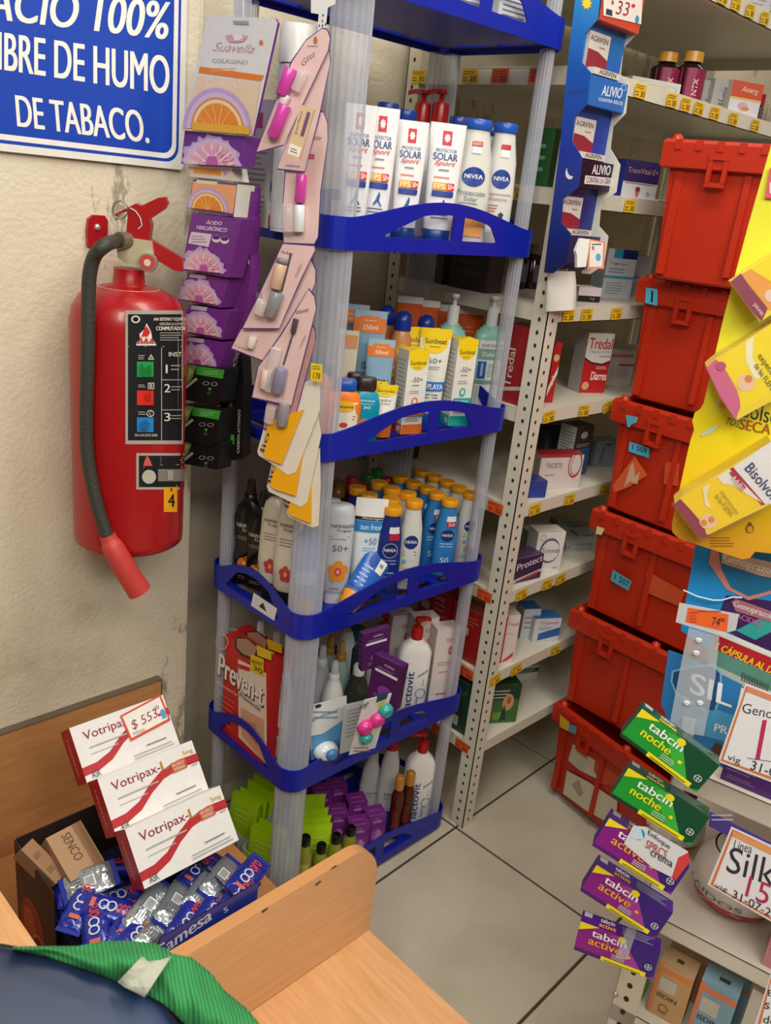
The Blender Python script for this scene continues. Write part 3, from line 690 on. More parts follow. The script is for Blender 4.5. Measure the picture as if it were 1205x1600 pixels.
SUNB = lambda kind, kc: [('e', .5, .865, .42, .15, '#f4cf0c'), ('r', .0, .90, 1, 1, '#f4cf0c'), ('t', 'Sunbeat', .16, .83, .86, .89, '#3c3a30', .015), ('l', .32, .78, .7, .81, '#a08420', 1), ('t', '50+', .30, .60, .78, .66, '#6f6f74', .01), ('l', .3, .52, .75, .57, '#8a8a8a', 2)]
def sun_tube(tx, ty, Y, wp, rz, lab, extra=(), body='#e9e7de', cap='#e8741e'):
    x, y, h = row(tx, ty, Y, f)
    return tube_pack(lab, stand(x, y, f, rz), wpx(wp, (x, y, 1.1)), h, body, cap, SUNB(0, 0)+list(extra), crimp='#f2cd10', group='yellow topped sun cream tubes')
sun_tube(683, 514, 1.068, 50, -36, 'tall white tube with yellow top and blue band, behind the two white cartons', [('r', .1, .27, 1, .38, '#2a78c8'), ('e', .2, .325, .14, .06, '#4aa0a8'), ('t', 'PLAYA', .36, .29, .92, .355, '#ffffff', .03), ('l', .2, .17, .8, .24, '#445566', 2), ('r', .04, .04, .96, .14, '#7ab4dc')], cap='#1a62c0')
sun_tube(652, 512, 1.096, 46, -36, 'tall white tube with yellow top, second behind the left white carton', cap='#1a62c0')
x, y, h = row(603, 602, 1.034, f); sun_tube(604, 602, 1.034, 38, -36, 'small white tube with yellow top and orange cap, next to the teal bottles')
sun_tube(589, 596, 1.058, 34, -36, 'small yellow topped tube mostly hidden behind its twin')
def sun_box(tx, ty, Y, wf, ws, rz, lab, word, wc, base):
    x, y, h = row(tx, ty, Y, f); w = wf; d = ws
    fr = [('r', 0, .92, 1, 1, '#f4cf0c'), ('e', .5, .90, .46, .13, '#f4cf0c'), ('t', 'Sunbeat', .12, .835, .9, .885, '#3c3a30', .015), ('l', .3, .79, .7, .815, '#a08420', 1), ('t', '-50+', .25, .63, .80, .69, '#6f6f74', .01), ('l', .3, .58, .75, .61, '#808080', 1), ('l', .2, .49, .8, .54, '#a0a0a0', 2),
          ('e', .5, .40, .15, .05, wc), ('e', .5, .40, .08, .03, '#e9e7de'), ('r', .08, .22, 1, .33, wc), ('t', word, .18, .245, .9, .305, '#f4f0e8', .03), ('l', .15, .15, .85, .2, '#666666', 2), ('r', 0, 0, 1, .12, base)]
    lf = [('l', .1, .3, .9, .9, '#a8a79e', 12), ('r', 0, 0, 1, .12, base), ('r', .55, .03, .9, .09, '#d8d8d4')]
    return carton(lab, stand(x, y, f, rz), w, d, h, ('#e9e7de', '#d9d6ca', '#e6c428'), fr, lf, group='white and yellow sun cream cartons')
sun_box(648, 545, 1.040, .043, .036, -14, 'white carton with yellow top and orange band, left of the two sun cream cartons', 'DIARIO', '#e0762e', '#e8701c')
sun_box(726, 528, 1.040, .043, .034, -18, 'white carton with yellow top and teal band, right of the two sun cream cartons', 'FACIAL', '#20b0a0', '#22b8a2')
for tx, ty, Y, lab, rp in ((713, 456, 1.135, 'mint green pump bottle behind the teal banded carton', 100), (775, 459, 1.090, 'mint green pump bottle with white label, nearest the steel post', 25)):
    x, y, h = row(tx, ty, Y, f); w = .061; hb = h*.74
    pf = [(0, w*.96, w*.58, 3.4), (.004, w, w*.62, 3.4), (hb*.86, w, w*.62, 3.2), (hb*.93, w*.9, w*.58, 2.6), (hb*.94, w*.74, w*.5), (hb*.965, w*.74, w*.5), (hb*.97, w*.6, w*.45), (hb, w*.5, w*.42)]
    t = bottle('lotion_pump_bottle', lab, 'bottle', stand(x, y, f, -28), pf, '#8fc6b6', [], [('r', .08, .08, .94, .84, '#dfe4de'), ('t', 'GOICOECHEA', .14, .765, .9, .80, '#5c5c52', .02), ('r', .08, .62, .94, .745, '#7fa898'), ('t', 'DiabeTX', .2, .66, .86, .71, '#e8f2ea', .01), ('r', .1, .40, .38, .60, '#2a5cb0'), ('r', .2, .43, .28, .58, '#9ac4e8'), ('l', .44, .42, .9, .58, '#8898a0', 6),
              ('r', .08, .34, .94, .385, '#7fa898'), ('l', .12, .12, .9, .32, '#a8b0ac', 9), ('r', .66, .1, .9, .2, '#ffffff')]+[('r', .67+i*.02, .11, .678+i*.02, .19, '#202020') for i in range(10)], 'mint green pump bottles')
    pump_head(t, 0, hb, '#e4e6e4', r=.0115, nh=h*.15, reach=.034, rz=rp)
def hawaiian(tx, ty, Y, lab, body, cap, hcap, items, rz=-36, w=.052, group=None, cat='bottle', fl=None, low=False):
    fl = f if fl is None else fl
    x, y, h = row(tx, ty, Y, fl)
    if low:      # tottle standing on its cap
        pf = [(hcap, w*.72, w*.5, 2.4), (hcap+.004, w*.9, w*.58, 2.6), (h*.3, w, w*.62, 2.8), (h*.8, w*.96, w*.58, 2.8), (h*.95, w*.8, w*.5, 2.4), (h, w*.5, w*.3)]
        return bottle('lotion_bottle', lab, cat, stand(x, y, fl, rz), pf, body, [('cap', [(0, w*.62, w*.46, 2.6), (hcap, w*.68, w*.5, 2.6)], cap)], items, group)
    hb = h-hcap
    pf = [(0, w*.94, w*.56, 3), (.004, w, w*.60, 3), (hb*.75, w, w*.60, 2.8), (hb*.93, w*.84, w*.52, 2.4), (hb, w*.56, w*.44)]
    return bottle('lotion_bottle', lab, cat, stand(x, y, fl, rz), pf, body, [('cap', [(hb, w*.60, w*.48, 2.6), (hb+.003, w*.68, w*.50, 2.6), (h-.004, w*.66, w*.48, 2.8), (h, w*.6, w*.4)], cap)], items, group)
TEAL = [('t', 'HAWAIIAN', .3, .80, .8, .84, '#c9e6ea'), ('t', '30', .42, .66, .66, .72, '#e0f0f0'), ('l', .25, .74, .8, .78, '#9fd4dc', 1), ('e', .5, .4, .18, .07, '#c07a48'), ('p', [(.2, .12), (.8, .1), (.7, .32), (.3, .3)], '#1a6a9c')]
hawaiian(574, 589, 1.036, 'teal sun oil bottle with dark brown cap, foremost of three', '#1290ae', '#2e221e', .022, TEAL, group='teal bottles with brown caps')
hawaiian(557, 582, 1.072, 'teal sun oil bottle with dark brown cap, middle of three', '#1290ae', '#2e221e', .022, TEAL, group='teal bottles with brown caps', w=.046)
hawaiian(543, 577, 1.108, 'teal sun oil bottle with dark brown cap, rearmost of three', '#1290ae', '#2e221e', .022, TEAL, group='teal bottles with brown caps', w=.044)
BAN = [('r', .2, .10, .9, .80, '#e8e0cc'), ('e', .5, .72, .30, .11, '#eab81c'), ('t', 'banana', .28, .69, .74, .75, '#6a2a10', .02), ('l', .25, .45, .85, .56, '#c84040', 2), ('e', .5, .36, .12, .05, '#d84040'), ('r', .25, .12, .85, .24, '#3a8ec8'), ('t', '50', .4, .14, .7, .22, '#ffffff')]
hawaiian(541, 592, 1.046, 'bright orange sunscreen bottle with blue cap beside the front clear post', '#ee7a18', '#1c50b0', .018, BAN, w=.058, group='orange sunscreen bottles')
x = .93
bottle('lotion_bottle', 'orange sunscreen bottle seen through the front clear post', 'bottle', stand(.925, 1.075, f, -60), [(0, .052, .034, 3), (.10, .056, .036, 3), (.115, .03, .025)], '#e0702a', [('cap', [(.115, .034, .028), (.135, .034, .026)], '#1c50b0')], BAN, 'orange sunscreen bottles')

# ---- tier 3: sun care bottles and the rows with orange caps
f = FLR[2]
BLK = [('t', 'HAWAIIAN', .2, .70, .9, .75, '#d0ccc0', .02), ('t', 'Tropic', .4, .64, .85, .69, '#d0ccc0', .02, .3), ('l', .2, .55, .8, .60, '#8c887c', 2), ('e', .45, .26, .2, .08, '#d8781c'), ('e', .6, .32, .12, .05, '#b8481a'), ('e', .52, .28, .05, .03, '#f0c030'), ('l', .3, .08, .8, .13, '#8c887c', 2)]
for tx, ty, X, lab in ((394, 743, .905, 'black spray bottle at the left end of the middle tray, rear one'), (413, 762, .912, 'black spray bottle with an orange flower print, in front of its twin')):
    p = at(tx, ty, x=X+.01); h = float(p[2]-f); w = .060; hb = h-.048
    t = bottle('spray_bottle', lab, 'spray', stand(p[0], p[1], f, -62), [(0, w*.9, w*.56, 3), (.004, w*.96, w*.60, 3), (hb*.45, w*.84, w*.54, 2.8), (hb*.8, w, w*.58, 2.6), (hb*.93, w*.8, w*.5, 2.3), (hb, w*.42, w*.4)], M('#16130f', .22), [], BLK, 'black spray bottles')
    spray_head(t, hb, '#1c1815', M('#2c2622', .25), r=.012)
CRM = [('t', 'HAWAIIAN', .2, .74, .9, .78, '#4a4238', .02), ('t', 'Tropic', .35, .69, .85, .73, '#4a4238', .02, .3), ('l', .25, .52, .8, .62, '#8c7c60', 3), ('s', .55, .22, .24, .10, '#c04048', 5), ('e', .55, .22, .06, .03, '#e8b040')]
for tx, ty, lab, dx in ((432, 778, 'cream coloured bottle standing on its black cap, left one of two', .0), (457, 783, 'cream coloured bottle standing on its black cap, beside the front clear post', .0)):
    p = at(tx, ty, x=.915+dx); h = float(p[2]-f); w = .054
    pf = [(.034, w*.72, w*.5, 2.4), (.040, w*.94, w*.6, 2.6), (h*.4, w, w*.64, 2.8), (h*.85, w*.88, w*.56, 2.6), (h*.96, w*.7, w*.44, 2.4), (h, w*.4, w*.24)]
    bottle('lotion_bottle', lab, 'bottle', stand(p[0], p[1], f, -60), pf, '#d6cdb8', [('cap', [(0, w*.66, w*.48, 2.8), (.034, w*.70, w*.5, 2.8)], '#1a1512')], CRM, 'cream bottles on black caps')
bottle('lotion_bottle', 'blue bottle with orange base seen through the front clear post', 'bottle', stand(.928, 1.062, f, -45), [(.03, .036, .026, 2.4), (.05, .046, .03, 2.8), (.15, .046, .028, 2.8), (.158, .03, .02)], '#3a64b4', [('cap', [(0, .034, .026, 2.6), (.03, .036, .028, 2.6)], '#d98a3c')], [('r', .1, .25, .9, .45, '#8ab4d8')])
WHT = [('t', 'HAWAIIAN', .2, .76, .96, .80, '#4a4e54', .02), ('t', 'Tropic', .4, .71, .9, .75, '#4a4e54', .02, .3), ('l', .2, .62, .9, .68, '#8c9094', 2), ('t', '50+', .3, .50, .84, .57, '#6c7074', .01), ('s', .55, .27, .36, .13, '#f0962c', 5), ('e', .55, .27, .12, .05, '#e04870'), ('e', .55, .27, .05, .02, '#f8d860'), ('l', .3, .06, .7, .1, '#8c9094', 1)]
x, y, h = row(534, 786, 1.068, f); w = wpx(46, (x, y, .75))
bottle('lotion_bottle', 'silvery white bottle with an orange flower, next to the white capped tube', 'bottle', stand(x, y, f, -38), [(.02, w*.72, w*.5, 2.4), (.028, w*.94, w*.6, 2.8), (h*.4, w, w*.62, 2.8), (h*.9, w*.98, w*.58, 2.8), (h*.98, w*.85, w*.5, 2.4), (h, w*.6, w*.3)], '#ccd0d6', [('cap', [(0, w*.68, w*.48, 2.8), (.02, w*.72, w*.5, 2.8)], '#d8dade')], WHT)
x, y, h = row(519, 779, 1.105, f)
bottle('lotion_bottle', 'silvery white bottle standing behind the flower bottle', 'bottle', stand(x, y, f, -38), [(.02, .036, .026, 2.4), (.028, .046, .03, 2.8), (h*.9, .048, .03, 2.8), (h, .03, .014)], '#bfc3c9', [('cap', [(0, .034, .024), (.02, .036, .026)], '#d8dade')], [('t', '50+', .3, .5, .8, .57, '#6c7074')])
x, y, h = row(577, 778, 1.058, f); w = wpx(50, (x, y, .75))
tube_pack('white and blue sunscreen tube on a white cap, black band near its top', stand(x, y, f, -36) @ Matrix.Rotation(math.radians(2), 4, 'Y'), w, h, '#dfe6ea', '#eceef0',
          [('r', 0, .76, 1, .80, '#202226'), ('t', 'Neutrogena', .25, .765, .95, .795, '#e8e8e8'), ('r', 0, .63, 1, .755, '#2a86d0'), ('t', 'sun fresh', .22, .66, .94, .72, '#e8f4fa', .01), ('t', '+50', .38, .50, .80, .57, '#3a8cc8', .01), ('l', .35, .42, .8, .47, '#7ab0d4', 2), ('r', 0, .80, 1, 1, '#eef0f0')])
# the tube lying over the front lip
_p0, _p1 = Vector(at(543, 962, y=1.012)), Vector(at(611, 858, y=1.034)); _z = (_p1-_p0).normalized(); _y = Vector((.5, .78, -.3)); _y = (_y-_z*_y.dot(_z)).normalized(); _x = _y.cross(_z)
_p0 = _p0+Vector((0, .006, .012))
Mt = Matrix(((_x.x, _y.x, _z.x, _p0.x), (_x.y, _y.y, _z.y, _p0.y), (_x.z, _y.z, _z.z, _p0.z), (0, 0, 0, 1))) @ Matrix.Scale(1.08, 4)
t = thing('cream_tube', 'blue sunscreen tube with orange cap lying tilted against the front lip', 'tube', Mt)
w = .052; pf = [(.030, .044, .030), (.045, .046, .030), (.09, .050, .020), (.128, .052, .006), (.134, .052, .003), (.142, .052, .0025)]
MB().body(pf, M('#2a66c0', .3), n=24).build('tube_body', t); MB().body([(0, .030, .024), (.003, .034, .026), (.028, .043, .029), (.031, .042, .028)], M('#eb9a20', .3), n=20).build('cap', t)
MB().prints([('r', .56, .45, .86, .96, '#e9e6d6'), ('l', .62, .5, .8, .9, '#8898a8', 2), ('l', .12, .1, .5, .5, '#9cc0e6', 5), ('r', .03, .05, .97, .08, '#1a4a9c'), ('e', .36, .6, .16, .1, '#1a4c9e')], surf(pf), sub=6).build('printed_label', t)
NI = {'w': ('#dcdcd6', '#1c2f80', [('l', .2, .42, .8, .5, '#98988e', 2), ('e', .3, .36, .08, .025, '#58b8d0'), ('t', '50', .3, .2, .66, .28, '#e08a30', .02), ('l', .2, .1, .7, .16, '#98988e', 2)]),
      'b': ('#2f7fc2', '#16286e', [('r', .36, .80, .86, .875, '#e4e8ee'), ('r', .40, .72, .86, .80, '#b02446'), ('t', '50', .46, .735, .78, .785, '#f0dde4'), ('l', .2, .42, .8, .5, '#a8d0ec', 2), ('t', '50', .3, .2, .66, .28, '#d0e8f4', .02)]),
      'd': ('#1c2e80', '#101c5c', [('r', .36, .80, .86, .875, '#e4e8ee'), ('r', .40, .72, .86, .80, '#b02446'), ('o', .5, .60, .32, .09, '#8a96c0', .12), ('l', .2, .42, .8, .5, '#8a9ad0', 2), ('l', .2, .2, .8, .36, '#8a9ad0', 3)])}
protos = {}
pos = [(559, 760, 1.150, 'd', 'dark blue lotion bottle with orange cap, leftmost of the orange caps'), (577, 771, 1.110, 'd', 'dark blue lotion bottle with orange cap just behind the white capped tube'),
       (593, 752, 1.145, 'b', 'mid blue lotion bottle with orange cap, third orange cap from the left'), (613, 761, 1.100, 'w', 'white lotion bottle with orange cap, rear one behind the dark blue bottle'),
       (638, 769, 1.082, 'w', 'white lotion bottle with orange cap, directly behind the frontmost white one'), (648, 781, 1.040, 'w', 'white lotion bottle with orange cap, frontmost beside the dark blue bottle'),
       (612, 778, 1.070, 'd', 'dark blue lotion bottle hidden behind the front dark blue one'), (615, 791, 1.030, 'd', 'dark blue lotion bottle with red and white sticker at the front lip'),
       (626, 743, 1.190, 'b', 'light blue lotion bottle with orange cap, rearmost of the light blue row'), (647, 752, 1.155, 'b', 'light blue lotion bottle with orange cap, fourth from the front of its row'),
       (669, 760, 1.115, 'b', 'light blue lotion bottle with orange cap, third from the front of its row'), (684, 769, 1.080, 'b', 'light blue lotion bottle with orange cap, second from the front of its row'),
       (704, 780, 1.043, 'b', 'light blue lotion bottle with orange cap, front of the light blue row'), (660, 735, 1.222, 'w', 'white lotion bottle with orange cap, rearmost of the right hand white row'),
       (680, 743, 1.185, 'w', 'white lotion bottle with orange cap, fourth from the front in the right hand white row'), (700, 751, 1.148, 'w', 'white lotion bottle with orange cap, third from the front in the right hand white row'),
       (718, 760, 1.110, 'w', 'white lotion bottle with orange cap, second from the front in the right hand white row'), (737, 769, 1.060, 'w', 'white lotion bottle with orange cap, nearest the right clear post')]
for tx, ty, Y, k, lab in pos:
    x, y, h = row(tx, ty, Y, f); Mw = stand(x, y, f, -34 if tx < 720 else -22)
    hh = .196
    sc = Matrix.Diagonal((1, 1, h/hh, 1))
    if k not in protos:
        c, ci, it = NI[k]; protos[k] = nivea(lab, Mw @ sc, hh, .049, c, '#eda01c', ci, it, 'orange capped lotion bottles')
    else: copy_thing(protos[k], Mw @ sc, lab)
for tx, ty, Y, c, lab in ((575, 741, 1.20, '#1d7a34', 'bottle with green cap behind the orange caps, front one'), (590, 733, 1.235, '#1d7a34', 'bottle with green cap behind the orange caps, rear one'),
                          (551, 745, 1.19, '#c42a4c', 'bottle with pink cap behind the dark blue bottles'), (570, 756, 1.185, '#b81c2c', 'bottle with small red cap among the orange caps'), (606, 746, 1.215, '#b01c34', 'bottle with crimson cap beside the rear green cap')):
    x, y, h = row(tx, ty, Y, f); w = .036; hb = h-.028
    bottle('lotion_bottle', lab, 'bottle', stand(x, y, f), [(0, w, w*.8), (hb*.9, w, w*.8), (hb, w*.7, w*.6)], '#7a3428' if c != '#1d7a34' else '#7c2430', [('cap', [(hb, w*.74, w*.74), (h-.003, w*.72, w*.72), (h, w*.62, w*.62)], c)], [('r', .2, .3, .8, .7, '#d0a080')], 'coloured caps at the back of the middle tray')
x, y, h = row(529, 752, 1.19, f); hb = h-.03
bottle('lotion_bottle', 'brown bottle with a ribbed bronze cap beside the front clear post', 'bottle', stand(x, y, f), [(0, .04, .034), (hb*.9, .04, .034), (hb, .028, .028)], '#3c1c10', [('cap', [(hb, .03, .03), (hb+.01, .034, .034), (hb+.012, .03, .03), (h, .028, .028)], '#7a5428')], [('r', .2, .3, .8, .7, '#c0a080')])

# ---- tier 2: foot cream box, sprays, purple boxes, lactic lotion
f = FLR[1]
CLRB = clear('#e4eaec', .42, .12, .4)
_a, _b = at(338, 983, x=.8755), at(421, 1036, x=.8755); _a[1] = 1.222; BW = float(_a[1]-_b[1]); BH = float((_a[2]+_b[2])/2-f)
Mb = stand(.8755, float(_a[1]+_b[1])/2, f, -90)
t = thing('foot_cream_box', 'large red and white box with an open oval window, at the left lip', 'box', Mb)
b = MB(); b.box(-BW/2, BW/2, 0, .03, 0, BH, '#c4211f', mats=['#c4211f']*6); b.build('carton', t)
mp = pxmap(Mb)
b = MB(); b.prints([P([(372, 1030), (416, 1052), (417, 1195), (373, 1152)], '#e6d8c8'), P([(376, 1105), (413, 1125), (413, 1192), (378, 1150)], '#d9a684'), P([(386, 1128), (400, 1130), (402, 1168), (390, 1150)], '#c98f6c'),
    P([(366, 1000), (372, 994), (386, 996), (400, 1006), (412, 1022), (410, 1028), (396, 1032), (378, 1026), (368, 1014)], '#3e281c'), P([(370, 998), (386, 998), (402, 1012), (396, 1028), (380, 1022), (370, 1012)], '#a98468'),
    ('q', 'Preven-t', (341, 1056), (411, 1107), (343, 1020), '#4a3a36', .09), ('q', 'Preven-t', (341, 1054), (410, 1104), (343, 1020), '#f4ece6', .045), ('l', 340, 1150, 366, 1108, '#e08878', 8) if False else ('q', 'laboratorio', (338, 1067), (370, 1088), (339, 1062), '#f0c8c0'),
    ('q', 'Prevención', (374, 1088), (406, 1112), (375, 1081), '#5a5a5a'), ('o', 347, 1003, 10, 12, '#f0c0b8', .12), P([(372, 1037), (390, 1043), (390, 1049), (373, 1044)], '#c4211f')]
    + [('q', 'tratamiento de pies secos', (339, 1082+i*8), (366-i, 1100+i*8), (339, 1079+i*8), '#e8a79c') for i in range(6)], mp)
b.build('printed_label', t)
yl = MB(); yl.prints([P([(392, 1022), (412, 1030), (412, 1058), (391, 1046)], '#e3c01c'), P([(401, 1008), (424, 1018), (424, 1032), (402, 1024)], '#dcb91c'), ('q', 'PREVENT', (393, 1050-14), (411, 1042), (393, 1030), '#5a4a10'), ('q', '30', (396, 1046), (410, 1054), (396, 1038), '#5a4a10', .02)], mp, k0=14); yl.build('price_sticker', t, label='yellow price stickers')
# second box edge behind
t2 = copy_thing(t, Mb @ Matrix.Translation((-.010, .032, -.001)), 'red box standing right behind the one with the oval window'); t2['group'] = t['group'] = 'red foot cream boxes'
def spray_clear(tx, ty, Y, lab, cap='#dfe3e6', body=None, w=.04, fl=None, gold=False, items=(), rz=-40, X=None):
    fl = f if fl is None else fl
    if X is None: x, y, h = row(tx, ty, Y, fl)
    else: p = at(tx, ty, x=X); x, y, h = X, float(p[1]), float(p[2]-fl)
    hb = h-.046
    t = bottle('spray_bottle', lab, 'spray', stand(x, y, fl, rz), [(0, w*.94, w*.94), (.004, w, w), (hb*.75, w, w), (hb*.92, w*.72, w*.72), (hb, w*.5, w*.5)], body or CLRB, [], list(items), 'clear spray bottles')
    spray_head(t, hb, '#b98a3c' if gold else '#d0d6d8', M('#c09a4a', .3, .2) if gold else clear('#e6eaee', .55, .1, .35), r=.0105); return t
spray_clear(408, 968, 1.20, 'clear spray bottle behind the red box, left of a pair', X=.925, rz=-60); spray_clear(433, 984, 1.15, 'clear spray bottle behind the red box, right of a pair', X=.945, rz=-60)
spray_clear(446, 1026, 1.1, 'clear spray bottle seen beside the front clear post', X=.925, rz=-60, items=[('r', .1, .25, .9, .75, '#dcdcd8'), ('r', .2, .3, .8, .42, '#c03040')])
spray_clear(506, 1006, 1.10, 'clear spray bottle right of the front clear post, rear one', items=[('r', .1, .1, .9, .5, '#b82c48'), ('t', 'ME', .25, .15, .7, .26, '#f0e0e0')])
spray_clear(525, 1030, 1.062, 'whitish spray bottle with clear cap in front of the gold capped ones', body='#d2d6d2', w=.045, items=[('r', .1, .1, .9, .7, '#dfe0dc')])
spray_clear(518, 990, 1.17, 'spray bottle with gold cap, left of two', gold=True, body='#a9c8c8'); spray_clear(536, 1000, 1.12, 'spray bottle with gold cap, right of two, on a pale blue body', gold=True, body='#a9c8c8')
x, y, h = row(545, 985, 1.2, f)
bottle('lotion_bottle', 'white rounded bottle behind the gold caps', 'bottle', stand(x, y, f), [(0, .05, .04), (h*.8, .05, .04), (h, .025, .02)], '#d0d2d0', [], [('l', .2, .3, .8, .6, '#a0a0a0', 4)])
x, y, h = row(562, 1038, 1.075, f); hb = h-.022
bottle('lotion_bottle', 'clear dark oil bottle with white round cap', 'bottle', stand(x, y, f, -40), [(0, .046, .034, 2.6), (hb*.7, .05, .036, 2.6), (hb*.93, .034, .026), (hb, .022, .02)], clear('#39402c', .7, .08, .25), [('cap', [(hb, .024, .024), (h-.004, .024, .024), (h, .018, .018)], '#e4e4e2')], [('r', .2, .1, .8, .35, '#8a8f7c')])
x, y, h = row(560, 980, 1.19, f); hb = h-.03
bottle('lotion_bottle', 'dark teal bottle in the shade under the middle tray', 'bottle', stand(x, y, f), [(0, .05, .04), (hb*.9, .05, .04), (hb, .03, .03)], '#17303c', [('cap', [(hb, .03, .03), (h, .03, .03)], '#1c4a58')], [('r', .2, .3, .8, .6, '#3c6070')])
# blister cards at the lip
Mc = fitrect([(486, 1188), (540, 1170), (541, 1082), (487, 1107)], .056, .088, (-.6, -.8, .1), 1.24, y=1.010)
t = thing('blister_card', 'white and blue blister card holding a round blue device, behind the front lip', 'card', Mc)
b = MB(); b.prism([(-.028, 0), (.028, 0), (.028, .088), (-.028, .088)], 0, .0008, M('#e2e4e6', .35)); b.build('backing_card', t)
mp = pxmap(Mc); b = MB(); b.prints([P([(486, 1150), (505, 1146), (541, 1122), (541, 1170), (487, 1188)], '#5d9cc8'), P([(486, 1188), (486, 1172), (541, 1150), (541, 1170)], '#3c7cb4'), P([(492, 1103), (498, 1100), (503, 1101), (501, 1105), (494, 1107)], '#2a2a30'), ('l', 490, 1125, 530, 1108, '#8aa0b4', 2),
     ('q', 'pulidor', (489, 1128), (530, 1112), (489, 1122), '#5c7898')], mp); b.build('printed_label', t)
b = MB(); c = loc(Mc, 508, 1172); T = Matrix.Translation((c.x, 0, c.z)) @ Matrix.Rotation(math.pi/2, 4, 'X')
b.body([(0, .036, .028), (.009, .034, .026), (.013, .02, .016)], M('#dde6ee', .2), n=20, T=T); b.build('blister', t)
b = MB(); b.body([(.0132, .018, .018), (.018, .016, .016), (.020, .008, .008)], M('#4a86c8', .3), n=18, T=T @ Matrix.Translation((.004, .0, 0))); b.build('round_device', t)
Mc = fitrect([(545, 1183), (585, 1165), (612, 1080), (572, 1098)], .04, .095, (-.6, -.8, .1), 1.26, y=1.008)
t = thing('brush_card', 'tilted white card holding pink and teal round brushes, behind the front lip', 'card', Mc)
b = MB(); b.prism([(-.02, 0), (.02, 0), (.02, .095), (-.02, .095)], 0, .0008, M('#e4e2e0', .35)); b.build('backing_card', t)
mp = pxmap(Mc); b = MB(); b.prints([('q', 'top', (560, 1113), (574, 1106), (563, 1102), '#2a2430', .03), P([(590, 1086), (608, 1080), (604, 1092), (588, 1098)], '#22406c'), P([(590, 1100), (602, 1094), (604, 1104), (592, 1110)], '#e0c83c'), ('l', 552, 1176, 580, 1166, '#a06080', 2)], mp); b.build('printed_label', t)
for (px, py), c, r in (((569, 1134), '#d8388c', .011), ((588, 1122), '#d8388c', .011), ((570, 1150), '#3aa8a4', .009), ((601, 1108), '#2fa09c', .010)):
    q = loc(Mc, px, py); T = Matrix.Translation((q.x, 0, q.z)) @ Matrix.Rotation(math.pi/2, 4, 'X')
    MB().body([(0, 2*r, 2*r), (.006, 2*r, 2*r), (.010, 1.2*r, 1.2*r)], M(c, .25), n=16, T=T).build('brush_head', t)
Mc = fitrect([(532, 1180), (556, 1168), (570, 1088), (540, 1108)], .03, .085, (-.55, -.8, .1), 1.29, y=1.016)
t = thing('blister_card', 'grey white folded card between the blue device card and the brushes', 'card', Mc)
MB().prism([(-.015, 0), (.015, 0), (.015, .085), (-.015, .085)], 0, .0008, M('#bcc4c8', .35)).build('backing_card', t)
MB().prints([('l', .2, .3, .9, .9, '#8c969c', 8)], flat(.03, .085)).build('printed_label', t)
PUR = '#4c1658'
def purple_box(c4, w, h, lab, d=.05, n=(-.5, -.85, .1), dist=1.36, fl=None, word='mitu', yy=1.05):
    Mp = fitrect(c4, w, h, n, dist, y=yy)
    return carton(lab, Mp, w, d, h, (PUR, '#3c1248', '#4c1658'), [('t', word, .4, .84, .72, .90, '#d8b8e0'), ('r', .12, .66, .88, .72, '#e8e0ea'), ('l', .2, .74, .8, .80, '#a07ab0', 2), ('e', .55, .3, .25, .12, '#8c3c98'), ('l', .2, .1, .8, .2, '#a07ab0', 2)],
                  [('l', .1, .1, .9, .9, '#7a4088', 6)], y0=0, group='purple beauty boxes')
purple_box([(563, 1052), (606, 1034), (610, 976), (571, 995)], .045, .062, 'open purple box with a white stripe, rear one on the fourth tray', dist=1.46, d=.010, n=(-.5, -.85, .15), yy=1.10)
purple_box([(576, 1088), (617, 1112), (631, 1046), (583, 1018)], .05, .075, 'open purple box with a white stripe, in front of the pump bottle', dist=1.42, d=.014, n=(-.95, -.35, .1), yy=1.035)
x, y, h = row(655, 968, 1.055, f); lactovit('white lotion bottle with red pump and sideways blue lettering on the fourth tray', stand(x, y, f, -36), h, .070, 'red pump lotion bottles', 20)
x, y, h = row(603, 965, 1.17, f); lactovit('white lotion bottle with red pump behind the purple boxes of the fourth tray', stand(x, y, f, -36), h, .068, 'red pump lotion bottles', 60)
for k, (tx, ty, Y, lab) in enumerate(((705, 978, 1.040, 'front'), (672, 962, 1.085, 'middle'), (636, 957, 1.14, 'rear'))):
    x, y, h = row(tx, ty, Y, f)
    carton('pale pink carton with red small print by the right clear post, '+lab+' one of three', stand(x-.006, y+.01, f, -22), .056, .036, h, ('#ddd0cc', '#cfc2be', '#dcd2ce'),
           [('t', 'ISDIN', .45, .82, .85, .87, '#c04868', .02), ('e', .68, .70, .10, .055, '#c84860'), ('t', '18', .62, .68, .74, .72, '#f0d8d8'), ('l', .2, .5, .85, .56, '#c08088', 2), ('l', .3, .4, .7, .43, '#d04868', 1), ('l', .3, .08, .9, .14, '#c04868', 1)], [('l', .1, .2, .9, .9, '#c4a8a8', 7)], [('l', .3, .3, .8, .7, '#c08088', 3)], group='pale pink cartons')

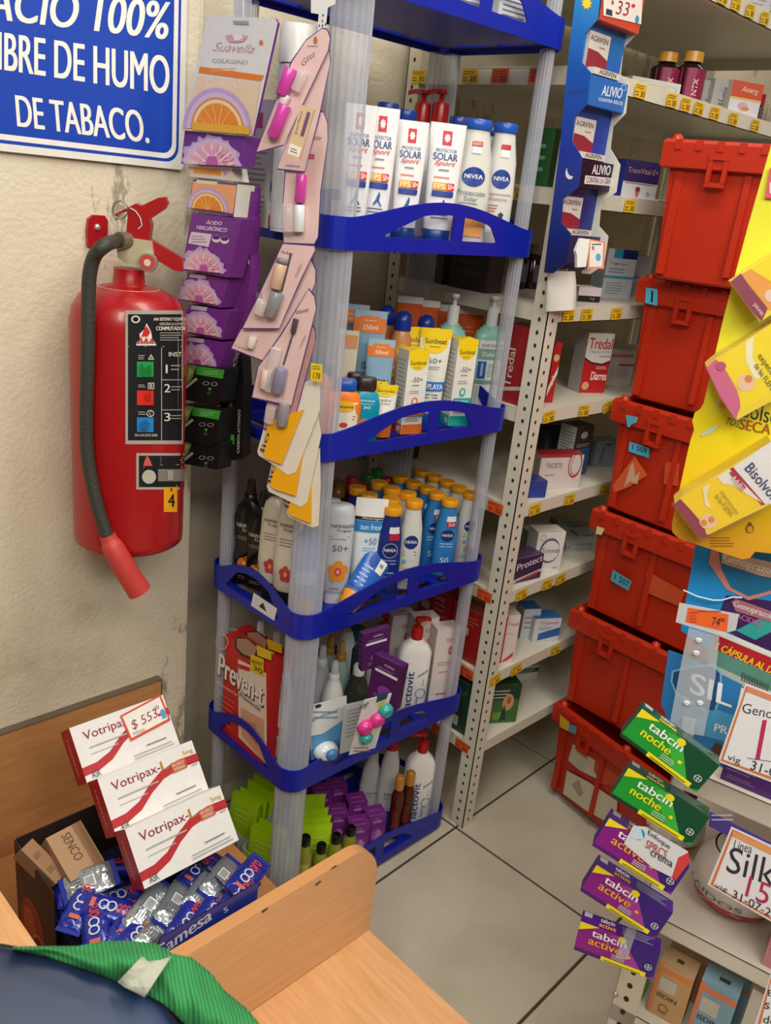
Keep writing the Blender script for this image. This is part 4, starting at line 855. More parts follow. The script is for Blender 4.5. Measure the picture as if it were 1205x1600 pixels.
# ---- tier 1: wipes, purple boxes, lotions
f = FLR[0]
LIME = '#a2cc14'
def wipes(label, Mw, w, h, n, d):
    """open counter display holding green sachets"""
    t = thing('sachet_display', label, 'display', Mw, 'open displays of lime green sachets')
    b = MB(); hb = h*.62; wl = M('#c9cbbb', .5)
    b.prism([(-w/2, 0), (w/2, 0), (w/2, hb*.75), (w*.18, hb*.55), (-w*.2, hb*.8), (-w/2, hb)], -d/2, -d/2+.001, wl); b.box(-w/2, -w/2+.001, -d/2, d/2, 0, hb, wl)
    b.box(w/2-.001, w/2, -d/2, d/2, 0, hb, wl); b.box(-w/2, w/2, d/2-.001, d/2, 0, hb*1.2, wl); b.box(-w/2, w/2, -d/2, d/2, 0, .001, wl); b.build('display_tray', t)
    MB().prints([('p', [(.02, .45), (.35, .40), (.35, .75), (.02, .9)], LIME), ('t', 'BIO', .15, .12, .5, .3, '#203a30', .03)], flat(w, hb, -d/2)).build('printed_label', t)
    first = None
    for i in range(n):
        y = -d/2+.008+(d-.014)*i/max(1, n-1); b = MB()
        b.body([(0, w*.86, .006, 4), (h*.5, w*.88, .008, 4), (h*.93, w*.88, .004, 6), (h*.95, w*.9, .001, 8), (h, w*.9, .001, 8)], M(LIME, .3, bump=.2, bscale=40), n=16)
        b.prints([('l', .2, .5, .8, .8, '#c4dc60', 3)], surf([(0, w*.86, .006), (h, w*.9, .008)]), sub=1)
        o = b.build('sachet', t) if first is None else first.copy()
        if first is not None: COL.objects.link(o)
        else: first = o
        o.location = (0, y, .002+.004*math.sin(i*2.1)); o.rotation_euler = (math.radians(-6+5*math.sin(i*1.3)), 0, 0)
    return t
wipes('display box with lime sachets at the rear left of the bottom tray', stand(.955, 1.215, f, -75), .085, .125, 5, .08)
wipes('display box with lime sachets at the left end of the bottom tray, torn open', stand(.925, 1.118, f, -70), .082, .112, 3, .05)
wipes('display box with lime sachets beside the foot of the front clear post', stand(.945, 1.045, f, -60) @ Matrix.Translation((-.0, .0, 0)), .05, .085, 2, .03)
wipes('display box with lime sachets right of the front clear post', stand(1.020, 1.085, f, -32), .085, .125, 4, .10)
OLV = M('#8a8c2c', .2)
for tx, ty, lab in ((478, 1306, 'small olive oil bottle with black cap, leftmost of four behind the bottom lip'), (503, 1318, 'small olive oil bottle with black cap, lowest and second of four'), (526, 1303, 'small olive oil bottle with black cap, third of four'), (549, 1291, 'small olive oil bottle with black cap, rightmost of four')):
    x, y, h = row(tx, ty, 1.026, f); w = .032; hb = max(.03, h-.020)
    bottle('oil_bottle', lab, 'bottle', stand(x, y, f, -40), [(0, w*.95, w*.95), (hb*.8, w, w), (hb, w*.6, w*.6)], OLV, [('cap', [(hb, w*.66, w*.66), (h-.003, w*.66, w*.66), (h, w*.5, w*.5)], M('#12110f', .2))], [('r', .2, .2, .8, .7, '#b8b25c')], 'small black capped oil bottles', n=16)
def pbox2(x, y, rz, lab, w=.044, d=.034, h=.095):
    carton(lab, stand(x, y, f, rz), w, d, h, ('#7a2a86', '#5e1c6c', '#74267f'), [('t', 'mitu', .3, .78, .75, .86, '#e0b8e4'), ('l', .3, .88, .7, .92, '#c090c8', 1), ('e', .55, .4, .3, .2, '#9c58a4'), ('p', [(.4, .1), (.7, .15), (.8, .5), (.6, .6), (.45, .4)], '#b484b4')],
           [('t', 'mitu', .25, .78, .75, .86, '#c89ad0'), ('l', .2, .2, .8, .6, '#8a4896', 4)], [('l', .2, .4, .8, .6, '#a860b0', 1)], group='small purple boxes on the bottom tray')
pbox2(1.113, 1.040, -28, 'small purple box in the front row, left one'); pbox2(1.163, 1.040, -20, 'small purple box in the front row, right one')
pbox2(1.095, 1.090, -28, 'small purple box in the second row, left one', h=.10); pbox2(1.150, 1.088, -24, 'small purple box in the second row, right one', h=.105)
pbox2(1.100, 1.150, -24, 'small purple box in the third row, behind the left ones', h=.115); pbox2(1.145, 1.150, -24, 'small purple box in the third row, right one', h=.11); pbox2(1.080, 1.200, -24, 'small purple box at the very back of the bottom tray', h=.115)
for tx, ty, Y, lab, c in ((584, 1175, 1.15, 'white bottle with dark print behind the purple boxes', '#dcdad6'), (615, 1158, 1.11, 'slim white bottle with red cap beside the purple boxes', '#c01c18')):
    x, y, h = row(tx, ty, Y, f); w = .05; hb = h-.02
    bottle('lotion_bottle', lab, 'bottle', stand(x, y, f, -38), [(0, w*.95, w*.6, 2.6), (hb*.4, w, w*.64, 2.6), (hb*.8, w*.8, w*.56, 2.4), (hb, w*.5, w*.44)], '#dddbd8', [('cap', [(hb, w*.56, w*.5), (h, w*.52, w*.46)], c)], [('t', 'lactovit', .3, .28, .8, .33, '#44405c', .02), ('l', .3, .2, .8, .25, '#8c8c90', 2)], 'white bottles on the bottom tray')
x, y, h = row(664, 1147, 1.048, f); lactovit('white lotion bottle with red pump, at the right end of the bottom tray', stand(x, y, f, -34), h, .068, 'red pump lotion bottles', 170)
for tx, ty, Y, lab in ((626, 1212, 1.034, 'slim amber bottle with copper cap, left of two'), (643, 1205, 1.034, 'slim amber bottle with copper cap, right of two beside the pump bottle')):
    x, y, h = row(tx, ty, Y, f); w = .029; hb = h-.034
    bottle('oil_bottle', lab, 'bottle', stand(x, y, f, -40), [(0, w*.95, w*.95), (hb*.85, w, w), (hb, w*.6, w*.6)], M('#4a1c0c', .15), [('cap', [(hb, w*.74, w*.74), (h-.004, w*.74, w*.74), (h, w*.5, w*.5)], M('#c08434', .3, .2))], [('r', .2, .2, .8, .6, '#6a3018')], 'slim amber bottles', n=16)

# ================================================================ helpers for traced flat goods
def ppoly(Mf, pts, y=0.): return [(lambda v: (v.x, v.z))(loc(Mf, px, py, y)) for px, py in pts]
def pxprism(b, Mf, pts, y0, y1, m, mf=None): return b.prism(ppoly(Mf, pts, y0), y0, y1, M(m), M(mf) if mf else None)

# ================================================================ FIRE EXTINGUISHER
EX, EY, ER = .662, 1.207, .0865
ext = thing('fire_extinguisher', 'red dry powder fire extinguisher with black rubber hose, hung on the cream wall', 'extinguisher', Matrix.Translation((EX, EY, .815)))
REDP = M('#a00f14', .32, coat=.2); b = MB(); H = .375; D = 2*ER
b.body([(0, D*.93, D*.93), (.004, D*.99, D*.99), (.016, D*1.0, D*1.0), (.018, D, D), (H-.02, D, D), (H, D*.95, D*.95), (H+.018, D*.82, D*.82), (H+.030, D*.55, D*.55), (H+.034, .055, .055)], REDP, n=48); b.build('cylinder_body', ext)
MB().body([(H+.030, .052, .052), (H+.034, .052, .052), (H+.036, .046, .046), (H+.058, .044, .044)], M('#b01218', .35), n=24).build('neck', ext)
MB().body([(H+.027, .088, .088), (H+.030, .092, .092), (H+.031, .088, .088)], M('#b9b2a4', .35, .4), n=28).build('neck_ring', ext)
exM = ext.matrix_world.copy(); exI = exM.inverted()
VM = frame((EX, EY, 1.28), (-.62, -.78, 0)); VI = VM.inverted()
def on_axis(px, py, y): v = VM @ loc(VM, px, py, y); return v
b = MB(); pxprism(b, VM, [(182, 384), (205, 372), (237, 377), (240, 398), (228, 412), (196, 412), (184, 402)], -.018, .018, M('#c4b898', .4, .3)); o = b.build('valve_body', ext); o.matrix_world = VM
b = MB(); pxprism(b, VM, [(196, 378), (200, 330), (186, 334), (178, 345), (181, 340), (179, 335), (212, 318), (226, 324), (236, 352), (231, 388), (203, 390)], -.014, .014, REDP); o = b.build('handle_bracket', ext); o.matrix_world = VM
b = MB(); pxprism(b, VM, [(208, 328), (247, 309), (258, 308), (262, 318), (257, 327), (220, 352), (214, 345)], -.010, .010, REDP); o = b.build('top_lever', ext); o.matrix_world = VM
b = MB(); pxprism(b, VM, [(226, 366), (232, 372), (285, 405), (285, 425), (270, 422), (222, 392)], -.009, .009, M('#a31016', .35)); o = b.build('bottom_lever', ext); o.matrix_world = VM
T = Matrix.Translation(exI @ on_axis(231, 410, -.030)) @ (exI.to_3x3() @ VM.to_3x3()).to_4x4() @ Matrix.Rotation(math.pi/2, 4, 'X')
b = MB(); b.body([(-.012, .026, .026), (0, .028, .028), (.004, .026, .026)], M('#b8b2a6', .3, .6), n=20, T=T); b.body([(.0042, .022, .022), (.0046, .022, .022)], M('#b84a44', .3), n=20, T=T)
b.body([(.0048, .010, .010), (.005, .010, .010)], M('#d8c8b8', .4), n=12, T=T); b.build('pressure_gauge', ext)
pts = []
for i in range(17):
    a = 2*math.pi*i/16; pts.append(exI @ on_axis(188+12*math.cos(a), 328+14*math.sin(a), -.016))
MB().tube(pts, .0011, M('#8d8a80', .3, .8), n=6).build('pull_ring', ext)
MB().tube([exI @ on_axis(px, py, -.017) for px, py in ((203, 325), (212, 330), (219, 340), (222, 352), (216, 358))], .0008, M('#c9d2c6', .4), n=5).build('seal_wire', ext)
def cyl(px, py, r):
    d = Vector(ray(px, py)); o = Vector(CAM)-Vector((EX, EY, 0)); a = d.x**2+d.y**2; bq = 2*(o.x*d.x+o.y*d.y); c = o.x**2+o.y**2-r*r
    ds = bq*bq-4*a*c
    t = (-bq-math.sqrt(ds))/(2*a) if ds > 0 else -bq/(2*a)
    return exI @ (Vector(CAM)+d*t)
HR = ER+.0125
hose = [exI @ on_axis(196, 375, -.012), exI @ on_axis(180, 377, -.03), cyl(163, 384, HR+.012), cyl(148, 400, HR), cyl(140, 430, HR), cyl(138, 480, HR), cyl(137, 560, HR), cyl(135, 640, HR), cyl(136, 700, HR), cyl(143, 750, HR), cyl(155, 800, HR), cyl(168, 838, HR)]
def smooth_path(P, k=4):
    P = [Vector(p) for p in P]; out = []
    for i in range(len(P)-1):
        p0, p1, p2, p3 = P[max(i-1, 0)], P[i], P[i+1], P[min(i+2, len(P)-1)]
        for j in range(k):
            t = j/k; out.append(.5*((2*p1)+(p2-p0)*t+(2*p0-5*p1+4*p2-p3)*t*t+(3*p1-p0-3*p2+p3)*t**3))
    return out+[P[-1]]
MB().tube(smooth_path(hose), .0098, M('#34362f', .55, bump=.3, bscale=200), n=14).build('hose', ext)
MB().tube([exI @ on_axis(200, 376, -.010), exI @ on_axis(186, 376, -.024)], .0125, M('#7a6e5a', .4, .4), n=14).build('hose_fitting', ext)
nz = [cyl(168, 836, HR), cyl(172, 846, HR), cyl(178, 858, HR+.002), cyl(198, 893, HR+.004), cyl(218, 924, HR+.006)]
MB().tube(smooth_path(nz, 3), [.012, .0125, .013, .0135, .015, .016, .017, .0175, .018, .018, .018, .0185, .019], M('#bb3c38', .5), n=20).build('discharge_horn', ext)
def cmap(u, v, o): return tuple(cyl(u, v, ER+o+.0003))
BLKL = '#14141a'
b = MB(); b.prints([('r', 196, 485, 286, 694, '#a8a49a'), ('r', 200, 491, 284, 688, BLKL)], cmap, sub=12, step=.00025); b.build('instruction_label', ext)
b = MB(); b.prints([('r', 200, 541, 284, 542, '#b8b8b0'), ('r', 252, 543, 253, 688, '#b8b8b0'), ('r', 253, 593, 284, 594, '#b8b8b0'), ('r', 253, 640, 284, 641, '#b8b8b0'),
    ('r', 214, 565, 240, 589, '#1f9a48'), ('r', 214, 610, 240, 633, '#d8281e'), ('r', 214, 652, 240, 675, '#1c86cc'),
    ('p', [(229, 505), (236, 518), (238, 530), (243, 536), (213, 536), (219, 530), (218, 522), (226, 514)], '#e8e0dc'), ('p', [(229, 509), (235, 519), (231, 526), (221, 526), (224, 517)], '#c4281e'),
    ('q', 'AAA', (215, 536), (241, 538), (216, 527), '#c4281e', .03), ('r', 213, 537, 244, 540, '#d8d4cc'),
    ('q', 'AAA SISTEMAS Y EQUIPOS', (240, 502), (290, 502), (240, 496), '#d8d4cc', .03), ('q', 'ASESORIA & SOPORTE', (249, 508), (290, 508), (249, 504), '#c8c4bc'), ('q', 'CONMUTADOR', (244, 516), (290, 516), (244, 510), '#e0dcd4', .03), ('l', 250, 533, 284, 518, '#a8a49c', 4),
    ('o', 212, 499, 7, 6, '#d8d4cc', .35), ('q', 'INST', (264, 557), (284, 557), (264, 550), '#d0ccc4', .02), ('q', '1', (259, 583), (262, 583), (259, 570), '#d8d4cc', .0), ('q', '2', (257, 613), (266, 613), (257, 600), '#d8d4cc'), ('q', '3', (257, 658), (266, 658), (257, 645), '#d8d4cc'),
    ('l', 267, 580, 284, 568, '#98948c', 2), ('l', 267, 611, 284, 602, '#98948c', 2), ('l', 267, 656, 284, 647, '#98948c', 2),
    ('p', [(231, 562), (241, 562), (236, 553)], '#c8c4bc'), ('q', 'A', (233.5, 561.5), (238.5, 561.5), (233.5, 556), '#14141a'), ('r', 231, 598, 241, 608, '#c8c4bc'), ('r', 232.3, 599.3, 239.7, 606.7, BLKL), ('q', 'B', (234, 606), (238, 606), (234, 600), '#d0ccc4'),
    ('o', 235, 646, 6, 5.5, '#c8c4bc', .22), ('q', 'C', (233, 649), (237, 649), (233, 643), '#d0ccc4'), ('l', 216, 562, 227, 554, '#b0aca4', 3), ('l', 216, 606, 228, 600, '#b0aca4', 2), ('l', 216, 649, 228, 642, '#b0aca4', 2), ('q', 'EN-154-SCFI-2005', (211, 682), (246, 682), (211, 678), '#c0bcb4', .02),
    ('p', [(219, 569), (224, 569), (224, 585), (219, 585)], '#157032'), ('p', [(228, 574), (236, 570), (237, 586), (229, 586)], '#157032'), ('p', [(226, 615), (236, 613), (235, 628), (228, 624)], '#a81c14'), ('p', [(218, 660), (228, 656), (235, 662), (230, 672), (220, 670)], '#14609c')], cmap, k0=3, sub=3, step=.00022)
b.build('instruction_print', ext)
b = MB(); b.prints([('r', 213, 708, 288, 765, '#a8a49a'), ('r', 217, 712, 288, 761, BLKL), ('p', [(230, 711), (235, 720), (238, 728), (224, 728), (226, 720)], '#cf5a4c'), ('e', 233, 745, 11, 11, '#b8b4a4'), ('r', 247, 733, 288, 752, '#7c7a74'), ('l', 224, 731, 288, 729, '#b0aca4', 1), ('l', 250, 728, 288, 713, '#8c8880', 4), ('r', 262, 735, 271, 750, '#a89c8c')], cmap, sub=10, step=.00025); b.build('lower_label', ext)
b = MB(); b.prints([('r', 256, 758, 277, 800, '#eba514'), ('q', '4', (263, 792), (273, 792), (263, 772), '#141210', .03), ('e', 268, 765, 2, 3, '#8a5a10')], cmap, sub=6, step=.0003); b.build('number_sticker', ext, label='yellow sticker with a black 4')
b = MB(); b.prints([('p', [(153, 450), (196, 455), (193, 460), (153, 455)], '#5a1410')], lambda u, v, o: tuple(exI @ (VM @ loc(VM, u, v, -.064-o))), k0=1) if False else None
# bracket plate on the wall
br_ = thing('wall_bracket', 'red painted metal bracket with one screw on the cream wall, left above the extinguisher', 'bracket', Matrix.Translation((.60, 1.298, 1.3)))
b = MB(); pxprism(b, br_.matrix_world, [(139, 342), (146, 336), (164, 337), (169, 345), (168, 384), (158, 386), (138, 385), (137, 360)], -.006, .001, REDP); b.build('bracket_plate', br_)
c = loc(br_.matrix_world, 152, 355, -.006); MB().body([(0, .010, .010), (.003, .008, .008), (.0035, .003, .003)], M('#c8c4bc', .3, .6), n=12, T=Matrix.Translation(c) @ Matrix.Rotation(math.pi/2, 4, 'X')).build('screw', br_)

# ================================================================ HANGING STRIP OF MASK BOXES (plane x = .82)
HX = .815
Ms = frame((HX, 1.2, 1.2), (-1, -.12, 0)); mp0 = pxmap(Ms)
t = thing('hanger_strip', 'clear plastic hanging strip above the orange slice header card', 'hanger', Ms)
b = MB(); pxprism(b, Ms, [(364, -30), (393, -30), (392, 40), (366, 40)], .002, .0028, clear('#d8dcdc', .45, .15, .3)); b.build('strip', t)
b = MB(); pxprism(b, Ms, [(377, -30), (380, -30), (381, 32), (378, 32)], .0005, .0015, M('#e6e6e6', .3)); b.build('centre_rib', t)
def flower(u, v, w, h, mp, k0=2, half=True, dx=.03, dy=.09):
    """half flower print in the traced plane (pixels)"""
    it = []
    rnd = random.Random(int(u+v))
    def half_e(a, b_, c, n=22, jag=0.):
        pts = []
        for i in range(n+1):
            an = math.pi*i/n; q = 1+jag*(rnd.random()-.5); pts.append((u-a*q*math.cos(an)+0, v-b_*q*math.sin(an)+dy*(-a*q*math.cos(an))))
        return ('p', pts, c)
    it += [half_e(w, h, '#c8a8d8', jag=.22), half_e(w*.9, h*.9, '#d9bfe2', jag=.14), half_e(w*.78, h*.76, '#e6c2b8')]
    for i in range(22):
        nn, r1, r0, ii = (13, .80, .35, i) if i < 13 else (9, .50, .12, i-13)
        an = math.pi*(ii+.5)/nn
        x1, y1, x0, y0 = u-w*r1*math.cos(an), v-h*r1*math.sin(an), u-w*r0*math.cos(an), v-h*r0*math.sin(an); nx, ny = -(y1-y0)*.16, (x1-x0)*.16
        xm, ym = (x0*.4+x1*.6), (y0*.4+y1*.6)
        it.append(('p', [(x0, y0+dy*(x0-u)), (xm+nx, ym+ny+dy*(xm-u)), (x1, y1+dy*(x1-u)), (xm-nx, ym-ny+dy*(xm-u))], '#e9a8cc' if i % 2 else '#f0c8dc'))
    it += [('p', [(u-w*.2, v+dy*-w*.2), (u-w*.14, v-h*.3), (u+w*.14, v-h*.3), (u+w*.2, v+dy*w*.2)], '#c05cae')]
    return it
def orange_slice(u, v, w, h, dy=.1):
    def he(q, c): return ('p', [(u-w*q*math.cos(math.pi*i/20), v-h*q*math.sin(math.pi*i/20)+dy*(-w*q*math.cos(math.pi*i/20))) for i in range(21)], c)
    it = [he(1.28, '#c6a6d6'), he(1.14, '#d6c2e2'), he(1, '#e2923a'), he(.93, '#f4dcb0'), he(.82, '#ee8f22')]
    for i in range(1, 7):
        an = math.pi*i/7; it.append(('p', [(u-1, v), (u-w*.8*math.cos(an)-1, v-h*.8*math.sin(an)+dy*(-w*.8*math.cos(an))), (u-w*.8*math.cos(an)+1, v-h*.8*math.sin(an)+dy*(-w*.8*math.cos(an))), (u+1, v)], '#f6b85c'))
    return it
hd = thing('header_card', 'tall white carton with a winged logo and a large orange slice, top left strip', 'card', Ms)
PANTONE = '#e5e5e0'
def traced_box(th, pts, y, d, colf, cols, items, extra=()):
    b = MB(); b.prism(ppoly(Ms, pts, y), y, y+d, M(cols), M(colf)); b.build('carton', th)
    b = MB(); b.prints(items, pxmap(Ms, y)); b.build('printed_label', th)
HY = -.045
traced_box(hd, [(323, 30), (334, 24), (430, 29), (434, 36), (395, 212), (283, 203)], HY, .004, PANTONE, '#6a2a88',
    [('q', 'Suavella', (332, 80), (395, 84), (338, 66), '#c08a9c', 0, .2), ('q', 'COLÁGENO', (331, 98), (386, 101), (333, 90), '#a8a2a4'), ('p', [(312, 104), (413, 118), (408, 127), (310, 114)], '#e8811c'), ('l', 332, 112, 372, 105, '#f0c090', 2),
     ('p', [(308, 118), (407, 129), (394, 212), (283, 203)], '#ecd2b4'), ('o', 329, 129, 6, 7, '#f2ece0', .2), ('o', 350, 129, 6, 7, '#f2ece0', .2), ('o', 371, 131, 6, 7, '#f2ece0', .2),
     ('p', [(352, 56), (362, 54), (366, 60), (372, 53), (388, 56), (380, 65), (366, 66), (358, 65)], '#d8a8b8'), ('p', [(365, 56), (376, 53), (380, 58), (374, 63), (366, 63)], '#f2ecec'), ('e', 408, 66, 3, 4, '#e07a3a'), ('p', [(364, 32), (388, 33), (389, 38), (365, 37)], '#a0a4a0')]
    + orange_slice(340, 204, 42, 52, .08) + [('p', [(300, 190), (390, 198), (389, 210), (300, 203)], '#e8b02c')])
def mask_box(name_lab, pts, y, side, items, d=.028, col='#6e2c8c', group='mask cartons on the left hanging strip'):
    th = thing('mask_carton', name_lab, 'box', Ms, group); traced_box(th, pts, y, d, col, side, items); return th
PU2 = '#752f92'
mask_box('purple flower carton directly under the orange slice header', [(289, 204), (383, 213), (372, 261), (283, 256)], -.040, '#7a3a98', flower(331, 258, 47, 46, None, dy=.04), d=.03)
mask_box('peach carton edge with an orange slice, hanging under the first flower', [(293, 260), (362, 262), (366, 283), (298, 276)], -.030, '#d9d2c4', [('p', [(293, 260), (362, 262), (365, 277), (297, 272)], '#e8d0b4')]+[('p', [(302, 262), (344, 264), (346, 274), (303, 271)], '#ec9a30'), ('p', [(346, 264), (360, 264), (352, 275)], '#c8a0d0')], d=.03, col='#ddd8c8')
mask_box('peach carton with a small orange slice above the purple eye mask box', [(302, 280), (371, 288), (365, 339), (294, 325)], -.032, '#d9d6c9', [('p', [(302, 283), (370, 290), (364, 334), (296, 322)], '#efae78'), ('p', [(308, 281), (340, 284), (339, 289), (306, 286)], '#f2ddc8')]+orange_slice(325, 328, 26, 27, .12), d=.035)
mask_box('purple eye mask carton with white lettering and two eyes', [(300, 333), (378, 342), (357, 434), (284, 422)], -.038, '#702a84',
    [('q', 'ÁCIDO', (322, 350), (346, 352), (324, 343), '#f0e4f2', .02), ('q', 'HIALURÓNICO', (307, 358), (354, 363), (309, 350), '#f0e4f2', .02), ('p', [(299, 362), (331, 366), (326, 386), (294, 380)], '#e4d4e8'), ('l', 299, 380, 323, 367, '#9a7aa8', 3), ('e', 338, 373, 7, 6, '#f0e4f2'), ('e', 351, 375, 7, 6, '#f0e4f2'), ('e', 338, 371, 6, 3.5, '#5a2470'), ('e', 351, 373, 6, 3.5, '#5a2470')]+flower(318, 424, 34, 36, None, dy=.12), d=.03, col=PU2)
for k, (dx, dy_, lab) in enumerate(((0, 0, 'second purple flower carton below the eye mask box'), (2, 50, 'third purple flower carton below the eye mask box'), (-3, 100, 'lowest purple flower carton, just above the black ones'))):
    top = [(295+dx*.5, 426+dy_), (358+dx, 436+dy_), (345+dx, 481+dy_), (278+dx, 468+dy_)]
    mask_box(lab, top, -.030+.002*k, '#6e2a80', [('p', [(297+dx, 427+dy_), (322+dx, 430+dy_), (321+dx, 436+dy_), (296+dx, 433+dy_)], '#c9bccd')]+flower(311+dx, 472+dy_, 33, 35, None, dy=.16), d=.03, col=PU2)
# right-hand column of purple sides with the 3 in 1 flaps
for k, (y_, lab) in enumerate(((294, 'purple carton side with a 3 flap, upper one behind the strip'), (340, 'purple carton side with a 3 flap, middle one behind the strip'), (400, 'purple carton side with a 3 flap, lower one behind the strip'))):
    th = thing('mask_carton', lab, 'box', Ms, 'purple cartons behind the left hanging strip'); b = MB(); y = -.004+.002*k
    pts = [(368, y_+10), (392, y_-2), (392, y_+20), (388, y_+60), (372, y_+150), (340, y_+190), (345, y_+90)]
    pxprism(b, Ms, pts, y, y+.02, '#702a84', '#74307f'); b.build('carton', th)
    b = MB(); b.prints([('q', '3', (380, y_+14), (386, y_+13), (380, y_+4), '#e8d8ec', .02), ('q', '1', (388, y_+13), (390, y_+13), (388, y_+5), '#e8d8ec', .02)]+[('e', 366-i*3+(i % 2)*5, y_+30+i*14, 3, 4, '#8c4a96') for i in range(8)], pxmap(Ms, y)); b.build('printed_label', th)
GRN = '#3fa83c'
for k, (oy, ox, lab) in enumerate(((0, 0, 'upper black charcoal mask carton with a green band'), (64, -6, 'middle black charcoal mask carton with a green band'), (116, -6, 'lowest black charcoal mask carton with a face print'))):
    th = thing('mask_carton', lab, 'box', Ms, 'black charcoal mask cartons'); y = -.036+.004*k
    pts = [(291+ox, 568+oy), (352+ox, 576+oy), (345+ox, 628+oy-(10 if k == 2 else 0)), (332+ox, 634+oy-(18 if k == 2 else 0)), (279+ox, 622+oy-(16 if k == 2 else 0)), (281+ox, 600+oy)]
    its = [('p', [(290+ox, 569+oy), (308+ox, 571+oy), (300+ox, 592+oy), (284+ox, 608+oy)], '#8aa858'), ('p', [(306+ox, 590+oy), (309+ox, 593+oy), (288+ox, 610+oy), (284+ox, 608+oy)], '#c8d4c0'), ('p', [(296+ox, 574+oy), (303+ox, 580+oy), (292+ox, 594+oy)], '#c6d88c'),
           ('o', 322+ox, 599+oy, 5, 3, '#b8b8b4', .2), ('o', 335+ox, 600+oy, 5, 3, '#b8b8b4', .2), ('p', [(325+ox, 606+oy), (331+ox, 606+oy), (328+ox, 611+oy)], '#3cb83c'), ('o', 327+ox, 614+oy, 3, 2, '#5a8a60', .3)]
    if k < 2: its += [('p', [(308+ox, 572+oy), (351+ox, 578+oy), (348+ox, 592+oy), (306+ox, 585+oy)], GRN), ('l', 318+ox, 586+oy, 344+ox, 579+oy, '#8ed088', 2)]
    b = MB(); pxprism(b, Ms, pts, y, y+.03, '#0d0f10', '#14181a'); b.build('carton', th); b = MB(); b.prints(its, pxmap(Ms, y)); b.build('printed_label', th)
th = thing('mask_carton', 'black carton sides with upright white lettering beside the charcoal masks', 'box', Ms); b = MB()
pxprism(b, Ms, [(356, 560), (378, 540), (381, 600), (379, 712), (366, 720), (345, 706), (330, 712), (340, 660)], -.002, .016, '#0c0c0e', '#101214'); b.build('carton', th)
b = MB(); b.prints([('q', 'CARBÓN ACTIVADO', (361, 600), (376, 545), (354, 597), '#cfc8c0', .01), ('q', 'CARBÓN ACTIVADO', (350, 688), (364, 628), (344, 686), '#cfc8c0', .01), ('q', 'CARBÓN ACTIVADO', (374, 708), (376, 640), (369, 708), '#cfc8c0', .01), ('p', [(354, 676), (366, 680), (366, 694), (352, 692)], GRN)], pxmap(Ms, -.002)); b.build('printed_label', th)

# ================================================================ HANGING STRIP OF PINK MAKE-UP CARDS at the front clear post
Mk = frame((.80, .985, 1.3), (-.82, -.57, 0))
clip = thing('shelf_clip', 'white perforated clip holding the pink make-up cards at the front clear post', 'clip', Mk)
b = MB(); pxprism(b, Mk, [(486, -20), (524, -20), (524, 6), (512, 12), (508, 50), (496, 52), (498, 22), (486, 20)], .006, .0075, M('#d4d4d2', .4)); b.build('clip_plate', clip)
b = MB(); b.prints([('e', 505, 24, 1.2, 2.5, '#3a3a3c'), ('e', 504, 33, 1, 2.5, '#3a3a3c'), ('e', 499, 40, 1.2, 2, '#3a3a3c'), ('e', 504, 40, 1.2, 2, '#3a3a3c'), ('e', 509, 38, 1.2, 2, '#3a3a3c')], pxmap(Mk, .006)); b.build('slots', clip)
CARDC, EDGE = '#d9b8b4', '#4a2a78'
def inset(pts, k):
    cx = sum(p[0] for p in pts)/len(pts); cy = sum(p[1] for p in pts)/len(pts); o = []
    for x, y in pts:
        d = math.hypot(x-cx, y-cy); o.append((x-(x-cx)/d*k, y-(y-cy)/d*k))
    return o
def mk_card(lab, pts, y, items=(), blisters=(), col=CARDC, group='pink make-up cards', n=None):
    th = thing('makeup_card', lab, 'card', Mk, group)
    b = MB(); pxprism(b, Mk, pts, y, y+.0008, EDGE); b.build('backing_card', th)
    b = MB(); b.prints([('p', inset(pts, 2.2), col)]+list(items), pxmap(Mk, y), step=.0002); b.build('printed_label', th)
    for a, c, r, colr in blisters:      # glued cylinders a->c in pixels
        pa, pc_ = loc(Mk, *a, y-r*.9), loc(Mk, *c, y-r*.9)
        P0, P1 = Vector(pa), Vector(pc_)
        mm = clear('#e8e0e0', .30, .08, .5) if colr == 'clear' else M(colr, .22, .15 if colr in ('#8c8c92', '#8a84a0') else 0)
        MB().tube([P0, P0.lerp(P1, .012), P0.lerp(P1, .988), P1], [r*.96, r, r, r*.96], mm, n=16).build({'clear': 'blister'}.get(colr, 'cosmetic_tube'), th)
    return th
MG = '#c743a0'
mk_card('pink card with a magenta capped gloss tube, lower middle of the make-up strip', [(499, 172), (506, 174), (512, 190), (513, 215), (502, 300), (497, 372), (491, 383), (443, 381), (440, 340), (447, 240)], .004,
        [('q', 'color', (488, 218), (503, 220), (489, 210), '#4a3a40', 0, .3), ('p', [(480, 240), (492, 241), (491, 249), (479, 248)], '#c04a68')], [((472, 272), (468, 316), .0075, MG), ((468, 320), (467, 362), .0075, '#d9d9dc'), ((450, 318), (450, 362), .009, 'clear')])
sc_ = mk_card('pink card with a flesh coloured sample sachet, second card of the make-up strip', [(505, 60), (515, 78), (517, 95), (500, 180), (476, 270), (433, 265), (455, 200), (490, 90)], .000, [('q', 'makeup', (446, 262), (468, 263), (447, 256), '#7a6468')], [])
q = fitrect([(446, 243), (468, 249), (488, 170), (473, 164)], .018, .062, (-.82, -.57, 0), depth((.80, .985, 1.4))-.012)
sb_ = MB().box(-.009, .009, 0, .008, 0, .062, M('#d9b894', .25)).build('sample_bottle', sc_); sb_.matrix_world = q
MB().prints([('r', .05, .04, .95, .24, '#e9e2d6'), ('l', .2, .08, .8, .18, '#4a4048', 2), ('q', 'perfect', (.35, .45), (.35, .9), (.12, .45), '#8a6a70'), ('r', .6, .45, .85, .92, '#6a4a78')], flat(.018, .062, 0)).build('bottle_label', sb_)
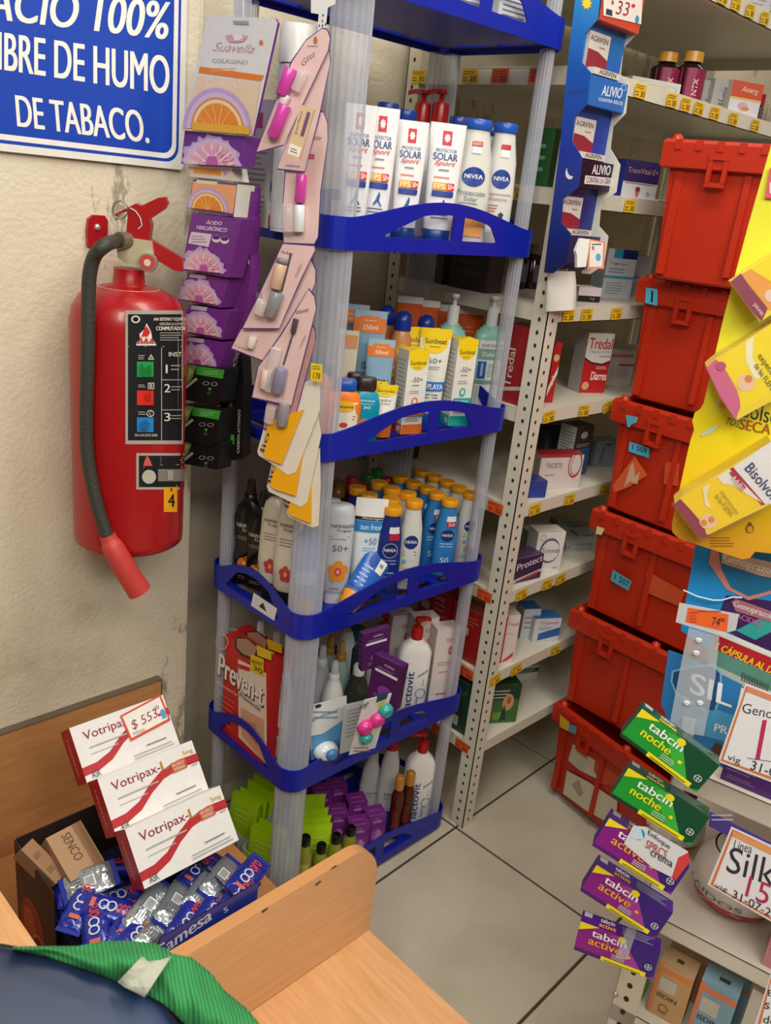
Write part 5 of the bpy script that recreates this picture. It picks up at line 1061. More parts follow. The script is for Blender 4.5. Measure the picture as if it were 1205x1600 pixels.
mk_card('pink card with two magenta capped gloss tubes, topmost of the make-up strip', [(497, 48), (504, 43), (512, 45), (517, 58), (514, 78), (480, 150), (443, 228), (400, 239), (430, 160), (455, 95), (478, 62)], -.006,
        [('q', 'Glitz', (473, 104), (494, 86), (470, 96), '#6a5060', 0, .3), ('l', 480, 74, 500, 70, '#7a6070', 1), ('e', 493, 63, 3, 6, '#9a6840')],
        [((455, 106), (440, 148), .0085, MG), ((448, 148), (440, 165), .006, '#dfd5d8'), ((446, 164), (426, 214), .0085, MG), ((474, 112), (462, 142), .007, 'clear')])
mk_card('pink card whose lower edge peeks out beneath the lip gloss card, mid strip', [(487, 405), (494, 420), (494, 440), (450, 555), (428, 572), (360, 545), (375, 515)], .004, [('q', 'Tu perfecto', (366, 542), (386, 549), (367, 538), '#5a4a50', 0, .2)], [((396, 526), (391, 543), .006, '#e6d8d0'), ])
mk_card('pink card with a concealer wand and grey cap, centre of the make-up strip', [(442, 379), (492, 383), (494, 388), (470, 440), (452, 480), (436, 515), (378, 514), (404, 460)], -.004,
        [('q', 'Perfect', (439, 396), (456, 399), (440, 391), '#4a3a44', .01, .2), ('q', 'color', (463, 434), (474, 412), (459, 431), '#8a6a78', 0, .3), ('l', 400, 466, 412, 456, '#8a7478', 3)], [((440, 412), (430, 450), .0085, '#cfae94'), ((442, 404), (440, 412), .0085, '#7a7478'), ((434, 457), (422, 494), .0095, '#8c8c92'), ((455, 396), (440, 455), .0016, '#5a5458'), ((404, 490), (412, 470), .009, 'clear')])
mk_card('dark rose card peeking out behind the mascara card', [(485, 500), (493, 515), (494, 530), (470, 620), (452, 688), (411, 670), (416, 630), (450, 610)], .006, [], [((445, 630), (440, 665), .0085, '#8c8c92'), ((424, 636), (420, 660), .008, 'clear')], col='#b98a88')
mk_card('pink card with a mascara wand and lilac cap, near the bottom of the make-up strip', [(483, 450), (492, 462), (495, 480), (470, 580), (455, 636), (393, 622), (402, 575), (440, 520)], .001,
        [('q', 'Volumen', (462, 492), (482, 487), (462, 485), '#5a4048', .015, .2), ('q', 'color', (470, 545), (480, 524), (466, 542), '#8a6a78', 0, .3)], [((463, 498), (458, 520), .004, '#4a4446'), ((459, 518), (443, 570), .0014, '#5a5458'), ((440, 575), (433, 613), .0095, '#8a84a0'), ((432, 545), (418, 610), .008, 'clear'), ((418, 578), (412, 606), .008, '#d8c0b4')])
# yellow razors / lip balm cards
YL = '#e8a71c'
for k, (pts, yp, lab) in enumerate((
        ([(492, 590), (500, 598), (500, 640), (462, 738), (450, 742), (425, 725), (405, 712), (402, 706), (420, 640), (470, 600)], [(418, 660), (474, 640), (440, 726), (415, 716), (412, 710)], 'white and yellow blister card, uppermost of the three below the make-up cards'),
        ([(497, 650), (502, 680), (480, 785), (470, 792), (420, 768), (417, 760), (430, 700), (460, 680)], [(430, 715), (476, 690), (462, 775), (430, 765), (422, 758)], 'white and yellow blister card, middle of the three below the make-up cards'),
        ([(500, 700), (501, 760), (498, 822), (488, 824), (452, 808), (448, 800), (460, 730)], [(462, 740), (486, 720), (486, 818), (455, 806), (450, 798)], 'white and yellow blister card, lowest of the three, by the black capped bottles'))):
    th = thing('blister_card', lab, 'card', Mk, 'white and yellow blister cards'); y = .009+.007*k
    b = MB(); pxprism(b, Mk, pts, y, y+.001, M('#d9d2c4', .35)); b.build('backing_card', th)
    b = MB(); pxprism(b, Mk, yp, y-.006, y-.0005, M(YL, .25)); b.build('blister', th)
    cx, cy = yp[-1]; b = MB(); b.prints([('q', 'lio', (cx+1, cy-4), (cx+10, cy-32), (cx-6, cy-7), '#4a3410', .02)], pxmap(Mk, y-.006)); b.build('printed_label', th)
th = thing('price_label', 'small yellow price label clipped on the front clear post, beside the pink cards', 'price label', Mk)
b = MB(); pxprism(b, Mk, [(486, 567), (504, 570), (503, 597), (485, 594)], -.008, -.0074, '#e3c314'); b.build('label_plate', th); b = MB(); b.prints([('q', '178', (489, 592), (500, 593), (490, 582), '#5a4a10', .03), ('l', 488, 578, 502, 571, '#6a5a18', 2)], pxmap(Mk, -.008)); b.build('printed_label', th)

# ================================================================ WOODEN STAND with its trough
stand_t = thing('wooden_stand', 'beech laminate stand with a rounded front lip and a brown back board', 'furniture', Matrix.Translation((.3, .7, 0)))
LZ0, LY = .258, .72
sI = stand_t.matrix_world.inverted()
def sbox(name, x0, x1, y0, y1, z0, z1, m, mats=None): MB().box(x0, x1, y0, y1, z0, z1, m, T=sI, mats=mats).build(name, stand_t)
b = MB(); pts = [(.0, LZ0), (.826, LZ0), (.829, .33), (.829, .36)]
for i in range(9):
    a = math.radians(90*i/8); pts.append((.829-.060+.060*math.cos(a), .445-.075+.075*math.sin(a)))
pts += [(.0, .445)]
EDG = M('#d59a62', .4)
b.prism(pts, LY, LY+.020, EDG, WOOD_FRONT, T=sI); b.build('front_lip', stand_t)
sbox('seat_board', -.1, .826, .30, LY-.0005, LZ0-.018, LZ0, WOOD_TOP)
sbox('trough_floor', .0, .80, LY+.021, 1.298, .19, .205, WOOD_BACK)
bk = MB(); bk.box(.0, .772, 1.284, 1.2995, .205, .462, WOOD_BACK, T=sI); bk.build('back_board', stand_t)
MB().box(.0, .775, 1.2835, 1.2998, .4622, .465, M('#6b5c4a', .6), T=sI).box(.7722, .775, 1.2835, 1.2998, .205, .4622, M('#6b5c4a', .6), T=sI).build('edge_strip', stand_t)
sbox('side_board', .0, .335, LY+.0205, 1.2835, .435, .452, WOOD_TOP); sbox('side_panel', .316, .334, LY+.0205, 1.2835, .205, .4348, WOOD_BACK)
sbox('base', .02, .79, .40, 1.28, 0, .188, WOOD_BACK)
sbox('base_rail', .1, .79, .38, .398, 0, LZ0-.0185, WOOD_BACK)
b = MB(); b.prints([('p', [(492, 1382), (500, 1376), (503, 1377), (494, 1385)], '#6a4a34'), ('p', [(516, 1358), (524, 1352), (528, 1352), (520, 1358)], '#5a3c28'), ('p', [(408, 1424), (417, 1418), (420, 1419), (411, 1427)], '#5a3c28')], pxmap(frame((0, LY, 0), (0, -1, 0)))); o = b.build('scratches', stand_t); o.matrix_world = frame((0, LY, 0), (0, -1, 0))
# display box of sweets
BX, BY, BZ = .405, .748, .206
dbx = thing('display_box', 'dark blue counter display box of sweets inside the wooden trough', 'display box', Matrix.Translation((BX, BY, BZ)))
DX, DY = .205, .342
DBL = M('#141a3c', .3); DKB = M('#2c2226', .35)
MB().box(0, DX, 0, DY, 0, .002, DBL).build('box_floor', dbx)
fh = .466-BZ
b = MB(); b.prism([(.0, 0.003), (DX, 0.003), (DX, fh), (.05, fh), (.0, .08)], 0, .002, DBL, M('#23338c', .3)); b.prism([(.003, .10), (DX-.002, .10), (DX-.002, fh-.02), (.03, fh-.02)], .0021, .003, M('#0b0c14', .4)); b.build('front_panel', dbx)
b = MB(); b.prism([(0.0, 0.003), (.205, .003), (.205, .10), (.207, .41-BZ), (DY, .41-BZ), (DY, .003)], 0, .002, DKB, T=Matrix(((0, 1, 0, 0), (1, 0, 0, 0), (0, 0, 1, 0), (0, 0, 0, 1)))); b.build('side_panel', dbx)
MB().box(DX-.002, DX, .003, DY, .003, .40-BZ, DBL).build('side_panel', dbx)
MB().box(.003, DX-.003, DY-.002, DY, .003, .412-BZ, M('#30241e', .5)).build('back_panel', dbx)
b = MB(); b.prints([('q', 'Gamesa', (243, 1500), (332, 1436), (236, 1486), '#c8cce0', .03, .3), ('q', 'S', (351, 1427), (357, 1423), (349, 1420), '#c8cce0', .02)], pxmap(dbx.matrix_world)); b.build('printed_label', dbx)
b = MB(); b.prints([('e', .25, .30, .20, .34, '#a8442c'), ('e', .2, .35, .10, .18, '#c86a4c'), ('e', .34, .2, .08, .14, '#8a2c20'), ('o', .36, .2, .12, .18, '#d8a088', .15)], lambda u, v, o: (-o, DY-.14*u*1.6, v*.2)); b.build('side_print', dbx)
rnd = random.Random(5)
def sweet_pack(lab, p, rot, w=.075, l=.032, h=.016, col='#1c2a94', silver=False):
    th = thing('sweet_pack', lab, 'sweet', Matrix.Translation(p) @ Matrix.Rotation(math.radians(rot[2]), 4, 'Z') @ Matrix.Rotation(math.radians(rot[0]), 4, 'X') @ Matrix.Rotation(math.radians(rot[1]), 4, 'Y'), 'foil wrapped sweets in the display box')
    b = MB(); secs = []; n = 16; K = 14
    for i in range(K+1):
        x = (i/K-.5)*w; t_ = abs(2*i/K-1); hh = h/2*max(.06, (1-t_**5)); ww = l/2*(1-.12*t_**3)*(1+.03*math.sin(i*2.7)); sec = []
        for j in range(n):
            a = 2*math.pi*j/n; q = 1+.10*math.sin(3*a+i*1.9); sec.append((x+.001*math.sin(a*5+i), ww*math.copysign(abs(math.cos(a))**.8, math.cos(a)), hh*q*math.sin(a)))
        secs.append(sec)
    m = M('#a8b0b8', .18, .75, bump=.5, bscale=90) if silver else M(col, .2, .1, bump=.4, bscale=90, coat=.4)
    b.loft(secs, m); b.build('wrapper', th)
    b = MB(); b.box(-w/2-.006, -w/2+.002, -l*.44, l*.44, -.0006, .0006, M('#2436a0', .2, .3)); b.build('crimped_end', th)
    b = MB(); b.box(w/2-.002, w/2+.006, -l*.44, l*.44, -.0006, .0006, M('#2436a0', .2, .3)); b.build('crimped_end', th)
    zz = lambda u, v, o: ((u-.5)*w, (v-.5)*l*.9, h/2*(1-.12*(2*v-1)**2*4*.9)+.0012+o)
    b = MB()
    if silver: b.prints([('r', .4, .3, .62, .7, '#d8dcdc'), ('l', .2, .2, .36, .8, '#5a6070', 5)]+[('r', .42+.025*i, .34, .43+.025*i, .66, '#20242c') for i in range(7)], zz)
    else: b.prints([('o', .38, .52, .09, .22, '#c8ccd8', .3), ('o', .52, .52, .09, .22, '#c8ccd8', .3), ('t', 'oro', .62, .3, .85, .7, '#c83c34', .03), ('r', .14, .3, .22, .7, '#c8604c')], zz)
    b.build('printed_label', th); return th
zt = .375
SW_ = [((232, 1418), .012, (22, -10, 28), 1, 'with a barcode, below the front white carton'), ((292, 1440), .004, (34, 0, 28), 0, 'with two rings and a red word, near the front panel'), ((372, 1400), .006, (36, 0, 24), 0, 'with two rings, at the far right end'),
       ((345, 1372), .012, (24, 4, 24), 1, 'right of the front white carton, crumpled'), ((318, 1392), .008, (28, 0, 26), 1, 'between the two ringed packs'), ((272, 1412), .010, (26, 4, 34), 1, 'right of the barcode pack'), ((215, 1462), .0, (30, 0, 22), 0, 'at the lower edge by the green garment'),
       ((150, 1448), .002, (-10, -15, 62), 0, 'left front, lying crosswise'), ((128, 1412), .006, (10, -12, 40), 0, 'left, with a red word showing'), ((172, 1422), .008, (14, 10, -50), 0, 'left of the front white carton, tilted'), ((200, 1440), -.002, (20, 0, 40), 0, 'under the barcode pack'),
       ((105, 1382), .0, (8, 0, 70), 0, 'in the far left corner'), ((385, 1372), .010, (22, 0, 22), 0, 'at the rear right corner'), ((250, 1452), .0, (34, 0, 20), 1, 'low at the front panel'), ((330, 1425), .0, (36, 0, 24), 0, 'between the front panel and the ringed packs'), ((310, 1362), .0, (10, 0, 20), 0, 'under the right edge of the front white carton')]
for (px, py), dz, r_, sv, lab in SW_:
    p = at(px, py, z=zt+dz); sweet_pack(('silver ' if sv else 'royal blue ')+'foil sweet pack, '+lab, tuple(p), r_, silver=bool(sv), w=.082, l=.040, h=.020)
for k in range(15):   # lower layer fills the box
    sweet_pack('blue foil sweet pack in the lower layer of the display box', (.455+.05*(k % 3), .80+.05*(k//3), zt-.030-.004*(k % 3)), (10, 5*(k % 3), 35*k), w=.08, l=.042, h=.022)
MB().box(.015, DX-.015, .02, DY-.015, .003, .115, M('#161b3e', .6)).build('carton_insert', dbx)
p = at(140, 1378, z=zt+.02); sweet_pack('clear backed pack with a barcode and pale blue edge beside the brown boxes', tuple(p), (25, -8, -10), w=.07, l=.045, h=.008, silver=True)
for (px, py), zz_, w_, d_, h_, ang, lab, cc in (((138, 1362), .400, .060, .030, .075, (-58, 6, 14), 'brown kraft soap box with a dark round print, beside the rear white carton', '#a98560'), ((96, 1372), .396, .024, .030, .072, (-52, -8, 20), 'narrow brown kraft box squeezed left of the printed one', '#96704e')):
    Mkr = Matrix.Translation(at(px, py, z=zz_)) @ Matrix.Rotation(math.radians(ang[2]), 4, 'Z') @ Matrix.Rotation(math.radians(ang[0]), 4, 'X') @ Matrix.Rotation(math.radians(ang[1]), 4, 'Y')
    carton(lab, Mkr, w_, d_, h_, (cc, '#8f6c4c', '#b8946c'), [('q', 'SENCO', (.35, .9), (.35, .3), (.6, .9), '#5a3c28', .02), ('r', .72, 0, .96, 1, '#8f6c4c')] if w_ > .05 else [('l', .2, .1, .8, .9, '#7a5a3e', 2)], y0=0, group='brown kraft boxes')
# leaning white cartons, edge along x at x = .50
VX, VWD = .50, .163
dn = Vector((0, -.643, -.766)); nr = Vector((0, -.766, .643))
def votri(tl_px, H_, lab, price=False):
    TL = Vector(at(*tl_px, x=VX)); BL = TL+dn*H_; Mv = Matrix(((1, 0, 0, BL.x+VWD/2), (0, .766, .643, BL.y), (0, -.643, .766, BL.z), (0, 0, 0, 1)))
    WR = '#e4e2e0'; RD_ = '#a11420'
    wave = [(0, .12), (.15, .13), (.3, .22), (.45, .42), (.6, .56), (.8, .62), (1, .60)]; wv = [(u, v+.15) for u, v in wave]
    its = [('p', [p for p in wave]+wv[::-1], '#b01c28')] if False else []
    for i in range(6):
        its.append(('p', [wave[i], wave[i+1], wv[i+1], wv[i]], '#b2232c'))
    its += [('t', 'Votripax-', .10, .66, .60, .86, '#8c2038', .01), ('t', 'L', .61, .70, .68, .86, '#a87c3c', .02), ('l', .12, .52, .6, .60, '#a8a4a2', 1), ('l', .12, .42, .42, .47, '#b8b4b2', 1),
            ('t', '5mg', .86, .78, .97, .88, '#cfa044', .02), ('r', .70, .58, .86, .76, '#c8882c'), ('r', .705, .59, .855, .75, '#b23a28'), ('t', 'PIDE EL PRODUCTO', .715, .675, .845, .735, '#f0dcc0', .02), ('t', 'EN MOSTRADOR', .72, .60, .84, .66, '#f0dcc0', .02), ('r', .87, .64, 1, .69, '#b2232c'), ('l', .9, .56, .98, .60, '#808080', 1),
            ('t', 'ASK', .06, .04, .15, .16, '#3a3a40', .01), ('l', .66, .20, .95, .26, '#707074', 1), ('l', .5, .05, .95, .16, '#a0a0a0', 2)]
    th = thing('medicine_carton', lab, 'box', Mv, 'white and red medicine cartons'); b = MB(); W2 = VWD/2
    b.box(-W2, W2, 0, .041, 0, H_, RD_, mats=[WR, WR, M(WR, .25), RD_, RD_, RD_]); b.build('carton', th)
    b = MB(); b.prints(its, flat(VWD, H_, 0)); b.prints([('q', 'VOTRIPAX-L', (.5, .15), (.5, .85), (.35, .15), '#c8a0a0')], lambda u, v, o: (-W2-o, .041*(1-u), v*H_)); b.build('printed_label', th)
    if price:
        b = MB(); bb = flat(VWD, H_, -.002)
        b.prints([('p', [(.52, .40), (.985, .50), (.97, 1.02), (.50, .90)], '#d2462c'), ('p', [(.54, .45), (.965, .54), (.95, .98), (.52, .87)], '#e8e4dc'), ('q', '$ 553', (.58, .55), (.88, .62), (.57, .74), '#8a3040', .0, .2), ('q', '.00', (.84, .76), (.91, .78), (.84, .83), '#8a3040'), ('e', .93, .66, .03, .09, '#4a9ccc'), ('l', .56, .48, .7, .54, '#606068', 2)], bb)
        b.build('price_card', th, label='red bordered white card with a handwritten price')
votri((108, 1138), .088, 'rear white medicine carton with a red bordered price card on it', True)
votri((152, 1217), .088, 'middle one of three leaning white medicine cartons with a red wave')
votri((195, 1296), .088, 'front one of three leaning white medicine cartons with a red wave')

# ================================================================ CHAIR and green cloth in the foreground
Mc2 = frame((.24, .40, .86), (-.2, -.5, .85))
ch = thing('chair', 'navy padded chair back in the near left corner, under the green garment', 'chair', Mc2)
b = MB()
outl = [(-120, 1478), (-40, 1476), (0, 1479), (60, 1490), (120, 1508), (180, 1528), (225, 1548), (262, 1575), (290, 1610), (310, 1680), (250, 1760), (-120, 1760)]
pl = ppoly(Mc2, outl); n = len(pl); cx = sum(p[0] for p in pl)/n; cz = sum(p[1] for p in pl)/n
secs = []
for k_, (sc, yy) in enumerate(((1, .03), (1, .008), (.985, .002), (.95, -.003), (.8, -.008), (.5, -.011), (.1, -.012))):
    secs.append([(cx+(x-cx)*sc, yy, cz+(z-cz)*sc) for x, z in pl])
def _navy(nt, b_):
    n_ = noise(nt, 7, 3); r = ramp(nt, [(.35, '#14213c'), (.6, '#1b3055'), (.8, '#234466')]); nt.links.new(n_.outputs['Fac'], r.inputs[0]); nt.links.new(r.outputs[0], b_.inputs['Base Color']); b_.inputs['Roughness'].default_value = .5
NAVYV = nodes_mat('navy_vinyl', _navy)
b.loft(secs, NAVYV); b.build('padded_back', ch)
MB().tube([Vector((x, .016, z)) for x, z in pl[:10]], .005, M('#0c1222', .5), n=8).build('piping', ch)
MB().tube([Vector((cx-.03, .03, cz-.05)), Vector((cx-.03, .20, cz-.42))], .014, M('#1a1a1e', .4), n=12).build('support_post', ch)
def _knit(nt, b_):
    tc = nt.nodes.new('ShaderNodeTexCoord'); wv = nt.nodes.new('ShaderNodeTexWave'); wv.inputs['Scale'].default_value = 110; wv.inputs['Distortion'].default_value = .6
    nt.links.new(tc.outputs['UV'], wv.inputs['Vector']); nt.links.new(tc.outputs['Object'], wv.inputs['Vector'])
    r = ramp(nt, [(.2, '#1f6e38'), (.6, '#318a4c'), (.9, '#449c5e')]); n_ = noise(nt, 14, 3)
    mx = nt.nodes.new('ShaderNodeMix'); mx.data_type = 'FLOAT'; mx.inputs[0].default_value = .4; nt.links.new(n_.outputs['Fac'], mx.inputs[2]); nt.links.new(wv.outputs['Fac'], mx.inputs[3])
    nt.links.new(mx.outputs[0], r.inputs[0]); nt.links.new(r.outputs[0], b_.inputs['Base Color'])
    bp = nt.nodes.new('ShaderNodeBump'); bp.inputs['Strength'].default_value = .5; bp.inputs['Distance'].default_value = .0015; nt.links.new(wv.outputs['Fac'], bp.inputs['Height']); nt.links.new(bp.outputs[0], b_.inputs['Normal']); b_.inputs['Roughness'].default_value = .9
KNIT = nodes_mat('green_rib_knit', _knit)
gc = thing('green_garment', 'green ribbed knit garment draped along the chair back, with a pale grey band', 'garment', Mc2)
top = [(20, 1479), (70, 1478), (120, 1478), (165, 1470), (210, 1470), (245, 1474), (270, 1490), (300, 1496), (330, 1520), (352, 1548), (385, 1575), (415, 1610), (440, 1650)]
bot = [(20, 1484), (70, 1494), (120, 1510), (160, 1524), (190, 1536), (222, 1550), (252, 1566), (272, 1582), (290, 1600), (310, 1625), (330, 1650), (350, 1680), (370, 1710)]
def cloth(name, tp, bt, y0, m, parent, K=12, amp=.008, label=None):
    secs = []; b = MB()
    n_ = (len(tp)-1)*3
    def ip(L, t): i = min(int(t), len(L)-2); q = t-i; return (L[i][0]*(1-q)+L[i+1][0]*q, L[i][1]*(1-q)+L[i+1][1]*q)
    F_, B_ = [], []
    for i in range(n_+1):
        t = i/3; a, c = ip(tp, t), ip(bt, t); rf, rb = [], []
        for j in range(K+1):
            s_ = j/K; px, py = a[0]*(1-s_)+c[0]*s_, a[1]*(1-s_)+c[1]*s_
            yy = y0-amp*math.sin(math.pi*s_)*1.6-amp*.5*math.sin(t*1.3+s_*5)-amp*.25*math.sin(t*3.1-s_*9)
            v = loc(Mc2, px, py, yy); rf.append(v); rb.append(v+Vector((0, .004, 0)))
        F_.append(rf); B_.append(rb)
    ring = [rf+rb[::-1] for rf, rb in zip(F_, B_)]
    b.loft(ring, m); return b.build(name, parent, label=label)
cloth('knit_cloth', top, bot, -.006, KNIT, gc)
cloth('grey_band', [(222, 1494), (232, 1502), (250, 1500), (268, 1494)], [(184, 1534), (195, 1542), (208, 1548), (226, 1558)], -.024, M('#a9ab9c', .8, bump=.4, bscale=300), gc, K=6, amp=.003, label='pale grey elastic band')

# ================================================================ GOODS ON THE STEEL SHELVING
def solve(fn, lo, hi):
    for _ in range(40):
        m = (lo+hi)/2
        if fn(m) > 0: hi = m
        else: lo = m
    return (lo+hi)/2
def scarton(lab, pl, pr_, pt, k, Y, d, cols, front=(), left=(), rz=0, group=None, top=()):
    z = SFL[k]; x0 = solve(lambda x: pr((x, Y, z))[0]-pl, .8, 3.5); x1 = solve(lambda x: pr((x, Y, z))[0]-pr_, .8, 3.5)
    h = solve(lambda q: pt-pr((x0, Y, z+q))[1], .005, .5); w = x1-x0
    rz = rz-22 if rz <= 0 else rz-12
    w *= math.cos(math.radians(45))/math.cos(math.radians(45+rz)); d = min(d, .045)
    q = Matrix.Rotation(math.radians(rz), 4, 'Z') @ Vector((w/2, d/2, 0))      # keep the front left corner, clear of the lip
    if rz < 0: Y = Y+w*math.sin(math.radians(-rz))*0; 
    x = x0+q.x; y = max(Y+q.y, SY+.006+w/2*abs(math.sin(math.radians(rz)))+d/2)
    return carton(lab, stand(x, y, z, rz), w, d, h, cols, front, left, top, group=group)
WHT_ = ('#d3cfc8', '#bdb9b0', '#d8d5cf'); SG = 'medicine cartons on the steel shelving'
# shelf 1 (lowest)
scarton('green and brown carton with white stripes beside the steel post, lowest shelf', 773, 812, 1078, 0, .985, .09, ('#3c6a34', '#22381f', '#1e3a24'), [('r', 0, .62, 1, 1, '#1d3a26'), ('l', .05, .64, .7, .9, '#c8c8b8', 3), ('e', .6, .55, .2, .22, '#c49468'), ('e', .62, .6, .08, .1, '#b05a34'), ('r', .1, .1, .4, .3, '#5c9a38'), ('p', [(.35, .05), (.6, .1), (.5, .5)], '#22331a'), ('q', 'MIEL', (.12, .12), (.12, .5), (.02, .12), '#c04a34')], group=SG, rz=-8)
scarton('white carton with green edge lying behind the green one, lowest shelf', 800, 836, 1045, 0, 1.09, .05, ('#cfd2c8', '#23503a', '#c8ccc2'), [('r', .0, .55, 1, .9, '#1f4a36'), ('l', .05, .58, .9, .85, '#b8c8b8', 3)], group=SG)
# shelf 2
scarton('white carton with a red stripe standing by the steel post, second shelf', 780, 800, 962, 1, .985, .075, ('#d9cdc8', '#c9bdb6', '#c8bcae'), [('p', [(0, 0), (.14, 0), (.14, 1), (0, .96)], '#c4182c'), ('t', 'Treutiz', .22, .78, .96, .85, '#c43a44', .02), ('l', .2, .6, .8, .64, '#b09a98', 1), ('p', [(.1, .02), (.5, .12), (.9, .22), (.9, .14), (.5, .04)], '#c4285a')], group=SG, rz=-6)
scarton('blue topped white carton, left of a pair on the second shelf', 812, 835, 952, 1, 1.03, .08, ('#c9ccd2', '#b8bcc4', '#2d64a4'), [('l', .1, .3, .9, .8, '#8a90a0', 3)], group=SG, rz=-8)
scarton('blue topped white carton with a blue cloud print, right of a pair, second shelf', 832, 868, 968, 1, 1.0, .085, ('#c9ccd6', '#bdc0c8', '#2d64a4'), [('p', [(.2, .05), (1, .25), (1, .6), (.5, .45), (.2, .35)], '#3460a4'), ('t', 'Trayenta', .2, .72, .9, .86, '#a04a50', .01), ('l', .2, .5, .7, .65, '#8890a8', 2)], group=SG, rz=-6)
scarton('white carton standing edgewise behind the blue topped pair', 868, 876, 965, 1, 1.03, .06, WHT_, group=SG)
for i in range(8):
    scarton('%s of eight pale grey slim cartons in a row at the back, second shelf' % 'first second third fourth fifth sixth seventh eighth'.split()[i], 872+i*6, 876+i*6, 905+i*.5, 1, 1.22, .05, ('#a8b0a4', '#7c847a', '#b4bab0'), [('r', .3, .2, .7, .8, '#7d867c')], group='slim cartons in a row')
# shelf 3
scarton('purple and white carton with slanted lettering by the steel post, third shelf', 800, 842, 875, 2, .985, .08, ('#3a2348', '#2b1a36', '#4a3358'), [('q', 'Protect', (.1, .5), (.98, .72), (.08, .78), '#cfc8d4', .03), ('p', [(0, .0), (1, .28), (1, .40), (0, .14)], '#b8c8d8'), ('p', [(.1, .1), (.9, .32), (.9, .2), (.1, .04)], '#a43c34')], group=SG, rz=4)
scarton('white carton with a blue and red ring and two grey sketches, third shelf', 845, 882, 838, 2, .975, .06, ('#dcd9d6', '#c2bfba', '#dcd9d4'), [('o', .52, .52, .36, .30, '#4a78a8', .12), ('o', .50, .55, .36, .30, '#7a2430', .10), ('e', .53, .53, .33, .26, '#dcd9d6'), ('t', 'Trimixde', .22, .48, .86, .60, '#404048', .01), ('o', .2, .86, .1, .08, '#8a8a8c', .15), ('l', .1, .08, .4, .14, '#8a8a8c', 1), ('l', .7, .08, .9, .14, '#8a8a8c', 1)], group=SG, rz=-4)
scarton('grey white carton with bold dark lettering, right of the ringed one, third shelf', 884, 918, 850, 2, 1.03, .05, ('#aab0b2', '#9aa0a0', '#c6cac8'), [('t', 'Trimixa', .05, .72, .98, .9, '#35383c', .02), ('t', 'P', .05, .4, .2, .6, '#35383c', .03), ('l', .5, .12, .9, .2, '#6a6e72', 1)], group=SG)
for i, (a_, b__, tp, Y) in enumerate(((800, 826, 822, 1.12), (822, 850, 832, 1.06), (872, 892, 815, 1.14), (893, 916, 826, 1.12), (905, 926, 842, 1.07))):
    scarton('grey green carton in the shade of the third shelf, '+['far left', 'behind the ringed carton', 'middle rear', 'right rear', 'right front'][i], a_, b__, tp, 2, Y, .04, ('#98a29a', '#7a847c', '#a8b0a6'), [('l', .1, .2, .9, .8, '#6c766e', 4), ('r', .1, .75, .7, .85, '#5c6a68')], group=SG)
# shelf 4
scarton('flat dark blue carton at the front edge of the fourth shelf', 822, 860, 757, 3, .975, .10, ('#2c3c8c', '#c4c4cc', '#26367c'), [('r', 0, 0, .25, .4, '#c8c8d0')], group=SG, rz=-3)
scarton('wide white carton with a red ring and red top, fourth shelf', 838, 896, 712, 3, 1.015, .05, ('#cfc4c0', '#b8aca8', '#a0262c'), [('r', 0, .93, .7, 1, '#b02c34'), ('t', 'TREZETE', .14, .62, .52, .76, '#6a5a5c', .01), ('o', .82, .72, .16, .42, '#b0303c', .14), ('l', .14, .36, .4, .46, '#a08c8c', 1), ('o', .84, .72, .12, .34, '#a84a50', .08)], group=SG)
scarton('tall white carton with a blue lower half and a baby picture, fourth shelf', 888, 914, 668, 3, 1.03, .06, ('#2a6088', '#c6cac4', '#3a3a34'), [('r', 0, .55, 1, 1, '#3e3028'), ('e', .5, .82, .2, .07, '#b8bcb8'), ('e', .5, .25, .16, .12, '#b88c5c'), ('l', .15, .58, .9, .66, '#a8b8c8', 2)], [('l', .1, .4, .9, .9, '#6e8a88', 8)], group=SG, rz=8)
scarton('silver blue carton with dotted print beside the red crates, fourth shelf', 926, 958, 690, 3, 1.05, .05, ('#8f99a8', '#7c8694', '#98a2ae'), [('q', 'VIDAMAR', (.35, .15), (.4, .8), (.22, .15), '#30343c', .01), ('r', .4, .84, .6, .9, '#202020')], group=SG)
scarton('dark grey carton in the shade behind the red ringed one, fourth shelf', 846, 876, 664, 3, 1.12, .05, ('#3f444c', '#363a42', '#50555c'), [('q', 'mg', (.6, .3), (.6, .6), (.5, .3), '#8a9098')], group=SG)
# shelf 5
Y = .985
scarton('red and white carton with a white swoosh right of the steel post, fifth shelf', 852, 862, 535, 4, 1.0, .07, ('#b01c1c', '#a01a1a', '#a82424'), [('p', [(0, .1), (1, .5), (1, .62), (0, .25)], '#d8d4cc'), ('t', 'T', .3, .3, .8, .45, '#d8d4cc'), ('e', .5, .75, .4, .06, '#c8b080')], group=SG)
scarton('tall red and white carton with bold red capitals, fifth shelf', 904, 938, 520, 4, 1.03, .055, ('#b81c20', '#b0a8a8', '#c8c0bc'), [('p', [(0, .58), (.3, .50), (.7, .50), (1, .56), (1, 1), (0, 1)], '#ddd8d2'), ('p', [(0, .60), (.3, .52), (.7, .50), (1, .53), (1, .50), (.7, .47), (.3, .49), (0, .57)], '#302c2c'), ('t', 'Tredal', .08, .74, .97, .92, '#b81c24', .03), ('t', 'Tópica Oral', .1, .66, .95, .72, '#8a9088', .01), ('t', 'Suspensión', .55, .60, .98, .64, '#30302c', .01), ('t', 'Diarrea', .36, .22, .97, .36, '#f0ece6', .03), ('l', .5, .40, .95, .46, '#e8c8c0', 2), ('e', .2, .12, .14, .07, '#c8a078')], group=SG)
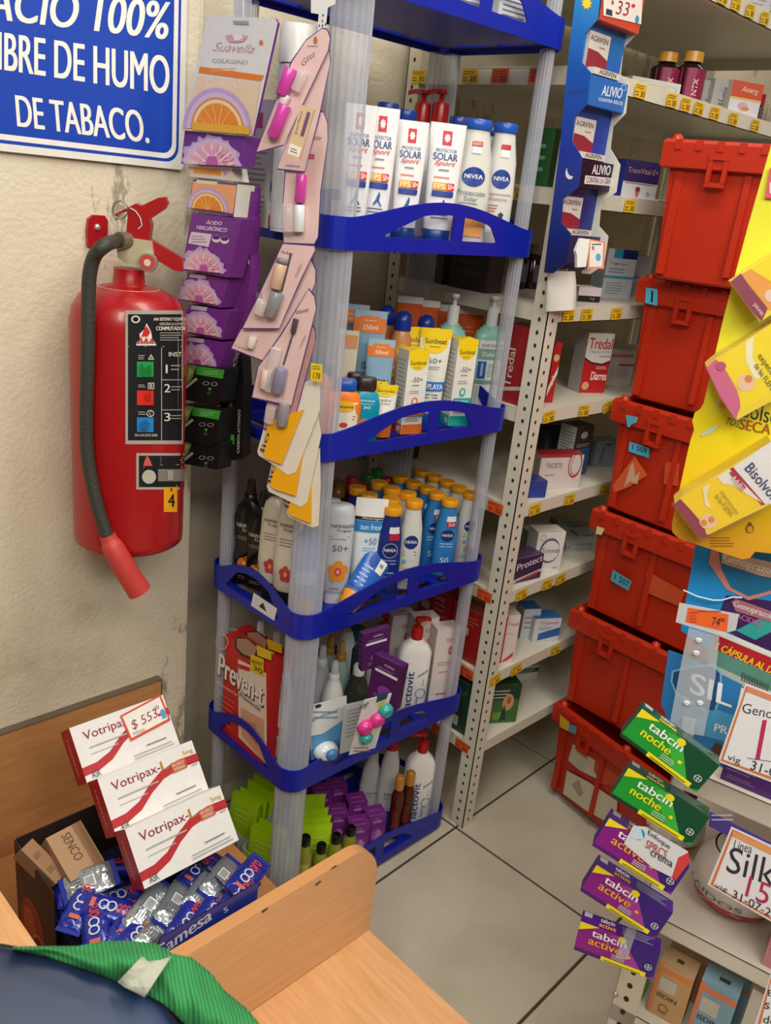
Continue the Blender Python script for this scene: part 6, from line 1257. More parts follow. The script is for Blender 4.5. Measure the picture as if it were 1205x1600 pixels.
scarton('white carton with pink band behind the bold red one, beside the crates, fifth shelf', 945, 978, 545, 4, 1.05, .055, ('#c9c2ba', '#bdb6ae', '#c8c2ba'), [('r', .05, .78, .9, .86, '#c08078'), ('r', .4, .55, 1, .6, '#a83c40'), ('l', .1, .2, .9, .5, '#a09a94', 5)], group=SG)
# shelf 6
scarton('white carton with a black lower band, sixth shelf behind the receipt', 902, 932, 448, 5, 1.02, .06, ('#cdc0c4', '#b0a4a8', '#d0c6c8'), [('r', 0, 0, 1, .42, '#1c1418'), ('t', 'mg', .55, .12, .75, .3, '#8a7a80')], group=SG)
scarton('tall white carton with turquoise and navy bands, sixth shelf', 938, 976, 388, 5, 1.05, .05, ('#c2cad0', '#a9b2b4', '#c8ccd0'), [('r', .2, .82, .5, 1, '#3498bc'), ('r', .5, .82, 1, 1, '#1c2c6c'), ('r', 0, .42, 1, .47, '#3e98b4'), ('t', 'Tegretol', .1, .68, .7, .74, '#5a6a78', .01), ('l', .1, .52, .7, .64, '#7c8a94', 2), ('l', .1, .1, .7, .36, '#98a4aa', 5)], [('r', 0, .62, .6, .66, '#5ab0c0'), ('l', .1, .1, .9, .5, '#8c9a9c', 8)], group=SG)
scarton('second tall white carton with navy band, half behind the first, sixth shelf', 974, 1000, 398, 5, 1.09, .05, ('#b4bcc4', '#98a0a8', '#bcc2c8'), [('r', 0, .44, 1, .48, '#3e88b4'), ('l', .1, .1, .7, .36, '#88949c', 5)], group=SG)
for i in range(5):
    x = 1.60+.045*i; Mw = stand(x, 1.20, SFL[5])
    bottle('medicine_bottle', 'small dark glass bottle at the back of the sixth shelf, '+['first', 'second', 'third', 'fourth', 'fifth'][i]+' from the left', 'bottle', Mw, [(0, .036, .036), (.06, .038, .038), (.075, .02, .02)], M('#2a1410', .15), [('cap', [(.075, .024, .024), (.095, .022, .022)], '#7c6a5c')], [('r', .2, .2, .8, .7, '#5a5868')], 'dark bottles on the sixth shelf', n=14)
# shelf 7
scarton('blue and white carton with a girl figure, seventh shelf', 970, 1014, 248, 6, 1.0, .07, ('#c7c5ca', '#2632a0', '#3a3aa4'), [('r', 0, .42, 1, 1, '#2c2058'), ('t', 'TransVital-E+', .08, .66, .96, .8, '#a08a70', .01), ('l', .05, .36, .95, .42, '#6a5a8a', 1), ('e', .45, .24, .07, .07, '#7a3434'), ('p', [(.38, .18), (.52, .18), (.48, .04), (.42, .04)], '#b06a5c'), ('t', 'E+', .72, .06, .82, .2, '#5a4a80')], group=SG)
scarton('flat white carton with green lettering, lower of two behind the girl carton', 1014, 1052, 310, 6, 1.06, .07, ('#b8c4b8', '#a0aca0', '#c0cac0'), [('r', .3, .3, .9, .7, '#3c5a58')], group=SG)
# shelf 8
scarton('flat white carton with grey print at the left end of the eighth shelf', 985, 1046, 118, 7, 1.05, .06, ('#c4c4ba', '#a8a8a0', '#ccccc2'), [('o', .5, .5, .44, .36, '#a4aca0', .08), ('l', .2, .3, .8, .7, '#a4aca0', 3)], group=SG)
for i, (tx, ty, Y) in enumerate(((1046, 83, 1.06), (1086, 82, 1.02))):
    x, y, h = row(tx, ty, Y, SFL[7]); w = .062
    bottle('supplement_bottle', 'dark red supplement bottle with gold cap, '+['left', 'right'][i]+' of two on the eighth shelf', 'bottle', stand(x, y, SFL[7], -25), [(0, w, w), (h*.66, w, w), (h*.76, w*.55, w*.55), (h*.82, w*.5, w*.5)], M('#1c0c14', .12), [('cap', [(h*.80, w*.66, w*.66), (h, w*.64, w*.64)], '#bf8a34')],
           [('r', .02, .06, .98, .80, '#7e1440'), ('q', 'NTX', (.5, .15), (.5, .55), (.32, .15), '#d8a8b0', .03), ('l', .62, .2, .9, .7, '#b06a80', 5)], 'dark red supplement bottles')
for i, (a_, b__, tp, Y) in enumerate(((1092, 1108, 124, 1.05), (1108, 1134, 122, 1.03))):
    scarton('silver grey carton with vertical print, '+['left', 'right'][i]+' of a pair on the eighth shelf', a_, b__, tp, 7, Y, .05, ('#a8a6a4', '#9a9896', '#b4b2b0'), [('q', 'Afumix', (.75, .2), (.75, .8), (.3, .2), '#4a4a4c', .02), ('r', .94, 0, 1, 1, '#55504c')], group=SG)
scarton('white carton with an orange upper half and fruit print, eighth shelf', 1137, 1172, 124, 7, 1.0, .06, ('#cfcdd2', '#a8a29c', '#c08070'), [('r', 0, .52, 1, 1, '#c4523c'), ('t', 'Anarg', .3, .66, .85, .86, '#d8c8a0', .02, .2), ('e', .45, .28, .16, .12, '#c8a0a8'), ('e', .55, .22, .12, .06, '#c88a40'), ('r', 0, .48, 1, .52, '#d8c048')], group=SG)
x = solve(lambda q: pr((q, 1.08, SFL[7]))[0]-1176, 1.2, 3); bottle('medicine_bottle', 'small bottle with red cap at the right end of the eighth shelf', 'bottle', stand(x, 1.08, SFL[7]), [(0, .03, .03), (.05, .03, .03), (.055, .02, .02)], '#3c1c20', [('cap', [(.055, .03, .03), (.08, .028, .028)], '#a02028')], [('r', .2, .2, .8, .8, '#6a4a50')])
for i, (a_, b__) in enumerate(((1160, 1190), (1195, 1225))):
    scarton('grey white carton at the top right, '+['left', 'right'][i]+' one above the uppermost lip', a_, b__, -60, 8, 1.0, .07, ('#b4b4b4', '#a0a0a0', '#bcbcbc'), [('l', .1, .1, .9, .6, '#8c8c8c', 5)], group=SG)
# left end of the shelving, seen through the rack
def endbox(lab, yl, yr, k, h, cols, front, x=1.405, d=.05, zoff=0.):
    carton(lab, stand(x+d/2, (yl+yr)/2, SFL[k]+zoff, -90), abs(yl-yr), d, h, cols, front, group='cartons at the left end of the steel shelving')
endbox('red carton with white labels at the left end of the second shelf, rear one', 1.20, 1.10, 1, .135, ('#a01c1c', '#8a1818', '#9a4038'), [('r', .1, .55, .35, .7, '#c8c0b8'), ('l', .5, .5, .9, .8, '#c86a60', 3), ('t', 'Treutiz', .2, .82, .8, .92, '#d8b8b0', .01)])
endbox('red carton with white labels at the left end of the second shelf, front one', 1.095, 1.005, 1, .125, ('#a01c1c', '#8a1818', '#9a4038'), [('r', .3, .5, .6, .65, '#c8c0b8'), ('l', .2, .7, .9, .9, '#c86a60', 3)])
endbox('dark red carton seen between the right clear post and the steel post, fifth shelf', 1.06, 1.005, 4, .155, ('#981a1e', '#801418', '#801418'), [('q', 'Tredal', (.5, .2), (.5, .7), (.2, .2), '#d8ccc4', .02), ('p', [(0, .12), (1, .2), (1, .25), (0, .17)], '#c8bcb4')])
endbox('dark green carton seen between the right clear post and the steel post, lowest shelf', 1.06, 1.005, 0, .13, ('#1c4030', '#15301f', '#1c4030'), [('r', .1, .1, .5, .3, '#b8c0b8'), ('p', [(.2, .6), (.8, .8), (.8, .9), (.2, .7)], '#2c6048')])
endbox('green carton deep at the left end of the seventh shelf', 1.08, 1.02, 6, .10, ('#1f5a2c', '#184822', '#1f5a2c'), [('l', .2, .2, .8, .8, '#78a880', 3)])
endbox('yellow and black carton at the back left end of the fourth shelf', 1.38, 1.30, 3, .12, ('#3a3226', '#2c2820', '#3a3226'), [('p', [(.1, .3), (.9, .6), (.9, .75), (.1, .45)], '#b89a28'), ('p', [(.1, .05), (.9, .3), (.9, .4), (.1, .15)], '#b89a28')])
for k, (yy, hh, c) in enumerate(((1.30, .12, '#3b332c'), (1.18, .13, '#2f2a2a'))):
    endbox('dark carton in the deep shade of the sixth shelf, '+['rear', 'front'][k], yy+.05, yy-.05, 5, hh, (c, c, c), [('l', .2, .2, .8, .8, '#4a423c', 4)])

# ================================================================ BLUE FLU-REMEDY DISPLAY on the steel post
Mg = frame((1.350, .905, 1.3), (-1, 0, 0))
yf = float(Mg.translation.y)
t = thing('hanging_display', 'tall blue cardboard display with a sun and a moon, hooked on the steel post', 'display', Mg)
side = [(902, -25), (941, -25), (937, 0), (934, 30), (914, 53), (909, 97), (923, 113), (918, 162), (898, 184), (894, 220), (910, 247), (904, 292), (880, 311), (877, 348), (892, 365), (885, 412), (864, 427), (850, 426), (858, 362), (866, 300), (876, 219), (889, 80)]
SB = nodes_mat('blue_gradient_card', lambda nt, b_: None)
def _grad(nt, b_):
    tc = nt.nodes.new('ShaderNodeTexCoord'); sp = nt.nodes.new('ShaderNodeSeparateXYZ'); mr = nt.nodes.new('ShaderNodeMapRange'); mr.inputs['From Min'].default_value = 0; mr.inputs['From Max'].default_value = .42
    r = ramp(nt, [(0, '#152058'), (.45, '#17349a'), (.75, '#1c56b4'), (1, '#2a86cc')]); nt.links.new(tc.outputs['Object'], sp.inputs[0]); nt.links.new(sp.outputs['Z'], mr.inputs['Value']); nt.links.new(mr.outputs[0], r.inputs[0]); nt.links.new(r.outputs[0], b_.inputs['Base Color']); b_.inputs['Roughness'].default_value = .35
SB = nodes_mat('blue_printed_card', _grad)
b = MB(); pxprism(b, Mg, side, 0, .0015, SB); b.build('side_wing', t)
b = MB(); b.prints([('s', 917, 5, 9, 11, '#e8c81c', 9), ('e', 917, 5, 6, 8, '#f0d838'), ('p', [(886, 262), (884, 268), (884, 275), (888, 280), (893, 280), (896, 276), (890, 274), (887, 269)], '#dfe0e8'), ('q', 'AGRIFEN', (888, 146), (916, 142), (888, 141), '#3a4a8c', .02)], pxmap(Mg)); b.build('printed_label', t)
Mf2 = frame((1.350, .905, 1.3), (0, -1, 0))          # front-facing plane through the wing
ff = t
dW = .122
def zof(px, py): return float(at(px, py, x=1.35)[2])
def fbox(nm, x0, x1, y0, y1, z0, z1, m, mats=None):
    o = MB().box(x0, x1, y0, y1, z0, z1, m, T=Mg.inverted(), mats=mats).build(nm, t); return o
ybk = .952
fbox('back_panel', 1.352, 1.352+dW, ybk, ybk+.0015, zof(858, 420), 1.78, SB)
wv_pts = ppoly(Mg, [(p[0], p[1]) for p in side])
b = MB(); b.prism([(x, z) for x, z in wv_pts], dW+.0, dW+.0015, M('#d8d6cc', .5)); b.build('side_wing', t, label='white inner side wing')
yfr = float(at(918, 140, x=1.35)[1])
for (z0, z1, col, txt) in ((zof(918, 162), zof(923, 115), '#2466b8', 'a'), (zof(904, 292), zof(910, 247), '#1a1028', 'b'), (zof(885, 412), zof(892, 368), '#1c2850', 'c'), (zof(934, 30), zof(936, 0)+.03, '#c8442c', 'd')):
    fbox('pocket_front', 1.352, 1.352+dW, yfr, yfr+.002, z0, z1, M(col, .35)); fbox('pocket_floor', 1.352, 1.352+dW, yfr+.002, ybk, z0, z0+.0015, M(col, .4))
Mp = frame((1.352, yfr, 1.3), (0, -1, 0)); b = MB()
b.prints([('q', 'ALIVIO', (940, 149), (971, 154), (943, 133), '#e6eaf0', .02), ('q', 'CONTRA RELOJ', (935, 159), (972, 166), (936, 152), '#dfe4ea', .02), ('o', 975, 137, 4, 5, '#a8c8e8', .25),
          ('q', 'ALIVIO', (925, 272), (953, 274), (927, 257), '#ece8ee', .02), ('p', [(915, 274), (960, 279), (959, 291), (913, 287)], '#e0d8dc'), ('q', 'CONTRA LA GRIPA', (916, 285), (957, 289), (917, 276), '#2a1c28', .02),
          ('p', [(944, -30), (1006, -30), (1002, 38), (943, 24)], '#e6ddd6'), ('q', '33', (962, 22), (983, 26), (964, 0), '#8c2838', 0, .2), ('q', '$', (955, 7), (959, 8), (956, 0), '#8c2838'), ('e', 990, 9, 3, 3, '#d42c34'), ('p', [(948, 13), (957, 16), (957, 25), (947, 22)], '#2c3658'), ('e', 996, 30, 3, 6, '#3a94b8')], pxmap(Mp))
o = b.build('lettering', t); o.matrix_world = Mp
for i, (z, lab, extra) in enumerate(((zof(918, 162)+.002, 'uppermost', 'white and red cold remedy carton in the sky blue pocket'), (zof(904, 292)+.002, 'second', 'white and red cold remedy carton in the dark purple pocket'), (zof(885, 412)+.002, 'lowest', 'white and red cold remedy carton in the lowest pocket'))):
    carton(extra+' of the blue display', stand(1.352+.035, (yfr+ybk)/2+.012, z+.028, 0), .062, .014, .082, ('#cfc8c0', '#c0b8b0', '#d0c8c4'), [('t', 'AGRIFEN', .03, .83, .9, .93, '#2a2430', .02), ('p', [(0, .0), (1, 0), (1, .55), (.5, .66), (0, .68)], '#8c2434'), ('l', .5, .72, .9, .78, '#b06a70', 1)], group='cold remedy cartons in the blue display')
    carton(['white cold remedy carton lying on the sky blue pocket', 'white cold remedy carton lying on the dark purple pocket', 'silver edged cold remedy carton lying on the lowest pocket'][i], stand(1.352+.050, yfr+.012, z+.046, 0), .080, .022, .010, ('#d0cac2', '#cfd6d2', '#c8c4bc'), [('t', 'AGRIFEN', .2, .2, .85, .9, '#221c28', .02)], top=[('t', 'AGRIFEN', .15, .1, .7, .5, '#221c28', .02)], group='cold remedy cartons in the blue display')
Mq = fitrect([(921, 417), (942, 419), (946, 374), (926, 370)], .022, .046, (-.2, -.95, .05), depth((1.36, .85, 1.3)))
th = thing('price_card_holder', 'white plastic clip with an orange bordered price card at the foot of the blue display', 'price sign', Mq)
b = MB(); pxprism(b, Mq, [(920, 373), (946, 378), (944, 420), (918, 420)], .006, .007, '#d86a44', '#e0805a'); b.prints([('p', [(923, 376), (943, 380), (941, 417), (921, 417)], '#dcd8d6'), ('e', 935, 402, 4, 6, '#58a0cc'), ('l', 925, 384, 941, 379, '#3a3848', 1), ('q', '$', (925, 390), (929, 391), (925, 384), '#b04050')], pxmap(Mq, .006)); b.build('price_card', th)
b = MB(); pxprism(b, Mq, [(908, 372), (922, 374), (916, 417), (902, 418), (902, 400), (900, 392), (903, 384)], -.004, .002, M('#dcdcda', .3)); b.build('clip_body', th)
# second price card (receipt) taped on the post
Mr = frame((SX+.005, SY-.004, 1.2), (-.35, -.94, 0))
th = thing('paper_receipt', 'curling white paper receipt taped on the steel post under the blue display', 'receipt', Mr)
b = MB(); secs = []
for i in range(9):
    s_ = i/8; rowp = []
    for j in range(7):
        u = j/6; px = (857+(899-857)*u)+(-4*s_)*(1-u)+(2*math.sin(s_*3))*u; py = 424+(487-424)*s_-(3*u if s_ > .5 else 0)
        v = loc(Mr, px, py, -.002-.012*u*s_-.006*math.sin(u*3)*s_); rowp.append(v)
    secs.append(rowp+[q+Vector((0, .0004, 0)) for q in rowp[::-1]])
b.loft(secs, M('#d6d2cb', .6)); b.build('paper', th)

# ================================================================ NEAR RIGHT: display gondola, hanging cards, cartons
eR = Vector((.208, -.978, 0)); nR = Vector((-.978, -.208, 0))
PR = Vector(CAM+ray(965, 1530)*1.22)
MR = frame(PR, nR)                       # local x = along the shelf to the right, -y = towards the aisle
gon = thing('shelf_unit', 'cream perforated steel shelf unit in the near right corner', 'shelving', MR)
def rz_(py, px=1000): return loc(MR, px, py).z
po = MB(); CR2 = M('#d2cdbd', .42, var=.03)
po.box(0, .036, 0, .002, -PR.z, .07, CR2); po.box(0, .002, 0, .036, -PR.z, .07, CR2)
z = -PR.z+.02
while z < .06:
    po.add([(.018+.004*math.cos(j*math.pi/4), -.0003, z+.005*math.sin(j*math.pi/4)) for j in range(8)], [tuple(range(8))], M('#2a241c', .8)); z += .025
po.build('post', gon)
v = loc(MR, 962, 1553); po = MB(); po.body([(0, .009, .009), (.003, .007, .007)], M('#b9b4a8', .3, .7), n=10, T=Matrix.Translation((v.x, -.0005, v.z)) @ Matrix.Rotation(math.pi/2, 4, 'X')); po.build('bolt', gon)
zA = loc(MR, 1100, 1480).z                # main shelf lip
zA0 = loc(MR, 1042, 1464).z; zA1 = loc(MR, 1042, 1440).z
def gshelf(z0, z1, x0, x1, name='shelf'):
    b = MB(); b.box(x0, x1, 0, .0015, z0, z1, CR2); b.box(x0, x1, 0, .40, z1-.0015, z1, CR2); b.box(x0, x1, .0, .012, z0, z0+.0012, CR2); b.box(x0, x0+.0015, 0, .40, z0, z1, CR2); b.build(name, gon)
gshelf(zA0, zA1, .002, .9)
zl = loc(MR, 990, 1586).z; gshelf(zl-.028, zl, .002, .9)
zU0 = loc(MR, 1130, 1262).z; zU1 = loc(MR, 1130, 1226).z; gshelf(zU0, zU1, .002, .9)
MB().box(.0, .002, .37, .40, -PR.z, .7, CR2).box(.0, .036, .398, .40, -PR.z, .7, CR2).build('post', gon)
rp = MB(); vv = [loc(MR, px, py, -.002) for px, py in ((1110, 1268), (1215, 1322), (1215, 1345), (1108, 1290))]
rp.prism([(q.x, q.z) for q in vv], -.003, -.0015, M('#4a3c98', .4)); rp.prints([('l', 1112, 1284, 1150, 1270, '#c8c0dc', 2)], pxmap(MR, -.003)); rp.build('label_rail', gon, label='purple label rail under the upper shelf')
def gcarton(lab, x0px, x1px, pt, zf, yb, d, cols, front=(), left=(), top=(), group=None, rz=0):
    """front face at local y=yb on the floor zf"""
    f_ = lambda X, Z: pr(MR @ Vector((X, yb, Z)))
    x0 = solve(lambda X: f_(X, zf)[0]-x0px, -.3, 1.2); x1 = solve(lambda X: f_(X, zf)[0]-x1px, -.3, 1.2)
    h = solve(lambda q: pt-f_(x0, zf+q)[1], .005, .4)
    Mw = MR @ Matrix.Translation(((x0+x1)/2, yb+d/2, zf)) @ Matrix.Rotation(math.radians(rz), 4, 'Z')
    return carton(lab, Mw, x1-x0, d, h, cols, front, left, top, group=group)
isd = lambda c: [('r', 0, 0, .10, 1, c), ('r', .0, .84, 1, .93, c), ('r', .14, .52, .62, .76, '#c0bcb0'), ('t', 'ISDIN', .16, .38, .72, .46, '#2e3038', .02), ('o', .42, .20, .14, .08, '#6a5a48', .2), ('l', .3, .10, .6, .14, '#6a5a48', 1)]
gcarton('white and green small carton beside the shelf post, on the low shelf', 972, 1002, 1545, zl, .03, .04, ('#b9bcb4', '#5a9a44', '#6aa850'), [('r', 0, .85, 1, 1, '#5a9a44'), ('r', 0, 0, .1, 1, '#5a9a44'), ('l', .2, .2, .85, .75, '#8a929c', 5)])
gcarton('beige carton with an orange border, on the low shelf of the near unit', 1010, 1062, 1502, zl, .02, .035, ('#c49a6c', '#a87c50', '#c8a47a'), isd('#d88048'), top=[('r', .4, .4, .6, .6, '#5a4430')], group='sun cream cartons on the low shelf')
gcarton('beige carton directly behind the orange bordered one', 1030, 1092, 1478, zl, .075, .04, ('#b08a60', '#96724c', '#b08c64'), isd('#c07440'), top=[('r', .4, .4, .6, .6, '#5a4430')], group='sun cream cartons on the low shelf')
gcarton('pale blue carton with an orange border, on the low shelf of the near unit', 1070, 1125, 1530, zl, .015, .035, ('#7fa3b8', '#6a8ca0', '#8cb0c4'), isd('#d87850'), top=[('r', .4, .4, .7, .6, '#3a4450')], group='sun cream cartons on the low shelf')
gcarton('pale blue carton directly behind the front pale blue one', 1090, 1150, 1512, zl, .068, .04, ('#6f94aa', '#5a7c90', '#7c9fb2'), isd('#c06c48'), top=[('r', .4, .4, .7, .6, '#3a4450')], group='sun cream cartons on the low shelf')
gcarton('white carton with orange spots at the right end of the low shelf', 1140, 1190, 1545, zl, .02, .035, ('#c9c4b8', '#b0aca0', '#cfcabe'), [('r', .6, .6, .9, .8, '#d05a24'), ('l', .1, .4, .5, .5, '#7a7a70', 2), ('t', 'No', .1, .05, .4, .14, '#222222', .03)])
# red and white bowls on the main shelf
def bowl(px, py, yb, r, lab, word='LAIDOS'):
    x = solve(lambda X: pr(MR @ Vector((X, yb, zA1)))[0]-px, -.3, 1.2); Mw = MR @ Matrix.Translation((x, yb, zA1+.001))
    t = thing('pet_bowl', lab, 'bowl', Mw, 'red and white round bowls'); h = r*1.45
    b = MB(); D = 2*r
    b.body([(0, D*.62, D*.62), (.004, D*.72, D*.72), (h*.18, D*.93, D*.93), (h*.30, D*.995, D*.995)], M('#b4261c', .3), n=36); b.build('red_base', t)
    b = MB(); b.body([(h*.30, D*.997, D*.997), (h*.45, D*1.02, D*1.02), (h*.65, D*.98, D*.98), (h*.85, D*.84, D*.84), (h, D*.70, D*.70)], M('#cfcac4', .35), n=36); b.build('white_body', t)
    b = MB(); k = 36; secs = [[(D/2*q*math.cos(2*math.pi*j/k), D/2*q*math.sin(2*math.pi*j/k), zz) for j in range(k)] for q, zz in ((.70, h), (.66, h), (.62, h*.8), (.5, h*.5))]; b.loft(secs, M('#6a1416', .4), cap=False); b.add(secs[-1], [tuple(range(k))], M('#5a1012', .4)); b.build('lined_opening', t)
    b = MB(); b.prints([('t', word, .14, .08, .60, .30, '#6f6a66', .02), ('l', .3, -.2, .6, -.1, '#d8a8a0', 1)], lambda u, v, o: ((D/2*1.02+.0012+o)*math.sin((u-.5)*math.pi), -(D/2*1.02+.0012+o)*math.cos((u-.5)*math.pi), h*.32+v*h*.4), sub=4); b.build('printed_label', t)
bowl(1143, 1430, .10, .058, 'white bowl with red base and dark red opening, behind the hand-lettered sign'); bowl(1050, 1400, .17, .042, 'white bowl with red base, mostly hidden behind the purple cartons')
# pink box at the right edge
gcarton('pink carton at the right edge on the main shelf', 1190, 1240, 1400, zA1, .01, .06, ('#c4808c', '#b06a78', '#c88a96'), [('l', .1, .2, .5, .6, '#a05a6c', 3)])
# purple cartons on the upper shelf
gcarton('dark purple carton lying on the upper shelf behind the price sign, front one', 1125, 1215, 1185, zU1, .01, .06, ('#5a2a80', '#4a2070', '#4c3a8c'), [('l', .05, .55, .6, .8, '#a888bc', 2), ('l', .1, .2, .6, .4, '#a888bc', 2)], group='purple cartons on the upper shelf')
gcarton('purple carton at the right edge of the upper shelf', 1150, 1260, 1150, zU1, .08, .06, ('#5a1f78', '#4a2070', '#4c3a8c'), [('l', .05, .55, .6, .8, '#a888bc', 2)], group='purple cartons on the upper shelf')

# hanging strip of cold remedy cartons
nT = (-.86, -.40, .16)
def tabcin(c4, lab, kind):
    Mw = fitrect(c4, .096, .040, nT, .86, wt=140); d = .024
    if kind == 'n': base, dark, acc, word = '#259a34', '#0d4a2c', '#f2e21c', 'noche'
    else: base, dark, acc, word = '#8a1f82', '#3c1c78', '#f0a820', 'active'
    th = thing('cold_remedy_carton', lab, 'box', Mw, 'green and purple cold remedy cartons hanging at the near right'); w, h = .096, .040
    b = MB(); b.box(-w/2, w/2, 0, d, 0, h, dark, mats=[base, M(dark, .3), M(base, .3), dark, dark, M(base, .3)]); b.build('carton', th)
    its = [('p', [(.45, 1), (1, 1), (1, .12), (.93, .0), (.88, 0)], dark), ('p', [(.52, 1), (.88, 0), (.70, 0), (.36, .9)], '#3cb03c' if kind == 'n' else '#a03a94'), ('p', [(0, .72), (.0, 1), (.24, 1)], '#f0dc1c'), ('r', .0, 0, .34, .10, '#143a26' if kind == 'n' else '#4a1c70'),
           ('r', .34, -.0, .90, .14, '#f0e01c'), ('t', 'tabcin', .17, .66, .60, .90, '#f4f4f0', .03), ('t', word, .15, .38, .52 if kind == 'n' else .56, .62, acc, .03), ('e', .54, .90, .05, .10, '#f2da1c'), ('e', .66, .42, .025, .05, acc), ('l', .46, .18, .66, .36, '#d8e8d0', 3), ('o', .91, .36, .045, .10, '#c8d0cc', .2), ('r', .87, .35, .95, .37, '#c8d0cc'), ('r', .905, .27, .915, .45, '#c8d0cc'), ('l', .38, .02, .86, .11, '#6a6a20', 1)]
    b = MB(); b.prints(its, flat(w, h, 0)); b.prints([('r', .03, .55, .13, .95, '#a8a8b4'), ('t', 'tabcin', .24, .55, .42, .9, '#e8e8e0', .03), ('t', word, .23, .1, .44, .48, acc, .03), ('l', .52, .1, .94, .8, '#8a9a98', 4)], topf(w, d, h, 0)); b.build('printed_label', th)
    return th
T1 = tabcin([(967, 1156), (1087, 1242), (1124, 1190), (1008, 1104)], 'green cold remedy carton at the top of the near right strip', 'n')
T2 = tabcin([(952, 1248), (1073, 1328), (1110, 1270), (990, 1196)], 'green cold remedy carton, second from the top of the near right strip', 'n')
T3 = tabcin([(925, 1326), (1043, 1402), (1079, 1350), (957, 1274)], 'purple cold remedy carton with a handwritten sticker, middle of the near right strip', 'a')
T4 = tabcin([(907, 1392), (1017, 1472), (1056, 1420), (935, 1352)], 'purple cold remedy carton, second from the bottom of the near right strip', 'a')
T5 = tabcin([(898, 1484), (1016, 1535), (1034, 1482), (909, 1437)], 'lowest purple cold remedy carton of the near right strip', 'a')
b = MB(); b.prints([P([(990, 1290), (1010, 1292), (1075, 1330), (1078, 1345), (1056, 1374), (1020, 1356), (975, 1318)], '#d8d8dc'), P([(1060, 1340), (1076, 1332), (1078, 1347), (1056, 1376), (1050, 1370)], '#d0403c'), ('e', 1000, 1304, 8, 9, '#3a94c4'), P([(984, 1310), (1000, 1290), (1006, 1312)], '#c8dcec'),
    ('q', 'Enfoque', (1012, 1306), (1046, 1330), (1014, 1296), '#3c3c48', .02), ('q', 'SPRCS', (1008, 1324), (1040, 1342), (1012, 1312), '#b04050', .02), ('q', 'crema', (1016, 1336), (1050, 1356), (1018, 1328), '#3c3c48', .02)], pxmap(T3.matrix_world, -.0024)); b.build('sticker', T3, label='white sticker with handwriting over the print')
Ms8 = frame(CAM+ray(1040, 1300)*.955, (-.86, -.40, .16))
t = thing('hanger_strip', 'narrow clear strip the green and purple cold remedy cartons hang from', 'hanger', Ms8)
b = MB(); pxprism(b, Ms8, [(1068, 1120), (1088, 1124), (1072, 1220), (1040, 1340), (1000, 1440), (980, 1500), (962, 1496), (1000, 1400), (1040, 1260)], .050, .0508, clear('#dfe6ea', .18, .15, .3)); b.build('strip', t)
# clear strip with the orange price
Ms2 = frame(CAM+ray(1110, 1000)*.96, (-.86, -.5, .05))
t = thing('clip_strip', 'clear plastic clip strip carrying an orange price label, behind the green cartons', 'strip', Ms2)
b = MB(); pxprism(b, Ms2, [(1078, 975), (1125, 985), (1118, 1060), (1100, 1150), (1045, 1140), (1066, 1030)], -.004, -.0032, clear('#dfe6ea', .30, .15, .3)); b.build('strip', t)
b = MB(); pxprism(b, Ms2, [(1062, 942), (1155, 960), (1150, 985), (1120, 992), (1056, 972)], -.006, -.0052, clear('#e4e8ea', .62, .2, .25)); b.build('label_holder', t)
b = MB(); b.prints([P([(1075, 949), (1139, 960), (1136, 988), (1071, 972)], '#f0682c'), ('q', '74', (1112, 977), (1124, 979), (1114, 964), '#2a1c18', .0), ('q', '00', (1125, 971), (1132, 972), (1126, 965), '#2a1c18'), ('l', 1077, 974, 1090, 955, '#a8502c', 4), ('l', 1090, 958, 1130, 952, '#a8502c', 1)], pxmap(Ms2, -.006)); b.build('price_label', t, label='orange price label')
for i, (cx, cy) in enumerate(((1092, 1000), (1088, 1020), (1094, 1098), (1073, 1098))):
    q = loc(Ms2, cx, cy, -.0045); MB().body([(0, .008, .006), (.003, .005, .004)], clear('#eef2f4', .7, .1, .25), n=10, T=Matrix.Translation(q) @ Matrix.Rotation(math.pi/2, 4, 'X')).build('hook', t)
# SIL card
Ms3 = frame(CAM+ray(1120, 1100)*.99, (-.86, -.5, .05))
t = thing('logo_card', 'light blue card with white SIL capitals, behind the clear strip', 'card', Ms3)
b = MB(); pxprism(b, Ms3, [(1045, 1016), (1068, 1024), (1160, 1070), (1130, 1200), (1060, 1160), (1033, 1100)], .004, .005, '#2a78b8'); b.build('card', t)
b = MB(); b.prints([P([(1050, 1048), (1080, 1040), (1115, 1038), (1128, 1050), (1128, 1085), (1118, 1115), (1100, 1112), (1080, 1098), (1056, 1085), (1048, 1065)], '#7ab4d8'), P([(1053, 1050), (1082, 1043), (1114, 1041), (1125, 1052), (1125, 1085), (1116, 1111), (1101, 1108), (1082, 1095), (1058, 1082), (1051, 1065)], '#1c4c84'), P([(1090, 1120), (1120, 1108), (1152, 1120), (1140, 1160), (1100, 1150), (1088, 1135)], '#4aa0d0'),
    ('q', 'SIL', (1078, 1082), (1142, 1106), (1082, 1050), '#eef2f4', .03), ('q', 'PR', (1116, 1142), (1136, 1148), (1118, 1130), '#dfeaf2', .03), P([(1120, 1160), (1135, 1168), (1130, 1185), (1110, 1172)], '#5a3030')], pxmap(Ms3, .004)); b.build('printed_label', t)
